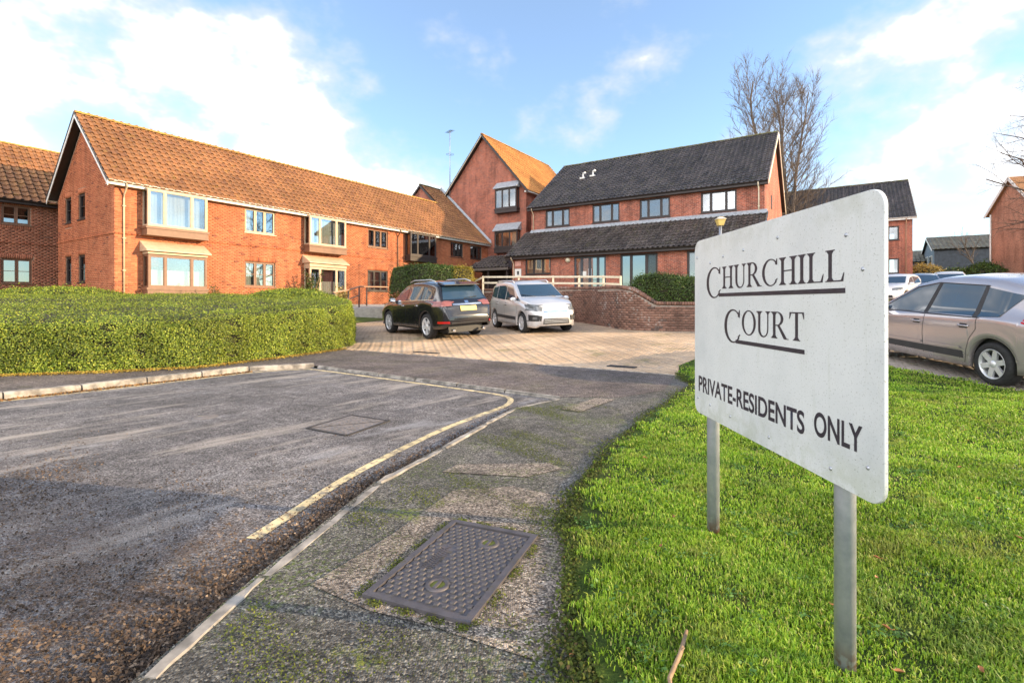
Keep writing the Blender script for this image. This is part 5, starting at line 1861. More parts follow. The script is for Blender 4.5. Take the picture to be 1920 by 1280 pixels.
def hedge(name, label, poly, center, top, n_leaf, size=.04, mat=None, edge=.16, seed=1, jit=.03, group=None, cat='hedge', base=None, front_bias=0.5, rough=.05, smooth_n=6, tilt=.7):
    """clipped hedge: plan outline, top(x,y) height; leaves over a dark inner volume"""
    g = np.random.default_rng(seed)
    cl = [Vector((p[0], p[1], 0)) for p in poly]
    ring = catmull(cl, smooth_n, True)
    PXr = np.array([p.x for p in ring]); PYr = np.array([p.y for p in ring]); m = len(ring)
    cx, cy = center
    e = empty(name, (cx, cy, gh(cx, cy))); tag(e, label, cat, group)
    ox, oy, oz = cx, cy, gh(cx, cy)
    bz = base or gh
    perim = np.hypot(np.roll(PXr, -1) - PXr, np.roll(PYr, -1) - PYr); cum = np.concatenate([[0], np.cumsum(perim)])
    rad = np.hypot(PXr - cx, PYr - cy)

    def lump(x, y, z):
        return rough * (np.sin(x * 3.1 + y * 1.7 + seed) + np.sin(x * 1.3 - y * 4.3 + z * 3) + .7 * np.sin(x * 6.7 + y * 5.9 + z * 5)) / 2

    def surf(s_, f):
        """s_ along perimeter 0..1, f 0..1 up the side then over the top"""
        l = s_ * cum[-1]
        k = np.clip(np.searchsorted(cum, l, side='right') - 1, 0, m - 1)
        w = (l - cum[k]) / np.maximum(perim[k], 1e-6)
        x = PXr[k] * (1 - w) + PXr[(k + 1) % m] * w; y = PYr[k] * (1 - w) + PYr[(k + 1) % m] * w
        r = np.hypot(x - cx, y - cy)
        side = np.clip(f / .5, 0, 1)                 # first half climbs the side
        over = np.clip((f - .5) / .5, 0, 1)
        inset = edge * (side ** 4) * .6 + over * r
        kx = 1 - np.minimum(inset / np.maximum(r, .01), 1)
        xx = cx + (x - cx) * kx; yy = cy + (y - cy) * kx
        zt = top(xx, yy); zb = np.vectorize(bz)(x, y)
        z = zb + (zt - zb) * (1 - (1 - side) ** 1.0) * 1.0 - np.where(side < 1, (side ** 6) * edge * .25, edge * .25 * np.exp(-over * r / (edge * .8)))
        lp = lump(xx, yy, z)
        dx = (x - cx) / np.maximum(r, .01); dy = (y - cy) / np.maximum(r, .01)
        so = (1 - over * .999) * (side < 1)
        return np.stack([xx + dx * lp * so, yy + dy * lp * so, z + lp * .5 * (side > .9)], -1)
    # core
    ns, fr = 90, np.concatenate([np.linspace(0, .5, 6), .5 + .5 * np.array([.02, .06, .14, .3, .55, .8, .999])])
    S, Fv = np.meshgrid(np.linspace(0, 1, ns, endpoint=False), fr, indexing='ij')
    C = surf(S.ravel(), Fv.ravel()).reshape(ns, len(fr), 3)
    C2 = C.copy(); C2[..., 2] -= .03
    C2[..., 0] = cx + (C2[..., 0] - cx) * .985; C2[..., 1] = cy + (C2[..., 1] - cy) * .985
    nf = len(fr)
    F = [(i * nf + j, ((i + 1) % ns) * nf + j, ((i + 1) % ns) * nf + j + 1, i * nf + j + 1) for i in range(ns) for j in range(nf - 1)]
    link('inner_shade', mesh_np('core', C2.reshape(-1, 3) - np.array((ox, oy, oz)), np.array(F), True), M_core, e)
    # leaves: area-weighted over the camera-facing perimeter
    n_side = int(n_leaf * front_bias); n_top = n_leaf - n_side
    s1 = g.uniform(0, 1, n_side * 3); f1 = g.uniform(0, .56, n_side * 3)
    P1 = surf(s1, f1)
    # keep mostly what can be seen from the street side
    dirx = P1[:, 0] - cx; diry = P1[:, 1] - cy
    face = dirx * (0 - cx) + diry * (0 - cy)
    order = np.argsort(-(face > 0).astype(float) - g.uniform(0, .6, len(face)))[:n_side]
    s1 = s1[order]; f1 = f1[order]; P1 = P1[order]
    s2 = g.uniform(0, 1, n_top); f2 = .5 + .5 * (1 - np.sqrt(g.uniform(0, 1, n_top)))
    P2 = surf(s2, f2)
    s_all = np.concatenate([s1, s2]); f_all = np.concatenate([f1, f2]); P = np.concatenate([P1, P2])
    h = 1e-3
    du = surf((s_all + h) % 1, f_all) - P; dv = surf(s_all, np.clip(f_all + h, 0, .9995)) - P
    N_ = np.cross(du, dv); nl = np.linalg.norm(N_, axis=1); bad = nl < 1e-9
    N_[bad] = (0, 0, 1); N_ /= np.linalg.norm(N_, axis=1)[:, None]
    outw = np.stack([P[:, 0] - cx, P[:, 1] - cy, np.full(len(P), .6)], -1)
    fl = (N_ * outw).sum(1) < 0; N_[fl] *= -1
    # stray shoots stand proud, small hollows show the dark shell inside
    stray = g.uniform(0, 1, len(P)) < .03
    P[stray] += N_[stray] * np.abs(g.normal(0, size * 1.6, stray.sum()))[:, None] + np.array((0, 0, 1.0)) * np.abs(g.normal(0, size * .8, stray.sum()))[:, None]
    hol = np.sin(P[:, 0] * 6.1 + 2 * np.sin(P[:, 2] * 7 + P[:, 1] * 2)) * np.sin(P[:, 1] * 5.3 + 2 * np.sin(P[:, 0] * 3.7)) * np.sin(P[:, 2] * 11 + P[:, 0] * 4)
    kp = ~((hol > .62) & (g.uniform(0, 1, len(P)) < .75)); P = P[kp]; N_ = N_[kp]
    V, F = scatter_leaves(P - np.array((ox, oy, oz)), N_, size, jit, seed, tilt)
    o = link('foliage', mesh_np('foliage', V, F), mat or M_leaf, e)
    o['kind'] = 'stuff'
    return e


def ramp_top(z0, z1, ax, ay, bx, by):
    """height rising from z0 at (ax,ay) to z1 at (bx,by)"""
    d = np.array((bx - ax, by - ay)); L2 = (d ** 2).sum()

    def f(x, y):
        k = np.clip(((x - ax) * d[0] + (y - ay) * d[1]) / L2, 0, 1)
        return z0 + (z1 - z0) * k
    return f


def front_hedge_top(x, y):
    # distance back from the street front; the clipped top climbs gently towards the wing
    k = np.clip((-(x + 6.1) * .36 + (y - 9.2) * .93) / 8, 0, 1)
    along = np.clip((y - 8.4) / 6, 0, 1)
    return .90 + .14 * along + .42 * k + .03 * np.sin(x * 1.1) * np.sin(y * .9)


hedge('front_hedge', 'long low clipped hedge with a yellow-green sunlit top along the footway',
      [(-17, 5.6), (-12, 7.3), (-8.6, 8.4), (-7.2, 8.85), (-6.0, 9.5), (-5.45, 10.6), (-5.0, 11.8), (-4.55, 13.2), (-4.55, 14.3), (-5.1, 15.5), (-6.5, 17.2), (-9, 18.6), (-12, 18.3), (-15, 15.6), (-18, 12.5), (-20, 9)],
      (-10.5, 12.9), front_hedge_top, 250000, .029, M_leaf, .16, 3, .022, front_bias=.55, rough=.045, tilt=.5)
dome = lambda cx, cy, r, zt, drop: (lambda x, y: zt - drop * np.clip(((x - cx) ** 2 + (y - cy) ** 2) / r ** 2, 0, 1.2))
hedge('mound_hedge', 'rounded clipped shrub mound below the shaded gable at far left', [(-16.6, 14.9), (-14.4, 15.0), (-13.1, 16.1), (-13.0, 17.6), (-14.6, 18.4), (-17, 17.8)], (-14.9, 16.6), dome(-14.9, 16.6, 2.4, 1.70, .35), 16000, .05, M_leaf, .35, 5, .03, rough=.03)
hedge('mound_hedge', 'rounded clipped shrub mound in front of the wing between its bay windows', [(-9.4, 16.4), (-7.6, 16.1), (-6.2, 17.0), (-6.0, 18.3), (-7.4, 19.2), (-9.2, 18.6)], (-7.7, 17.6), dome(-7.7, 17.6, 2.0, 1.66, .42), 18000, .05, M_leaf, .35, 6, .03, rough=.03)
hedge('tall_box_hedge', 'tall clipped box hedge with one end coloured as sunlit, standing behind the black car', [(-5.5, 22.6), (-3.8, 22.0), (-2.4, 22.4), (-2.1, 23.6), (-3.2, 24.8), (-5.0, 24.6)], (-3.8, 23.4), lambda x, y: 2.88 - .12 * np.clip((x + 3.8) ** 2 / 2.5, 0, 1), 22000, .06, M_leaf_dk, .22, 7, .04, rough=.05, front_bias=.7)
hedge('sunlit_hedge_end', 'right end of the tall dark hedge, its leaves coloured as sunlit', [(-2.9, 22.55), (-2.2, 22.2), (-1.75, 22.8), (-1.8, 23.6), (-2.6, 23.9)], (-2.3, 23.0), lambda x, y: 2.80 - .1 * np.clip((x + 2.3) ** 2 / .5, 0, 1), 7000, .06, leaf_mat('sunlit_hedge_leaf', [(.22, .18, .02), (.30, .24, .03), (.36, .27, .03), (.18, .16, .02)]), .2, 8, .04, rough=.04, front_bias=.7, cat='shrub')  # lit end of the tall hedge; sunlight is put into its leaf colour
hedge('wall_hedge', 'dense green hedge on top of the low retaining wall beside the sign', [(3.9, 16.5), (4.35, 15.75), (5.3, 15.35), (6.8, 14.95), (8.5, 14.4), (8.9, 15.4), (6.5, 16.6), (4.6, 17.4)], (5.6, 16.0),
      lambda x, y: 1.96 + .12 * np.exp(-((x - 4.5) / .6) ** 2) + .02 * np.sin(x * 3), 26000, .05, M_leaf_dk, .22, 9, .045, base=lambda x, y: 1.08, rough=.06, front_bias=.65)

# bushes by the far car park
far_b = [(41.0, 50.0, 2.2, 4.9, M_leaf_gold, 'gold flowering shrub in front of the dark barn', 'shrub'), (36.8, 48.0, 2.0, 4.0, M_leaf_dk, 'dark shrub at the corner of the far brick block', 'shrub'),
         (44.0, 49.5, 2.4, 4.5, M_leaf_dk, 'broad dark green shrub beside the gold one', 'shrub'), (41.5, 44.0, 1.8, 4.6, M_leaf_dk, 'dark evergreen bush below the brick gable at right', 'shrub'), (47.5, 51, 2.5, 4.2, M_leaf, 'pale green shrub low against the barn wall', 'shrub')]
for i, (x, y, r, zt, mt, lb, ct) in enumerate(far_b):
    pl = [(x + r * math.cos(a) * (1 + .15 * math.sin(3 * a + i)), y + r * .7 * math.sin(a)) for a in np.linspace(0, 2 * math.pi, 9)[:-1]]
    hedge('garden_shrub', lb, pl, (x, y), dome(x, y, r, zt, 1.0), 5000, .14, mt, .5, 20 + i, .12, rough=.15, cat=ct, tilt=1.0)
hedge('far_hedge', 'low trimmed hedge along the far car park wall', [(33, 40.5), (38, 38), (44, 35.5), (48, 33.5), (48.4, 34.4), (44, 36.6), (38, 39.2), (33.4, 41.6)], (40.5, 37.6), lambda x, y: 2.75 + 0 * x, 9000, .12, M_leaf_dk, .25, 31, .06, base=lambda x, y: 1.6)

# far boundary wall
fw = empty('boundary_wall', (36, 36.5, 1.2)); tag(fw, 'low old brick boundary wall at the back of the far car park', 'wall')
mb = MB(); a, b = Vector((27, 39.3)), Vector((50, 28.8)); d = (b - a).normalized(); n_ = Vector((-d.y, d.x)) * .11
for z0, z1, w in ((-1, 1.32, 1), (1.32, 1.40, 1.25)):
    c = [a + n_ * w, a - n_ * w, b - n_ * w, b + n_ * w]
    mb.hexa([(p.x - 36, p.y - 36.5, z0) for p in c] + [(p.x - 36, p.y - 36.5, z1) for p in c])
mb.build('wall', M_wall_tex_old, fw)

# small plants by the wing
def sprig(name, label, x, y, z, h, n, mat, seed, leaf=.07, spread=.35, cat='plant'):
    g = np.random.default_rng(seed)
    e = empty(name, (x, y, z)); tag(e, label, cat)
    mb = MB(); pts = []
    for k in range(n):
        a = g.uniform(0, 6.28); l = h * g.uniform(.6, 1.1); bx, by = math.cos(a) * spread * g.uniform(.2, 1), math.sin(a) * spread * g.uniform(.2, 1)
        mb.tube([(0, 0, 0), (bx * .5, by * .5, l * .6), (bx, by, l)], [.012, .009, .004], 4)
        for q in np.linspace(.3, 1, 14): pts.append((bx * q, by * q, l * q))
    mb.build('stems', M_pipe_brown, e)
    P = np.array(pts); P = np.repeat(P, 4, 0) + g.normal(0, .06, (len(P) * 4, 3))
    V, F = scatter_leaves(P, np.tile((0, 0, 1.0), (len(P), 1)), leaf, .02, seed, 1.0)
    o = link('foliage', mesh_np('foliage', V, F), mat, e); o['kind'] = 'stuff'
    return e


sprig('rose_bush', 'sparse rose bush under the first bay window', -12.9, 21.6, 1.05, .9, 9, M_leaf_dk, 41, .06, .5)
sprig('leafy_shrub', 'dark leafy shrub beside the second bay window', -10.6, 26.6, 1.1, 1.7, 14, M_leaf_dk, 42, .1, .6)
sprig('yellow_shrub', 'yellow leaved shrub beneath the second bay window', -9.2, 27.4, 1.1, .9, 12, M_leaf_gold, 43, .1, .45)

# flower pot by the ramp
pot = empty('plant_pot', (-4.85, 21.0, .95)); tag(pot, 'teal plant pot standing beside the black car', 'plant pot')
mb = MB(); mb.lathe([(.001, .0), (.15, .0), (.2, .3), (.23, .31), (.23, .35), (.19, .35), (.18, .28), (.001, .28)], 20); mb.build('pot', plain('teal_glazed_pot', (.03, .22, .20), .35), pot)
V, F = scatter_leaves(np.random.default_rng(3).normal(0, .12, (260, 3)) * np.array((1, 1, .8)) + np.array((0, 0, .48)), np.tile((0, 0, 1.0), (260, 1)), .08, .02, 3, 1.0)
o = link('foliage', mesh_np('foliage', V, F), leaf_mat('red_pot_plant_leaf', [(.10, .10, .02), (.22, .06, .03), (.12, .13, .03), (.25, .08, .04)]), pot); o['kind'] = 'stuff'

# ================================================================== lawn grass
def grass_mat():
    m = NT('grass_blade')
    r = m.n('ShaderNodeNewGeometry').outputs['Random Per Island']
    c = m.ramp(r, [(0, (.06, .12, .01)), (.35, (.19, .36, .022)), (.7, (.30, .47, .035)), (.93, (.42, .50, .07)), (1, (.50, .42, .18))])
    g = m.noise(m.pos(), 1.4, 4)
    c = m.hsv(c, v=m.rmap(g, .3, .7, .75, 1.25))
    c = m.mix(m.rmap(m.noise(m.pos(), 2.3, 5, .6), .52, .68, 0, .5), c, (.30, .29, .075))
    c = m.mix(m.rmap(m.noise(m.mapping(m.pos(), loc=(7, 3, 0)), 1.1, 5, .6), .54, .68, 0, .55), c, (.09, .20, .03))
    m.base(c, .5, 0, .35)
    tr = m.n('ShaderNodeBsdfTranslucent'); m.set(tr, 'Color', c)
    mx = m.n('ShaderNodeMixShader'); mx.inputs[0].default_value = .35
    m.t.links.new(m.b.outputs[0], mx.inputs[1]); m.t.links.new(tr.outputs[0], mx.inputs[2])
    m.t.links.new(mx.outputs[0], m.t.nodes['Material Output'].inputs[0])
    return m.m


M_grass = grass_mat()


def grass_patch(n, y0, y1, h, w, seed, poly=LAWN, x0=-.3, xr=1.25, hvar=.4):
    g = np.random.default_rng(seed)
    Y = g.uniform(y0, y1, n); X = g.uniform(x0, 1, n) if False else x0 + g.uniform(0, 1, n) * (np.minimum(Y * 1.25 + .6, 8.0) - x0)
    rag = .07 * np.sin(Y * 8.3 + 1.7 * np.sin(Y * 19)) + .035 * np.sin(Y * 31 + X * 11) + g.normal(0, .035, n)
    k = inside(poly, X + rag - .07, Y)
    # clumped growth with thin, mossy places
    dens = .5 + .17 * np.sin(X * 7.3 + np.sin(Y * 5.1) * 2) + .17 * np.sin(Y * 9.1 + np.sin(X * 6.3) * 2) + .16 * np.sin(X * 23 + np.sin(Y * 19) * 1.5) * np.sin(Y * 21 + np.sin(X * 17) * 1.5)
    k &= g.uniform(0, 1, n) < .15 + 1.05 * dens
    X = X[k]; Y = Y[k]; n = len(X); dens = dens[k]
    s = (X - PX) * CA + (Y - PY) * SA
    Z = hs(s) + .02
    a = g.uniform(0, 2 * np.pi, n); ln = h * g.uniform(1 - hvar, 1 + hvar, n) * (.45 + .95 * dens); lean = g.uniform(.15, 1.0, n)
    dx, dy = np.cos(a), np.sin(a); sx, sy = -dy, dx
    ww = w * g.uniform(.7, 1.3, n)
    B = np.stack([X, Y, Z], -1); side = np.stack([sx, sy, 0 * sx], -1) * ww[:, None] * .5
    mid = B + np.stack([dx * ln * lean * .25, dy * ln * lean * .25, ln * .6], -1)
    tip = B + np.stack([dx * ln * lean * .75, dy * ln * lean * .75, ln * (1 - .35 * lean)], -1)
    V = np.stack([B - side, B + side, mid + side * .8, mid - side * .8, tip], 1).reshape(-1, 3)
    i = np.arange(n)[:, None] * 5
    F = np.concatenate([np.concatenate([i, i + 1, i + 2], 1), np.concatenate([i, i + 2, i + 3], 1), np.concatenate([i + 3, i + 2, i + 4], 1)])
    return V, F


Vs = []; Fs = []; b = 0
for args in ((70000, .1, 1.25, .028, .006, 8), (190000, 1.2, 2.6, .028, .0046, 1), (170000, 2.5, 4.2, .028, .006, 2), (130000, 4.1, 6.6, .028, .009, 3), (90000, 6.5, 10.3, .028, .014, 4)):
    V, F = grass_patch(*args); Vs.append(V); Fs.append(F + b); b += len(V)
o = link('grass', mesh_np('grass', np.concatenate(Vs), np.concatenate(Fs)), M_grass)
tag(o, 'short bright green lawn grass round the sign posts', 'grass', kind='stuff')

# broad-leaved weeds and clover scattered through the turf
gw = np.random.default_rng(91)
WX = gw.uniform(.2, 3.6, 260); WY = gw.uniform(1.3, 6.0, 260); kk = inside(LAWN, WX, WY); WX = WX[kk]; WY = WY[kk]
PW = np.repeat(np.stack([WX, WY, 0 * WX + .035], -1), 26, 0); PW[:, :2] += gw.normal(0, .028, (len(PW), 2)); PW[:, 2] += gw.uniform(-.008, .012, len(PW))
V, F = scatter_leaves(PW, np.tile((0, 0, 1.0), (len(PW), 1)), .017, .003, 92, .45)
o = link('lawn_weeds', mesh_np('lawn_weeds', V, F), leaf_mat('lawn_weed_leaf', [(.04, .10, .02), (.08, .18, .03), (.12, .24, .05), (.16, .26, .06)], .5)); tag(o, 'small broad-leaved weeds and clover in the lawn', 'weeds', kind='stuff')

# tufts and moss spilling over the path edge
gg = np.random.default_rng(77)
edge_pts = np.array([(p[0], p[1]) for p in catmull([(a, b, 0) for a, b in LAWN[1:13]], 10)])
nE = 15000
ii = gg.integers(0, len(edge_pts), nE)
EX = edge_pts[ii, 0] - np.abs(gg.normal(0, .045, nE)) * (1 + .8 * np.sin(edge_pts[ii, 1] * 5)) + gg.normal(0, .02, nE); EY = edge_pts[ii, 1] + gg.normal(0, .05, nE)
V, F = scatter_leaves(np.stack([EX, EY, hs((EX - PX) * CA + (EY - PY) * SA) + .012 + np.abs(gg.normal(0, .008, nE))], -1), np.tile((0, 0, 1.0), (nE, 1)), .016, .004, 5, .8)
o = link('edge_moss', mesh_np('edge_moss', V, F), leaf_mat('edge_moss_leaf', [(.035, .05, .01), (.07, .10, .015), (.12, .16, .02), (.10, .07, .03)], .8))
tag(o, 'ragged moss and weeds creeping from the lawn over the path', 'moss', kind='stuff')

# moss cushions growing on the path and in its joints
nM = 26000
MX = gg.uniform(-1.3, 1.2, nM * 4); MY = gg.uniform(1.3, 6.2, nM * 4)
f1 = np.sin(MX * 5.1 + np.sin(MY * 3.3) * 1.5) + np.sin(MY * 4.7 + np.sin(MX * 6.1)) + .8 * np.sin(MX * 13 + MY * 11)
path_poly = [(.0, 5.7), (-.82, 3.34), (-1.02, 2.2), (-1.1, 1.4), (.29, 1.3), (.25, 2.04), (.4, 2.87), (.69, 3.73), (1.75, 5.75), (1.6, 6.2)]
k = inside(path_poly, MX, MY) & (f1 > .85 + gg.uniform(-.5, .9, nM * 4))
rel = np.stack([MX - cc.x, MY - cc.y], -1)
cu = rel @ np.array((ux.x, ux.y)); cv = rel @ np.array((uy.x, uy.y))
k &= ~((np.abs(cu) < CWx + .01) & (np.abs(cv) < CWy + .01))
MX = MX[k][:nM]; MY = MY[k][:nM]
# extra moss hugging the iron cover's frame and the patch joints
tt = gg.uniform(0, 1, 3500); sd_ = gg.integers(0, 4, 3500)
hu = np.where(sd_ == 0, -CWx - .02, np.where(sd_ == 1, CWx + .02, (tt * 2 - 1) * CWx)); hv = np.where(sd_ < 2, (tt * 2 - 1) * CWy, np.where(sd_ == 2, -CWy - .02, CWy + .02))
keepm = np.sin(tt * 23 + sd_ * 2) > .0
hu = (hu + gg.normal(0, .012, 3500))[keepm]; hv = (hv + gg.normal(0, .012, 3500))[keepm]
out_ = (np.abs(hu) > CWx) | (np.abs(hv) > CWy); hu = hu[out_]; hv = hv[out_]
MX = np.concatenate([MX, cc.x + ux.x * hu + uy.x * hv]); MY = np.concatenate([MY, cc.y + ux.y * hu + uy.y * hv])
V, F = scatter_leaves(np.stack([MX, MY, .007 + np.abs(gg.normal(0, .003, len(MX)))], -1), np.tile((0, 0, 1.0), (len(MX), 1)), .009, .001, 6, .6)
o = link('path_moss', mesh_np('path_moss', V, F), leaf_mat('path_moss_leaf', [(.06, .08, .012), (.11, .14, .018), (.17, .19, .025), (.09, .09, .02)], .85))
tag(o, 'thin moss growing in patches on the tarmac path', 'moss', kind='stuff')

# leaf mould and broken leaves in the gutter
def litter(n, fn, size, seed, mat, name, label, up=0.0):
    g = np.random.default_rng(seed)
    X, Y = fn(g, n); n = len(X)
    Z = RZ + .004 + up + np.abs(g.normal(0, .006, n)) + (hs((X - PX) * CA + (Y - PY) * SA) if up else 0)
    V, F = scatter_leaves(np.stack([X, Y, Z], -1), np.tile((0, 0, 1.0), (n, 1)), size, .003, seed, .55)
    o = link(name, mesh_np(name, V, F), mat); tag(o, label, 'leaf litter', kind='stuff')


M_litter = leaf_mat('dead_leaf_litter', [(.045, .03, .02), (.085, .056, .037), (.14, .092, .06), (.25, .19, .14)], .85, .05)


def gutter_pts(g, n):
    kr = np.array([(.05, 5.95), (-.06, 5.55), (-1.02, 3.34), (-1.24, 2.2), (-1.32, 1.58), (-1.55, -.5)])
    seg = np.concatenate([[0], np.cumsum(np.hypot(*np.diff(kr, axis=0).T))])
    l = seg[-1] * g.uniform(0.0, 1, n) ** .75
    x = np.interp(l, seg, kr[:, 0]); y = np.interp(l, seg, kr[:, 1])
    off = np.abs(g.normal(0, .09 + .05 * np.clip((4 - y) / 3, 0, 1), n)) - .10; return x - off, y + off * .3


litter(15000, gutter_pts, .017, 51, M_litter, 'gutter_litter', 'dead leaf litter gathered along the right-hand kerb')


def road_pts(g, n):
    x = g.uniform(-6.5, -.9, n); y = g.uniform(1.2, 4.9, n)
    w = np.clip((2.9 - (y + .35 * x) + .2 * np.sin(x * 3) + .2 * np.sin(x * 7 + y * 5)) / 1.6, .012, 1)
    band = .5 + .5 * np.sin((x * .62 - y * .78) * 4.0 + 1.5 * np.sin(x * 1.3))
    k = (g.uniform(0, 1, n) < w * (.25 + .75 * band)) & (x < np.interp(y, [1.2, 2.2, 3.34, 5], [-1.3, -1.22, -1.05, -.5]))
    return x[k], y[k]


litter(110000, road_pts, .015, 52, M_litter, 'road_litter', 'crushed dead leaves strewn over the near part of the road')


def far_gutter(g, n):
    t = g.uniform(0, 1, n); kr = np.array([(-12, .1), (-6.45, 6.4), (-4.7, 9.0)])
    seg = np.concatenate([[0], np.cumsum(np.hypot(*np.diff(kr, axis=0).T))]); l = t * seg[-1]
    x = np.interp(l, seg, kr[:, 0]); y = np.interp(l, seg, kr[:, 1]); o_ = np.abs(g.normal(0, .05, n)); return x + o_, y - o_ * .6


litter(6000, far_gutter, .03, 53, leaf_mat('sunlit_leaf_litter', [(.16, .08, .03), (.26, .14, .05), (.34, .20, .08), (.12, .07, .03)], .85, .05), 'far_kerb_litter', 'brown leaf litter along the left-hand kerb')



def hedge_foot(g, n):
    kr = np.array([(-12, 7.15), (-8.6, 8.3), (-7.2, 8.72), (-5.9, 9.35), (-5.3, 10.6), (-4.85, 11.8), (-4.4, 13.2)])
    seg = np.concatenate([[0], np.cumsum(np.hypot(*np.diff(kr, axis=0).T))]); l = g.uniform(0, 1, n) * seg[-1]
    x = np.interp(l, seg, kr[:, 0]); y = np.interp(l, seg, kr[:, 1]); o_ = np.abs(g.normal(0, .13, n)); return x + o_ * .5, y - o_ * .85


litter(9000, hedge_foot, .035, 54, leaf_mat('golden_moss_and_leaves', [(.28, .20, .03), (.38, .28, .04), (.22, .12, .04), (.32, .26, .05)], .9, .05), 'hedge_foot_litter', 'golden moss and leaf litter at the foot of the hedge', .04)

# single fallen leaves one can point at
M_fallen = plain('orange_fallen_leaf', (.42, .17, .06), .6, var=.3, scale=20)


def fallen_leaf(name, label, x, y, z, r, a, group):
    ring = []
    for k in range(10):
        t = 2 * math.pi * k / 10; rr_ = r * (1 + .18 * math.cos(2 * t)) * (1.25 if k == 0 else 1); ring.append((rr_ * math.cos(t), rr_ * .72 * math.sin(t), .006 + .35 * r * abs(math.sin(t)) ** 2))
    mb = MB(); mb.add([(0, 0, .001)] + ring, [(0, 1 + k, 1 + (k + 1) % 10) for k in range(10)], True)
    mb.tube([(r * 1.1, 0, .006), (r * 1.9, .004, .012)], .0012, 4)
    o = mb.build(name, M_fallen); o.location = (x, y, z); o.rotation_euler = (random.uniform(-.3, .3), random.uniform(-.3, .3), a); tag(o, label, 'leaf', group)


def on_ground(u, v, z=0.0):
    Y = (CAM_H - z) * FPX / (v - 568); return (u - 960) / FPX * Y, Y


for i, (u, v) in enumerate(((1072, 1238), (1095, 1166))):
    x, y = on_ground(u, v); fallen_leaf('fallen_leaf', ['single orange leaf lying on the tarmac path near the lawn edge', 'orange brown leaf at the ragged edge of the lawn'][i], x, y, .012, .011, 1 + i, 'leaves on the path')
for i, (u, v) in enumerate(((1208, 862), (1264, 975), (1566, 1145), (1643, 1090), (1661, 1185), (1835, 940), (1912, 1015), (1687, 1270), (1840, 1265), (1643, 1052), (1810, 810), (1815, 830), (1800, 880), (1240, 1030))):
    x, y = on_ground(u, v, .03); fallen_leaf('fallen_leaf', ['brown leaf on the lawn left of the far post, nearest the path', 'brown leaf on the grass just left of the far post foot', 'brown leaf on the grass just left of the near post, half way up it',
        'brown leaf on the grass right of the near post at mid height', 'brown leaf on the grass right of the near post, lower down', 'brown leaf in the open lawn right of the sign panel corner', 'brown leaf on the lawn at the right edge of the picture',
        'brown leaf right of the near post foot', 'brown leaf at the bottom edge of the picture, right of the posts', 'brown leaf on the grass right of the near post, below the panel corner', 'farthest brown leaf on the lawn behind the sign', 'second farthest brown leaf on the lawn behind the sign',
        'third farthest brown leaf on the lawn behind the sign', 'brown leaf on the lawn below and left of the far post'][i], x, y, gh(x, y) + .045, .012, i * 1.3, 'leaves fallen on the lawn')
x, y = on_ground(1290, 1195, .03); x2, y2 = on_ground(1255, 1280, .03)
mb = MB(); mb.tube([(x - .005, y, 0.055), ((x + x2) / 2 + .004, (y + y2) / 2, .05), (x2, y2, .045), (x2 - .01, y2 - .06, .04)], [.006, .0075, .007, .006], 7); mb.tube([((x + x2) / 2, (y + y2) / 2, .05), ((x + x2) / 2 + .02, (y + y2) / 2 + .01, .06)], [.004, .003], 5)
tag(mb.build('twig', plain('pale_twig_bark', (.30, .20, .12), .85, var=.25, scale=30)), 'short pale twig lying in the grass near the path', 'twig')

# ================================================================== bare trees
def bark(name, col):
    m = NT(name); p = m.pos()
    c = m.hsv(col, v=m.rmap(m.noise(p, 7, 5, .6), .3, .7, .65, 1.35)); m.base(c, .9, 0, .2); return m.m


M_bark = bark('grey_brown_bark', (.15, .115, .09))
M_bark_dk = bark('dark_bark', (.10, .075, .06))


class Tubes:
    def __init__(self): self.V = []; self.F = []; self.n = 0

    def seg(self, p, q, r0, r1, k):
        d = (q - p).normalized(); up = Vector((0, 0, 1)) if abs(d.z) < .9 else Vector((1, 0, 0)); s = d.cross(up).normalized(); u = s.cross(d)
        for c, r in ((p, r0), (q, r1)):
            for i in range(k):
                a = 2 * math.pi * i / k; self.V.append(c + s * (math.cos(a) * r) + u * (math.sin(a) * r))
        b = self.n
        for i in range(k): self.F.append((b + i, b + (i + 1) % k, b + k + (i + 1) % k, b + k + i))
        self.n += 2 * k

    def build(self, name, mat, parent):
        if not self.V: return
        return link(name, mesh_np(name, [tuple(v) for v in self.V], self.F, True), mat, parent)


def grow(tubes, p, d, length, r, level, rnd, maxl, up=.25, wob=.12, branches=(5, 5, 4, 3), spread=.75, shrink=.62):
    nseg = max(3, int(6 - level))
    pts = [p]; rad = [r]
    q = p.copy(); dd = d.copy()
    tip = r * (.30 if level else .22)
    for i in range(nseg):
        dd = (dd + Vector((rnd.gauss(0, wob), rnd.gauss(0, wob), rnd.gauss(0, wob * .6) + up * .12))).normalized()
        q2 = q + dd * (length / nseg); r2 = r + (tip - r) * ((i + 1) / nseg)
        tubes[min(level, 2)].seg(q, q2, rad[-1], r2, 7 if level == 0 else (5 if level == 1 else 3))
        pts.append(q2); rad.append(r2); q = q2
    if level >= maxl: return
    nb = branches[min(level, len(branches) - 1)]
    for b in range(nb):
        f = (.22 if level == 0 else .12) + (.85 - .05) * (b + rnd.uniform(.1, .9)) / nb
        f = min(f, .98); x = f * nseg; i = min(int(x), nseg - 1); pos = pts[i].lerp(pts[i + 1], x - i)
        base = (pts[i + 1] - pts[i]).normalized()
        az = b * 2.4 + rnd.uniform(-.5, .5)
        side = base.orthogonal().normalized(); side.rotate(Matrix.Rotation(az, 3, base))
        nd = (base * math.cos(spread) + side * math.sin(spread) + Vector((0, 0, up))).normalized()
        L = length * shrink * (1 - .45 * f) * rnd.uniform(.8, 1.2)
        grow(tubes, pos, nd, L, max(rad[i] * .55, .004), level + 1, rnd, maxl, up, wob, branches, spread * rnd.uniform(.75, 1.05), shrink)


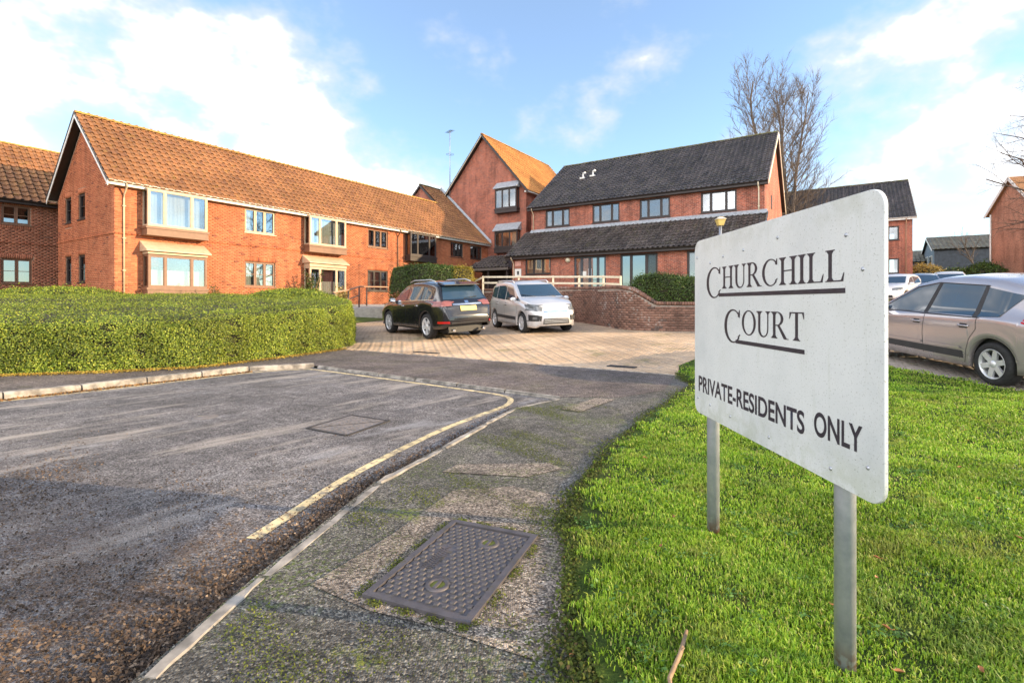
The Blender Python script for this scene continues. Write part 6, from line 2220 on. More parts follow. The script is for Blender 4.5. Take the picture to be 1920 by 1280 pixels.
def tree(name, label, loc, height, r, seed, maxl, mat, branches, lean=(0, 0, 1), up=.25, spread=.7, shrink=.62, group=None, wob=.1):
    e = empty(name, loc); tag(e, label, 'tree', group)
    rnd = random.Random(seed)
    tb = [Tubes(), Tubes(), Tubes()]
    grow(tb, Vector((0, 0, 0)), Vector(lean).normalized(), height, r, 0, rnd, maxl, up, wob, branches, spread, shrink)
    tb[0].build('trunk', mat, e); lo_ = tb[1].build('limbs', mat, e)
    if lo_ is not None: lo_['kind'] = 'stuff'
    o = tb[2].build('crown', mat, e)
    if o is not None: o['kind'] = 'stuff'
    return e


# tall tree beyond the dark roof: leader stems with side branches curving up into an oval crown
te = empty('bare_tree', (26.2, 48, 2.4)); tag(te, 'tall bare winter tree rising behind the dark tiled roof', 'tree')
tb = [Tubes(), Tubes(), Tubes()]
rnd = random.Random(5)


def curve_branch(p, d, length, r, level, upc, k, nseg=7):
    pts = [p]; rad = [r]; q = p; dd = d
    for i in range(nseg):
        dd = (dd + Vector((rnd.gauss(0, .07), rnd.gauss(0, .07), rnd.gauss(0, .04) + upc))).normalized()
        q2 = q + dd * (length / nseg); r2 = r * (1 - .8 * (i + 1) / nseg)
        tb[level].seg(q, q2, rad[-1], r2, k); pts.append(q2); rad.append(r2); q = q2
    return pts, rad


def fork(pts, f):
    x = f * (len(pts) - 1); i = min(int(x), len(pts) - 2); return pts[i].lerp(pts[i + 1], x - i), (pts[i + 1] - pts[i]).normalized()


def aside(base, ang):
    s_ = base.orthogonal().normalized(); s_.rotate(Matrix.Rotation(rnd.uniform(0, 6.28), 3, base)); return (base * math.cos(ang) + s_ * math.sin(ang)).normalized()


stems = [curve_branch(Vector((0, 0, -.3)), Vector((0, 0, 1)), 21.0, .32, 0, .12, 9, 12)]
for a, l in ((.4, 18.5), (2.3, 17.5), (4.4, 17.0)):
    stems.append(curve_branch(Vector((0, 0, 2.2)), Vector((math.cos(a) * .20, math.sin(a) * .20, 1)).normalized(), l, .20, 0, .10, 8, 12))
for si, (pts, rad) in enumerate(stems):
    nb = 46 if si == 0 else 32
    for b in range(nb):
        f = .08 + .88 * (b + rnd.random()) / nb
        p, d = fork(pts, f)
        az = b * 2.4 + si + rnd.uniform(-.4, .4); el = .42 + .62 * f
        dv = Vector((math.cos(az) * math.cos(el), math.sin(az) * math.cos(el), math.sin(el)))
        L = 6.6 * math.sqrt(max(.04, 1 - ((f - .36) / .70) ** 2)) * rnd.uniform(.75, 1.05) * (1 if si == 0 else .8)
        r0 = .022 + .05 * (1 - f)
        p1, r1 = curve_branch(p, dv, L, r0, 1, .08, 5)
        for c in range(int(7 + L * 2.0)):
            q, qd = fork(p1, .12 + .86 * rnd.random())
            p2, r2 = curve_branch(q, aside(qd, rnd.uniform(.35, .7)), L * rnd.uniform(.16, .34), .017, 2, .09, 3, 3)
            for t_ in range(4):
                q3, d3 = fork(p2, .2 + .75 * rnd.random())
                curve_branch(q3, aside(d3, rnd.uniform(.3, .7)), rnd.uniform(.4, .95), .012, 2, .06, 3, 1)
tb[0].build('trunk', M_bark, te); o = tb[1].build('limbs', M_bark, te); o['kind'] = 'stuff'; o = tb[2].build('crown', M_bark, te); o['kind'] = 'stuff'

# tree whose branches reach in from the right
tree('bare_tree', 'bare tree at the right edge with only its drooping branches in view', (28.0, 22.5, 1.0), 10.5, .22, 9, 4, M_bark_dk, (15, 8, 6, 4), (-.05, 0, 1), .12, 1.0, .56, wob=.13)
tree('bare_tree', 'small pale bare tree in front of the barn beside the gable', (50.0, 54.0, 4.0), 4.6, .12, 12, 3, M_bark, (8, 6, 5), (0, 0, 1), .3, .8, .6)

# rambling dead climber on the far block's roof
cl = empty('dead_climber', (31.0, 41.5, 7.0)); tag(cl, 'brown tangle of dead climber over the far block roof behind the sign', 'climbing plant')
g = np.random.default_rng(15); tb = Tubes()
P_leaf = []
for k in range(520):
    s_c = sE - .5 + g.uniform(-.6, 1.6); t_c = tE + g.uniform(4.0, 17.0); z = 8.2 + (s_c - sE + .5) * .75 + g.uniform(-1.4, .7)
    p = W(s_c, t_c, z) - Vector((31.0, 41.5, 7.0)); d = Vector((g.normal(0, .6), g.normal(0, .6), g.normal(0, .5) + .1)).normalized()
    q = p + d * g.uniform(.4, 1.3); m_ = p.lerp(q, .5) + Vector((g.normal(0, .12), g.normal(0, .12), g.normal(0, .12)))
    tb.seg(p, m_, .022, .018, 4); tb.seg(m_, q, .018, .008, 4)
    for f in g.uniform(0, 1, 5): P_leaf.append(tuple(p.lerp(q, f)))
tb.build('stems', plain('dead_climber_stem', (.40, .30, .18), .9, var=.3), cl)
P_leaf = np.array(P_leaf) + g.normal(0, .08, (len(P_leaf), 3))
V, F = scatter_leaves(P_leaf, np.tile((-.3, -.5, .8), (len(P_leaf), 1)), .2, .05, 16, 1.0)
o = link('foliage', mesh_np('foliage', V, F), leaf_mat('dead_climber_leaf', [(.12, .06, .03), (.20, .11, .05), (.30, .20, .09), (.10, .05, .03)], .9, .1), cl); o['kind'] = 'stuff'

# ================================================================== cars
def paint(name, col, metal=.35, rough=.32):
    m = NT(name)
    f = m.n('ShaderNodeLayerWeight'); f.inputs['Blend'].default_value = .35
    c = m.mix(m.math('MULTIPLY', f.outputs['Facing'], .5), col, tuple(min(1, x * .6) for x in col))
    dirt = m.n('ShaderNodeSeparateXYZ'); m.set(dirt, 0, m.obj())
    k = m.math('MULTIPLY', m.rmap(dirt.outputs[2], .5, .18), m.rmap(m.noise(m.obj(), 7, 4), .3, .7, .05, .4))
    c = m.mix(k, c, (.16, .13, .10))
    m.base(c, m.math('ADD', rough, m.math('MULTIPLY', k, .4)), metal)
    m.b.inputs['Coat Weight'].default_value = 1.0; m.b.inputs['Coat Roughness'].default_value = .03
    return m.m


M_cglass = NT('car_glass').base((.02, .045, .075), .03, 0, .8).m  # opaque; blue of the sky in the windows is put into the colour
MATS['car_glass'].node_tree.nodes['Principled BSDF'].inputs['Coat Weight'].default_value = .6
M_tyre = plain('tyre_rubber', (.018, .018, .019), .85, var=.3, scale=20)
M_alloy = plain('alloy_wheel', (.66, .67, .69), .35, .45)
M_chrome = plain('chrome_trim', (.75, .76, .78), .12, 1.0)
M_trim = plain('grey_black_trim', (.035, .035, .038), .55)
M_lens_red = NT('red_lamp_lens').base((.45, .015, .012), .08, 0, .6).m
M_lens = NT('clear_lamp_lens').base((.15, .16, .17), .1, .2, .6).m
M_lens_tail = NT('smoked_tail_lens').base((.26, .10, .095), .12, .1, .5).m
M_lens_amber = NT('amber_lamp_lens').base((.7, .25, .03), .12).m
M_plate_y = plain('yellow_plate', (.62, .50, .14), .45, var=.04)
M_plate_w = plain('pale_plate', (.62, .60, .55), .45, var=.04)
M_seat = plain('car_interior', (.05, .045, .045), .8)


def pw(pts, x):
    xs = [p[0] for p in pts]; ys = [p[1] for p in pts]
    if xs[0] > xs[-1]: xs = xs[::-1]; ys = ys[::-1]
    return np.interp(x, xs, ys)


def smooth_pw(pts, x, w=.07):
    return np.mean([pw(pts, np.asarray(x) + o) for o in np.linspace(-w, w, 9)], 0)


class Car:
    def __init__(self, name, label, P, mat):
        self.P = P; self.mat = mat
        self.e = empty(name); tag(self.e, label, 'car')
        L = P['L']; W_ = P['W']
        half = L / 2
        xs = np.concatenate([-half + (1 - np.cos(np.linspace(0, math.pi / 2, 16))) * .42, np.linspace(-half + .45, half - .45, 74), half - (1 - np.cos(np.linspace(math.pi / 2, 0, 16))) * .42])
        rings = []
        R_ = P['R']; ra = R_ + .055
        ext = [wx + (ra - 1e-4) * math.cos(a) for wx in P['wheels'] for a in np.linspace(0, math.pi, 19)] + [wx + sg * (ra + .002) for wx in P['wheels'] for sg in (-1, 1)]
        xs = np.array([x for x in xs if all(abs(abs(x - wx)) > ra + .012 for wx in P['wheels'])] + ext); xs.sort()
        zt_ = smooth_pw(P['top'], xs, .06); zbelt_ = smooth_pw(P['belt'], xs, .15)
        w_ = smooth_pw([(-half, .70), (-half + .06, .80), (-half + .22, .92), (-half + .6, .98), (-.3, 1), (.6, 1), (half - .75, .985), (half - .35, .91), (half - .12, .78), (half, .62)], xs, .06) * W_ / 2
        zb_ = smooth_pw(P['bot'], xs, .03)
        for x, zt, zl, w, zb in zip(xs, zt_, zbelt_, w_, zb_):
            arch = 0
            for wx in P['wheels']:
                dx = abs(x - wx)
                if dx < ra: arch = R_ + math.sqrt(ra * ra - dx * dx)
            z0 = max(zb, arch)
            zl = min(zl, zt - .05); zl = max(zl, z0 + .05)
            pts = [(w * .90, z0), (w * .985, z0 + .012)]
            zm = .5 * (max(zb, .3) + zl)
            for f in (.12, .3, .5, .7, .88):
                z = z0 + .012 + (zl - z0 - .012) * f
                k = (z - zm) / .45
                pts.append((w * (1.0 - .028 * k * k + (.012 if f > .6 else 0)), z))
            pts.append((w * .985, zl))
            tum = P.get('tumble', .30)
            gh_ = zt - zl
            rr_ = min(.11, gh_ * .45)
            yr = lambda z: w * .955 - tum * (z - zl)
            for f in (.08, .5, .92):
                z = zl + (gh_ - rr_) * f; pts.append((yr(z), z))
            ye = yr(zl + gh_ - rr_)
            for a in (25, 50, 75):
                pts.append((ye - rr_ * 1.1 * (1 - math.cos(R(a))), zt - rr_ + rr_ * math.sin(R(a))))
            cr = P.get('crown', .035)
            yt = pts[-1][0]
            for f in (.66, .33, 0): pts.append((yt * f, zt + cr * (1 - f * f)))
            rings.append([(x, y, z) for y, z in pts])
        m = len(rings[0])
        full = []
        for rg in rings: full.append(rg + [(x, -y, z) for x, y, z in rg[:-1][::-1]])
        k = len(full[0])
        mb = MB()
        vs = [p for rg in full for p in rg]; fs = []
        for i in range(len(full) - 1):
            for j in range(k - 1): fs.append((i * k + j, i * k + j + 1, (i + 1) * k + j + 1, (i + 1) * k + j))
        mb.add(vs, fs, True)
        for e in (0, len(full) - 1): mb.f.append(tuple(e * k + j for j in range(k))); mb.sm.append(True)
        me = mb.mesh('body'); bm = bmesh.new(); bm.from_mesh(me); bmesh.ops.recalc_face_normals(bm, faces=bm.faces[:]); bm.to_mesh(me); bm.free()
        self.body = link('body', me, mat, self.e)
        tri = []
        for f in mb.f:
            for j in range(1, len(f) - 1): tri.append((f[0], f[j], f[j + 1]))
        self.bvh = BVHTree.FromPolygons([Vector(v) for v in vs], tri)
        # dark underbody and wheel wells
        ub = MB(); ub.box(-half + .25, half - .25, -W_ / 2 * .62, W_ / 2 * .62, .2, .62); ub.box(-half + .7, half - .7, -W_ / 2 * .86, W_ / 2 * .86, .3, .34)
        for wx in P['wheels']: ub.box(wx - ra, wx + ra, -W_ / 2 * .84, W_ / 2 * .84, .45, 2 * R_ + .12)
        ub.build('underbody', M_black, self.e)
        for wx in P['wheels']:
            for sg in (1, -1): self.wheel(wx, sg)

    def wheel(self, wx, sg):
        P = self.P; r = P['R']; w = .105
        yo = P['W'] / 2 - .035
        M = Matrix.Translation((wx, sg * (yo - w), r)) @ Matrix.Rotation(R(-90 * sg), 4, 'X')
        # local z points outwards
        mb = MB(); mb.lathe([(r * .60, -w), (r * .93, -w), (r * .99, -w * .75), (r, -w * .3), (r, w * .3), (r * .99, w * .75), (r * .94, w), (r * .72, w * 1.02), (r * .68, w * .9), (r * .68, -w)], 36, M)
        wh = mb.build('wheel', M_tyre, self.e)
        mb = MB(); mb.lathe([(r * .69, w * .93), (r * .70, w * .98), (r * .66, w * .98), (r * .63, w * .55), (r * .62, -w * .2)], 36, M)
        ns = P.get('spokes', 5)
        for k in range(ns):
            a = 2 * math.pi * k / ns + .3
            for da in (-.13, .13) if P.get('twin') else (0,):
                sw = .13 if not P.get('twin') else .06
                c0 = (r * .16, a - sw * 1.1 + da * .4); pts = []
                for rad, hw, z in ((r * .12, .05, w * .78), (r * .64, sw * .24 + .012, w * .88)):
                    for s_ in (-1, 1):
                        aa = a + (da if rad > r * .3 else da * .3); px, py = rad * math.cos(aa), rad * math.sin(aa); tx, ty = -math.sin(aa), math.cos(aa)
                        pts.append((px + tx * hw * s_ * r * 2.6, py + ty * hw * s_ * r * 2.6, z))
                lo = [(x, y, z - .03) for x, y, z in pts]
                c = [lo[0], lo[1], lo[3], lo[2], pts[0], pts[1], pts[3], pts[2]]
                mb.hexa([M @ Vector(p) for p in c])
        mb.lathe([(.001, w * .95), (r * .13, w * .92), (r * .17, w * .8)], 16, M)
        mb.build('rim', M_alloy, wh)
        mb = MB(); mb.lathe([(.001, w * .1), (r * .63, w * .1)], 24, M); mb.lathe([(r * .16, w * .3), (r * .46, w * .3)], 24, M); mb.build('brake_disc', M_trim, wh)

    def patch(self, name, quad, axis, mat, off=.006, n=(10, 6), parent=None, sign=1, label=None, thick=0):
        """quad of 4 (a,b) points laid onto the body by casting along an axis; corners ordered bl, br, tr, tl"""
        q = [Vector(p) for p in quad]; vs = []; ok = True
        for i in range(n[0] + 1):
            for j in range(n[1] + 1):
                u, v = i / n[0], j / n[1]
                p = (q[0] * (1 - u) + q[1] * u) * (1 - v) + (q[3] * (1 - u) + q[2] * u) * v
                if axis == 'y': org = Vector((p.x, sign * 3, p.y)); d = Vector((0, -sign, 0))
                elif axis == 'x': org = Vector((sign * 4, p.x, p.y)); d = Vector((-sign, 0, 0))
                else: org = Vector((p.x, p.y, 3)); d = Vector((0, 0, -1))
                h, nr, _, _ = self.bvh.ray_cast(org, d)
                if h is None:
                    h = vs[-1] if vs else org + d; vs.append(Vector(h)); continue
                if nr.dot(d) > 0: nr = -nr
                vs.append(h + nr * off)
        m = n[1] + 1
        fs = [(i * m + j, (i + 1) * m + j, (i + 1) * m + j + 1, i * m + j + 1) for i in range(n[0]) for j in range(n[1])]
        mb = MB(); mb.add(vs, fs, True)
        me = mb.mesh(name); bm = bmesh.new(); bm.from_mesh(me); bmesh.ops.recalc_face_normals(bm, faces=bm.faces[:])
        c = Vector((0, 0, .7)); bm.normal_update()
        if sum((f.normal.dot(f.calc_center_median() - c)) for f in bm.faces) < 0: bmesh.ops.reverse_faces(bm, faces=bm.faces[:])
        bm.to_mesh(me); bm.free()
        o = link(name, me, mat, parent or self.e)
        if label: o['label'] = label
        return o

    def seam(self, pts, sign, parent=None, w=.008, axis='y', mat=None, name='seam', off=.002):
        for a, b in zip(pts[:-1], pts[1:]):
            a = Vector(a); b = Vector(b); d = (b - a).normalized(); nrm = Vector((-d.y, d.x)) * w / 2
            self.patch(name, [a - nrm, b - nrm, b + nrm, a + nrm], axis, mat or M_black, off, (6, 1), parent, sign)

    def mirror(self, x, z, mat):
        for sg in (1, -1):
            y = self.P['W'] / 2 * .93
            mb = MB(); prof = [(.001, -.06), (.055, -.055), (.085, -.01), (.085, .04), (.07, .055), (.001, .06)]
            M = Matrix.Translation((x, sg * (y + .13), z)) @ Matrix.Rotation(R(90), 4, 'Y') @ Matrix.Diagonal((.85, 1.25, 1, 1))
            mb.lathe(prof, 14, M); mb.bar((x + .02, sg * (y - .04), z - .06), (x, sg * (y + .1), z - .04), .05, .04)
            o = mb.build('wing_mirror', mat, self.e)
            mb = MB(); mb.box(x - .0635, x - .0605, sg * (y + .05), sg * (y + .21), z - .05, z + .05); mb.build('mirror_glass', M_chrome, o)

    def handle(self, x, z, sg, mat):
        h = None
        hit = self.bvh.ray_cast(Vector((x, sg * 3, z)), Vector((0, -sg, 0)))[0]
        mb = MB(); y = hit.y + sg * .022
        mb.tube([(x - .10, y - sg * .015, z), (x - .07, y, z), (x + .07, y, z), (x + .10, y - sg * .015, z)], [.010, .014, .014, .010], 8)
        o = mb.build('door_handle', mat, self.e)
        self.patch('handle_recess', [(x - .07, z - .035), (x + .07, z - .035), (x + .06, z + .035), (x - .06, z + .035)], 'y', M_trim, .003, (6, 4), o, sg)

    def place(self, x, y, hx, hy):
        f = Vector((hx, hy, 0)).normalized()
        s, t = st(x, y); sl = (float(hs(s + .6)) - float(hs(s - .6))) / 1.2
        n = Vector((-CA * sl, -SA * sl, 1)).normalized()
        f = (f - n * f.dot(n)).normalized(); l = n.cross(f)
        M = Matrix(((f.x, l.x, n.x, x), (f.y, l.y, n.y, y), (f.z, l.z, n.z, gh(x, y) + .008), (0, 0, 0, 1)))
        self.e.matrix_world = M


# ---- black four-wheel drive, seen from behind
P = dict(L=4.73, W=1.84, R=.37, wheels=(1.37, -1.35), tumble=.36, spokes=5, twin=True, crown=.04,
         top=[(2.365, .55), (2.34, .80), (2.2, .93), (1.7, 1.02), (1.05, 1.10), (.25, 1.57), (-.2, 1.66), (-.9, 1.675), (-1.55, 1.62), (-1.80, 1.55), (-2.12, 1.10), (-2.24, 1.0), (-2.33, .85), (-2.365, .55)],
         belt=[(2.3, .7), (1.2, .98), (0, 1.03), (-1.2, 1.09), (-2.3, 1.02)], bot=[(2.365, .34), (2.2, .26), (1.9, .27), (0, .30), (-1.9, .30), (-2.2, .34), (-2.365, .45)])
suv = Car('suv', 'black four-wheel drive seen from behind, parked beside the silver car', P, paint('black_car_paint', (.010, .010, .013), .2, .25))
for sg in (1, -1):
    suv.patch('side_window', [(.92, 1.07), (-.02, 1.09), (-.04, 1.52), (.36, 1.50)], 'y', M_cglass, .006, (12, 6), None, sg)
    suv.patch('side_window', [(-.08, 1.09), (-.98, 1.13), (-.98, 1.53), (-.10, 1.53)], 'y', M_cglass, .006, (12, 6), None, sg)
    suv.patch('side_window', [(-1.04, 1.13), (-1.72, 1.19), (-1.50, 1.44), (-1.04, 1.53)], 'y', M_cglass, .006, (12, 6), None, sg)
    suv.seam([(1.0, 1.05), (.98, .5), (.9, .36)], sg); suv.seam([(-.06, 1.07), (-.05, .36)], sg); suv.seam([(-1.0, 1.1), (-1.0, .85), (-.92, .6), (-.9, .36)], sg)
    suv.seam([(.98, 1.06), (-1.75, 1.15)], sg, w=.018, mat=M_chrome, name='window_trim', off=.008)
    suv.patch('side_moulding', [(.93, .52), (-.92, .54), (-.92, .60), (.93, .58)], 'y', M_chrome if False else suv.mat, .018, (14, 2), None, sg)
    suv.handle(.12, .95, sg, M_chrome); suv.handle(-.82, .97, sg, M_chrome)
    suv.patch('tail_light', [(-2.02, .99), (-2.24, .97), (-2.20, 1.11), (-1.92, 1.12)], 'y', M_lens_tail, .012, (8, 5), None, sg, label='pale red tail lamp cluster')
    suv.patch('tail_light', [(sg * .90, .96), (sg * .52, .97), (sg * .50, 1.06), (sg * .86, 1.11)], 'x', M_lens_tail, .012, (8, 5), None, -1)
    suv.patch('reflector', [(sg * .86, .48), (sg * .66, .48), (sg * .66, .54), (sg * .86, .54)], 'x', M_lens_red, .012, (6, 4), None, -1)
    mb = MB(); mb.tube([(.15, sg * .60, 1.66), (-.1, sg * .60, 1.72), (-1.2, sg * .60, 1.73), (-1.5, sg * .60, 1.67)], .022, 8); mb.build('roof_rail', M_metal, suv.e)
suv.patch('rear_window', [(-.70, 1.15), (.70, 1.15), (.58, 1.53), (-.58, 1.53)], 'x', M_cglass, .006, (12, 8), None, -1)
suv.patch('windscreen', [(-.72, 1.14), (.72, 1.14), (.60, 1.55), (-.60, 1.55)], 'x', M_cglass, .006, (12, 8), None, 1)
suv.patch('number_plate', [(-.27, .82), (.27, .82), (.27, .95), (-.27, .95)], 'x', M_plate_y, .02, (4, 2), None, -1)
suv.patch('plate_garnish', [(-.48, .985), (.48, .985), (.48, 1.03), (-.48, 1.03)], 'x', M_chrome, .012, (8, 2), None, -1)
suv.seam([(-.80, .70), (.80, .70)], -1, axis='x', w=.014); suv.seam([(-.78, .70), (-.80, .95)], -1, axis='x', w=.012); suv.seam([(.78, .70), (.80, .95)], -1, axis='x', w=.012)
suv.patch('bumper_insert', [(-.62, .40), (.62, .40), (.60, .50), (-.60, .50)], 'x', M_trim, .01, (10, 3), None, -1)
suv.patch('badge', [(-.06, 1.04), (.06, 1.04), (.06, 1.10), (-.06, 1.10)], 'x', M_chrome, .014, (4, 4), None, -1)
mb = MB(); mb.hexa([(-2.02, -.60, 1.555), (-1.62, -.60, 1.60), (-1.62, .60, 1.60), (-2.02, .60, 1.555), (-2.02, -.58, 1.58), (-1.62, -.60, 1.66), (-1.62, .60, 1.66), (-2.02, .58, 1.58)]); mb.build('spoiler', suv.mat, suv.e)
mb = MB(); mb.tube([(-2.10, .0, 1.17), (-2.09, -.42, 1.22)], .012, 6); mb.tube([(-2.11, .0, 1.15), (-2.05, .0, 1.2)], .025, 8); mb.build('rear_wiper', M_black, suv.e)
for sg in (1, -1): MB().tube([(-2.2, sg * .5, .28), (-2.36, sg * .5, .27)], .035, 10).build('exhaust', M_chrome, suv.e)
suv.mirror(.78, 1.12, suv.mat)
suv.place(-2.62, 16.35, -.60, .80)

# ---- silver people carrier facing the camera
P = dict(L=4.08, W=1.74, R=.315, wheels=(1.25, -1.28), tumble=.24, spokes=7, crown=.045,
         top=[(2.04, .52), (2.02, .78), (1.9, .90), (1.55, 1.01), (1.1, 1.09), (.42, 1.52), (.1, 1.60), (-.6, 1.64), (-1.4, 1.60), (-1.78, 1.50), (-1.97, 1.0), (-2.02, .8), (-2.04, .5)],
         belt=[(2.0, .66), (1.2, .93), (0, .98), (-1.2, 1.02), (-2.0, 1.0)], bot=[(2.04, .26), (1.9, .18), (1.6, .2), (0, .22), (-1.7, .24), (-2.04, .36)])
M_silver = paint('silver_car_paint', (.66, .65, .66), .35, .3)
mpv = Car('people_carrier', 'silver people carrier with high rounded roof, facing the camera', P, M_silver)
for sg in (1, -1):
    mpv.patch('quarter_window', [(1.16, 1.0), (.82, 1.0), (.82, 1.16), (.98, 1.10)], 'y', M_cglass, .006, (6, 5), None, sg)
    mpv.patch('side_window', [(.78, 1.01), (-.12, 1.02), (-.12, 1.48), (.38, 1.42)], 'y', M_cglass, .006, (12, 6), None, sg)
    mpv.patch('side_window', [(-.18, 1.02), (-1.0, 1.05), (-.98, 1.49), (-.18, 1.50)], 'y', M_cglass, .006, (12, 6), None, sg)
    mpv.patch('side_window', [(-1.06, 1.06), (-1.66, 1.12), (-1.58, 1.42), (-1.04, 1.47)], 'y', M_cglass, .006, (8, 6), None, sg)
    mpv.seam([(.95, .98), (.92, .45), (.85, .3)], sg); mpv.seam([(-.15, 1.0), (-.14, .3)], sg); mpv.seam([(-1.02, 1.03), (-1.0, .75), (-.93, .55), (-.9, .3)], sg)
    mpv.patch('side_moulding', [(.85, .40), (-.88, .42), (-.88, .52), (.85, .50)], 'y', M_trim, .014, (12, 2), None, sg)
    mpv.handle(.0, .88, sg, M_silver); mpv.handle(-.88, .90, sg, M_silver)
    mpv.patch('headlight', [(sg * .82, .72), (sg * .46, .70), (sg * .42, .80), (sg * .78, .90)], 'x', M_lens, .012, (8, 6), None, 1)
    mpv.patch('headlight', [(1.98, .72), (1.62, .82), (1.58, .93), (1.94, .88)], 'y', M_lens, .010, (8, 5), None, sg)
    fl = mpv.patch('fog_light_pod', [(sg * .80, .40), (sg * .50, .40), (sg * .46, .56), (sg * .82, .60)], 'x', M_black, .012, (8, 6), None, 1)
    mpv.patch('fog_light', [(sg * .70, .45), (sg * .60, .45), (sg * .60, .53), (sg * .70, .53)], 'x', M_lens, .02, (4, 4), fl, 1)
    mpv.patch('tail_light', [(-1.75, .95), (-1.98, .95), (-1.90, 1.3), (-1.72, 1.3)], 'y', M_lens_red, .01, (5, 6), None, sg)
    mb = MB(); mb.tube([(.2, sg * .62, 1.585), (.05, sg * .62, 1.65), (-1.3, sg * .62, 1.66), (-1.45, sg * .62, 1.60)], .02, 8); mb.build('roof_rail', M_silver, mpv.e)
mpv.patch('windscreen', [(-.72, 1.13), (.72, 1.13), (.62, 1.51), (-.62, 1.51)], 'x', M_cglass, .008, (14, 10), None, 1)
mpv.patch('bonnet_grille', [(-.40, .655), (.40, .655), (.42, .71), (-.42, .71)], 'x', M_chrome, .012, (10, 2), None, 1)
mpv.patch('number_plate', [(-.27, .53), (.27, .53), (.27, .645), (-.27, .645)], 'x', M_plate_w, .018, (4, 2), None, 1)
gr = mpv.patch('lower_grille', [(-.44, .30), (.44, .30), (.42, .47), (-.42, .47)], 'x', M_black, .010, (10, 4), None, 1)
for z in (.345, .385, .425): mpv.patch('grille_bar', [(-.40, z), (.40, z), (.40, z + .012), (-.40, z + .012)], 'x', M_metal, .016, (8, 1), gr, 1)
mpv.seam([(-.75, .88), (-.3, .80), (.3, .80), (.75, .88)], 1, axis='x')
mpv.patch('badge', [(-.07, .735), (.07, .735), (.05, .80), (-.05, .80)], 'x', M_chrome, .016, (4, 4), None, 1)
for sg in (1, -1):
    mb = MB(); mb.tube([(1.12, sg * .35 + .1, 1.13), (.98, sg * .35 - .35, 1.2)], .01, 5); mb.build('wiper', M_black, mpv.e)
mpv.mirror(.86, 1.05, M_silver)
mpv.place(.62, 17.2, .36, -.93)

# ---- brown-silver hatchback on the right
P = dict(L=4.10, W=1.70, R=.305, wheels=(1.30, -1.30), tumble=.30, spokes=6, twin=False, crown=.035,
         top=[(2.05, .50), (2.02, .70), (1.85, .83), (1.5, .93), (1.05, 1.01), (.30, 1.40), (-.15, 1.51), (-.6, 1.535), (-1.2, 1.50), (-1.62, 1.41), (-1.92, .98), (-2.0, .8), (-2.05, .5)],
         belt=[(2.0, .62), (1.2, .88), (0, .93), (-1.1, .96), (-2.0, .94)], bot=[(2.05, .24), (1.9, .17), (1.6, .19), (0, .19), (-1.7, .21), (-2.05, .34)])
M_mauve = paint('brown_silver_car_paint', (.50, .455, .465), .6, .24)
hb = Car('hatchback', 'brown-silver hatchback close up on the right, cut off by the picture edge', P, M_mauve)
for sg in (1, -1):
    hb.patch('side_window', [(.98, .95), (-.045, .955), (-.185, 1.41), (.24, 1.33)], 'y', M_cglass, .006, (14, 8), None, sg)
    hb.patch('side_window', [(-.135, .955), (-.985, .965), (-1.045, 1.395), (-.265, 1.42)], 'y', M_cglass, .006, (14, 8), None, sg)
    hb.patch('side_window', [(-1.075, .955), (-1.38, .975), (-1.66, 1.28), (-1.105, 1.375)], 'y', M_cglass, .006, (12, 8), None, sg)
    hb.patch('door_pillar', [(-.05, .95), (-.13, .95), (-.262, 1.425), (-.188, 1.415)], 'y', M_black, .005, (4, 8), None, sg)
    hb.patch('door_pillar', [(-.99, .955), (-1.07, .955), (-1.10, 1.385), (-1.05, 1.40)], 'y', M_trim, .005, (4, 8), None, sg)
    hb.seam([(1.03, .93), (-1.1, .945)], sg, w=.014, mat=M_black, name='window_trim', off=.007)
    hb.seam([(1.02, .94), (.25, 1.345), (-.2, 1.43), (-1.1, 1.40)], sg, w=.016, mat=M_black, name='window_trim', off=.007)
    hb.seam([(1.0, .93), (.98, .5), (.9, .3)], sg, w=.009); hb.seam([(-.10, .93), (-.06, .60), (-.08, .3)], sg, w=.009); hb.seam([(-1.07, .94), (-1.06, .78), (-.95, .62), (-.90, .45), (-.88, .26)], sg, w=.009)
    hb.patch('side_moulding', [(.92, .44), (-.04, .45), (-.04, .485), (.92, .475)], 'y', M_chrome if False else M_mauve, .016, (12, 2), None, sg)
    hb.patch('side_moulding', [(-.11, .45), (-.82, .455), (-.80, .49), (-.11, .485)], 'y', M_mauve, .016, (10, 2), None, sg)
    hb.patch('sill_panel', [(.88, .32), (-.86, .32), (-.84, .43), (.9, .42)], 'y', M_trim, .004, (14, 3), None, sg)
    hb.handle(.06, .80, sg, M_mauve); hb.handle(-.86, .81, sg, M_mauve)
    hb.patch('tail_light', [(-1.70, .92), (-1.97, .85), (-1.88, 1.18), (-1.76, 1.25)], 'y', M_lens_red, .01, (5, 6), None, sg)
    hb.patch('headlight', [(1.98, .66), (1.45, .80), (1.4, .90), (1.9, .82)], 'y', M_lens, .01, (8, 5), None, sg)
    # rolled edge of the rear arch
    for wx in (1.30, -1.30):
        arcp = [(wx + .382 * math.cos(a), .305 + .382 * math.sin(a)) for a in np.linspace(.12, math.pi - .12, 17)]
        hb.seam(arcp, sg, w=.02, mat=M_mauve, name='arch_lip', off=.006)
hb.patch('windscreen', [(-.70, 1.06), (.70, 1.06), (.58, 1.38), (-.58, 1.38)], 'x', M_cglass, .008, (14, 10), None, 1)
hb.patch('rear_window', [(-.62, 1.02), (.62, 1.02), (.54, 1.36), (-.54, 1.36)], 'x', M_cglass, .008, (12, 8), None, -1)
hb.mirror(.90, .985, M_mauve)
mb = MB(); mb.tube([(-1.0, .0, 1.52), (-1.16, .0, 1.66)], .006, 5); mb.build('aerial', M_black, hb.e)
hb.place(7.66, 8.33, .06, .998)

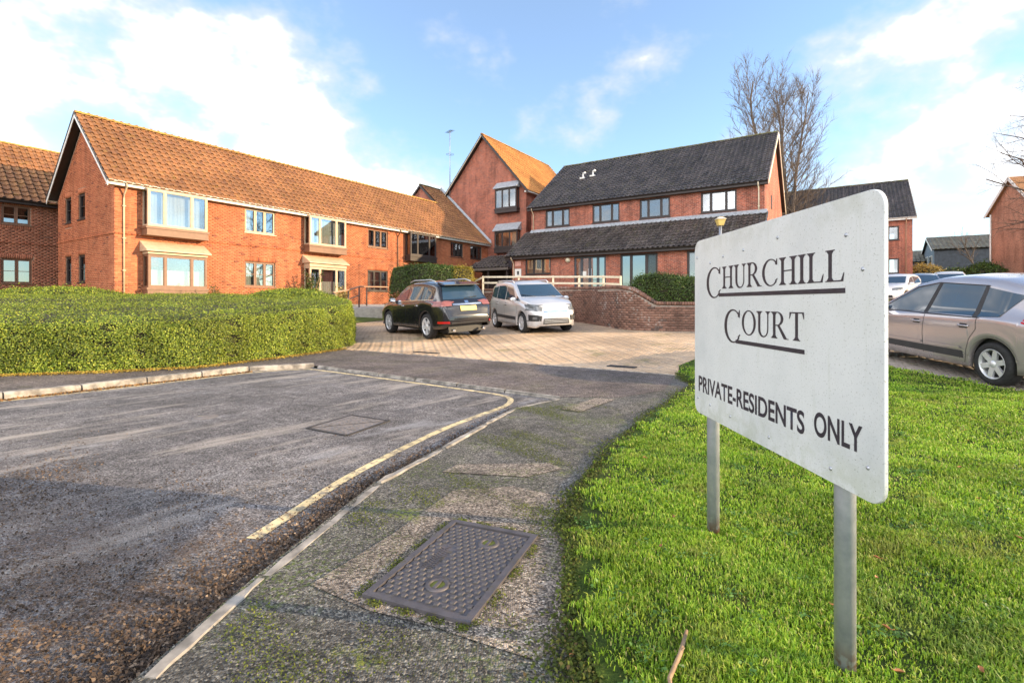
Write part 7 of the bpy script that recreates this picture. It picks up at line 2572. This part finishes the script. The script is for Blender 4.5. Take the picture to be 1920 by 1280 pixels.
# ---- parked cars in the far car park
Pw = dict(L=4.3, W=1.78, R=.33, wheels=(1.3, -1.3), tumble=.34, spokes=5, crown=.035,
          top=[(2.15, .55), (2.12, .78), (1.95, .92), (1.1, 1.05), (.35, 1.47), (-.1, 1.57), (-.8, 1.56), (-1.4, 1.48), (-1.9, 1.1), (-2.1, .9), (-2.15, .55)],
          belt=[(2.1, .7), (1.2, .95), (0, 1.0), (-1.2, 1.06), (-2.1, 1.0)], bot=[(2.15, .28), (1.9, .22), (0, .23), (-1.8, .25), (-2.15, .36)])


def far_car(label, mat, x, y, hx, hy):
    c = Car('parked_car', label, Pw, mat)
    c.e['group'] = 'cars in the far car park'
    for sg in (1, -1):
        c.patch('side_window', [(.92, 1.03), (-.05, 1.04), (-.1, 1.44), (.3, 1.38)], 'y', M_cglass, .006, (8, 5), None, sg)
        c.patch('side_window', [(-.12, 1.04), (-1.3, 1.10), (-1.15, 1.40), (-.16, 1.45)], 'y', M_cglass, .006, (8, 5), None, sg)
        c.patch('headlight', [(sg * .82, .74), (sg * .45, .72), (sg * .42, .82), (sg * .78, .90)], 'x', M_lens, .012, (6, 4), None, 1)
        c.patch('tail_light', [(sg * .82, .82), (sg * .55, .82), (sg * .55, .98), (sg * .80, 1.0)], 'x', M_lens_red, .012, (6, 4), None, -1)
    c.patch('windscreen', [(-.72, 1.1), (.72, 1.1), (.6, 1.45), (-.6, 1.45)], 'x', M_cglass, .008, (10, 8), None, 1)
    c.patch('rear_window', [(-.6, 1.12), (.6, 1.12), (.55, 1.42), (-.55, 1.42)], 'x', M_cglass, .008, (10, 8), None, -1)
    c.patch('number_plate', [(-.26, .5), (.26, .5), (.26, .61), (-.26, .61)], 'x', M_plate_w, .015, (4, 2), None, 1)
    c.patch('lower_grille', [(-.5, .32), (.5, .32), (.46, .46), (-.46, .46)], 'x', M_black, .01, (6, 3), None, 1)
    c.mirror(.8, 1.06, mat)
    c.place(x, y, hx, hy)


far_car('white car parked at the back, first to the right of the sign', paint('white_car_paint', (.72, .70, .68), .05, .3), 21.9, 28.6, -.80, -.60)
far_car('dark blue-grey car parked at the back beside the white one', paint('blue_grey_car_paint', (.05, .06, .085), .4, .3), 24.2, 29.6, -.55, -.84)
far_car('cream white car at the back, hidden mostly by the hatchback roof', paint('cream_car_paint', (.66, .62, .56), .05, .3), 27.6, 31.6, -.6, -.8)
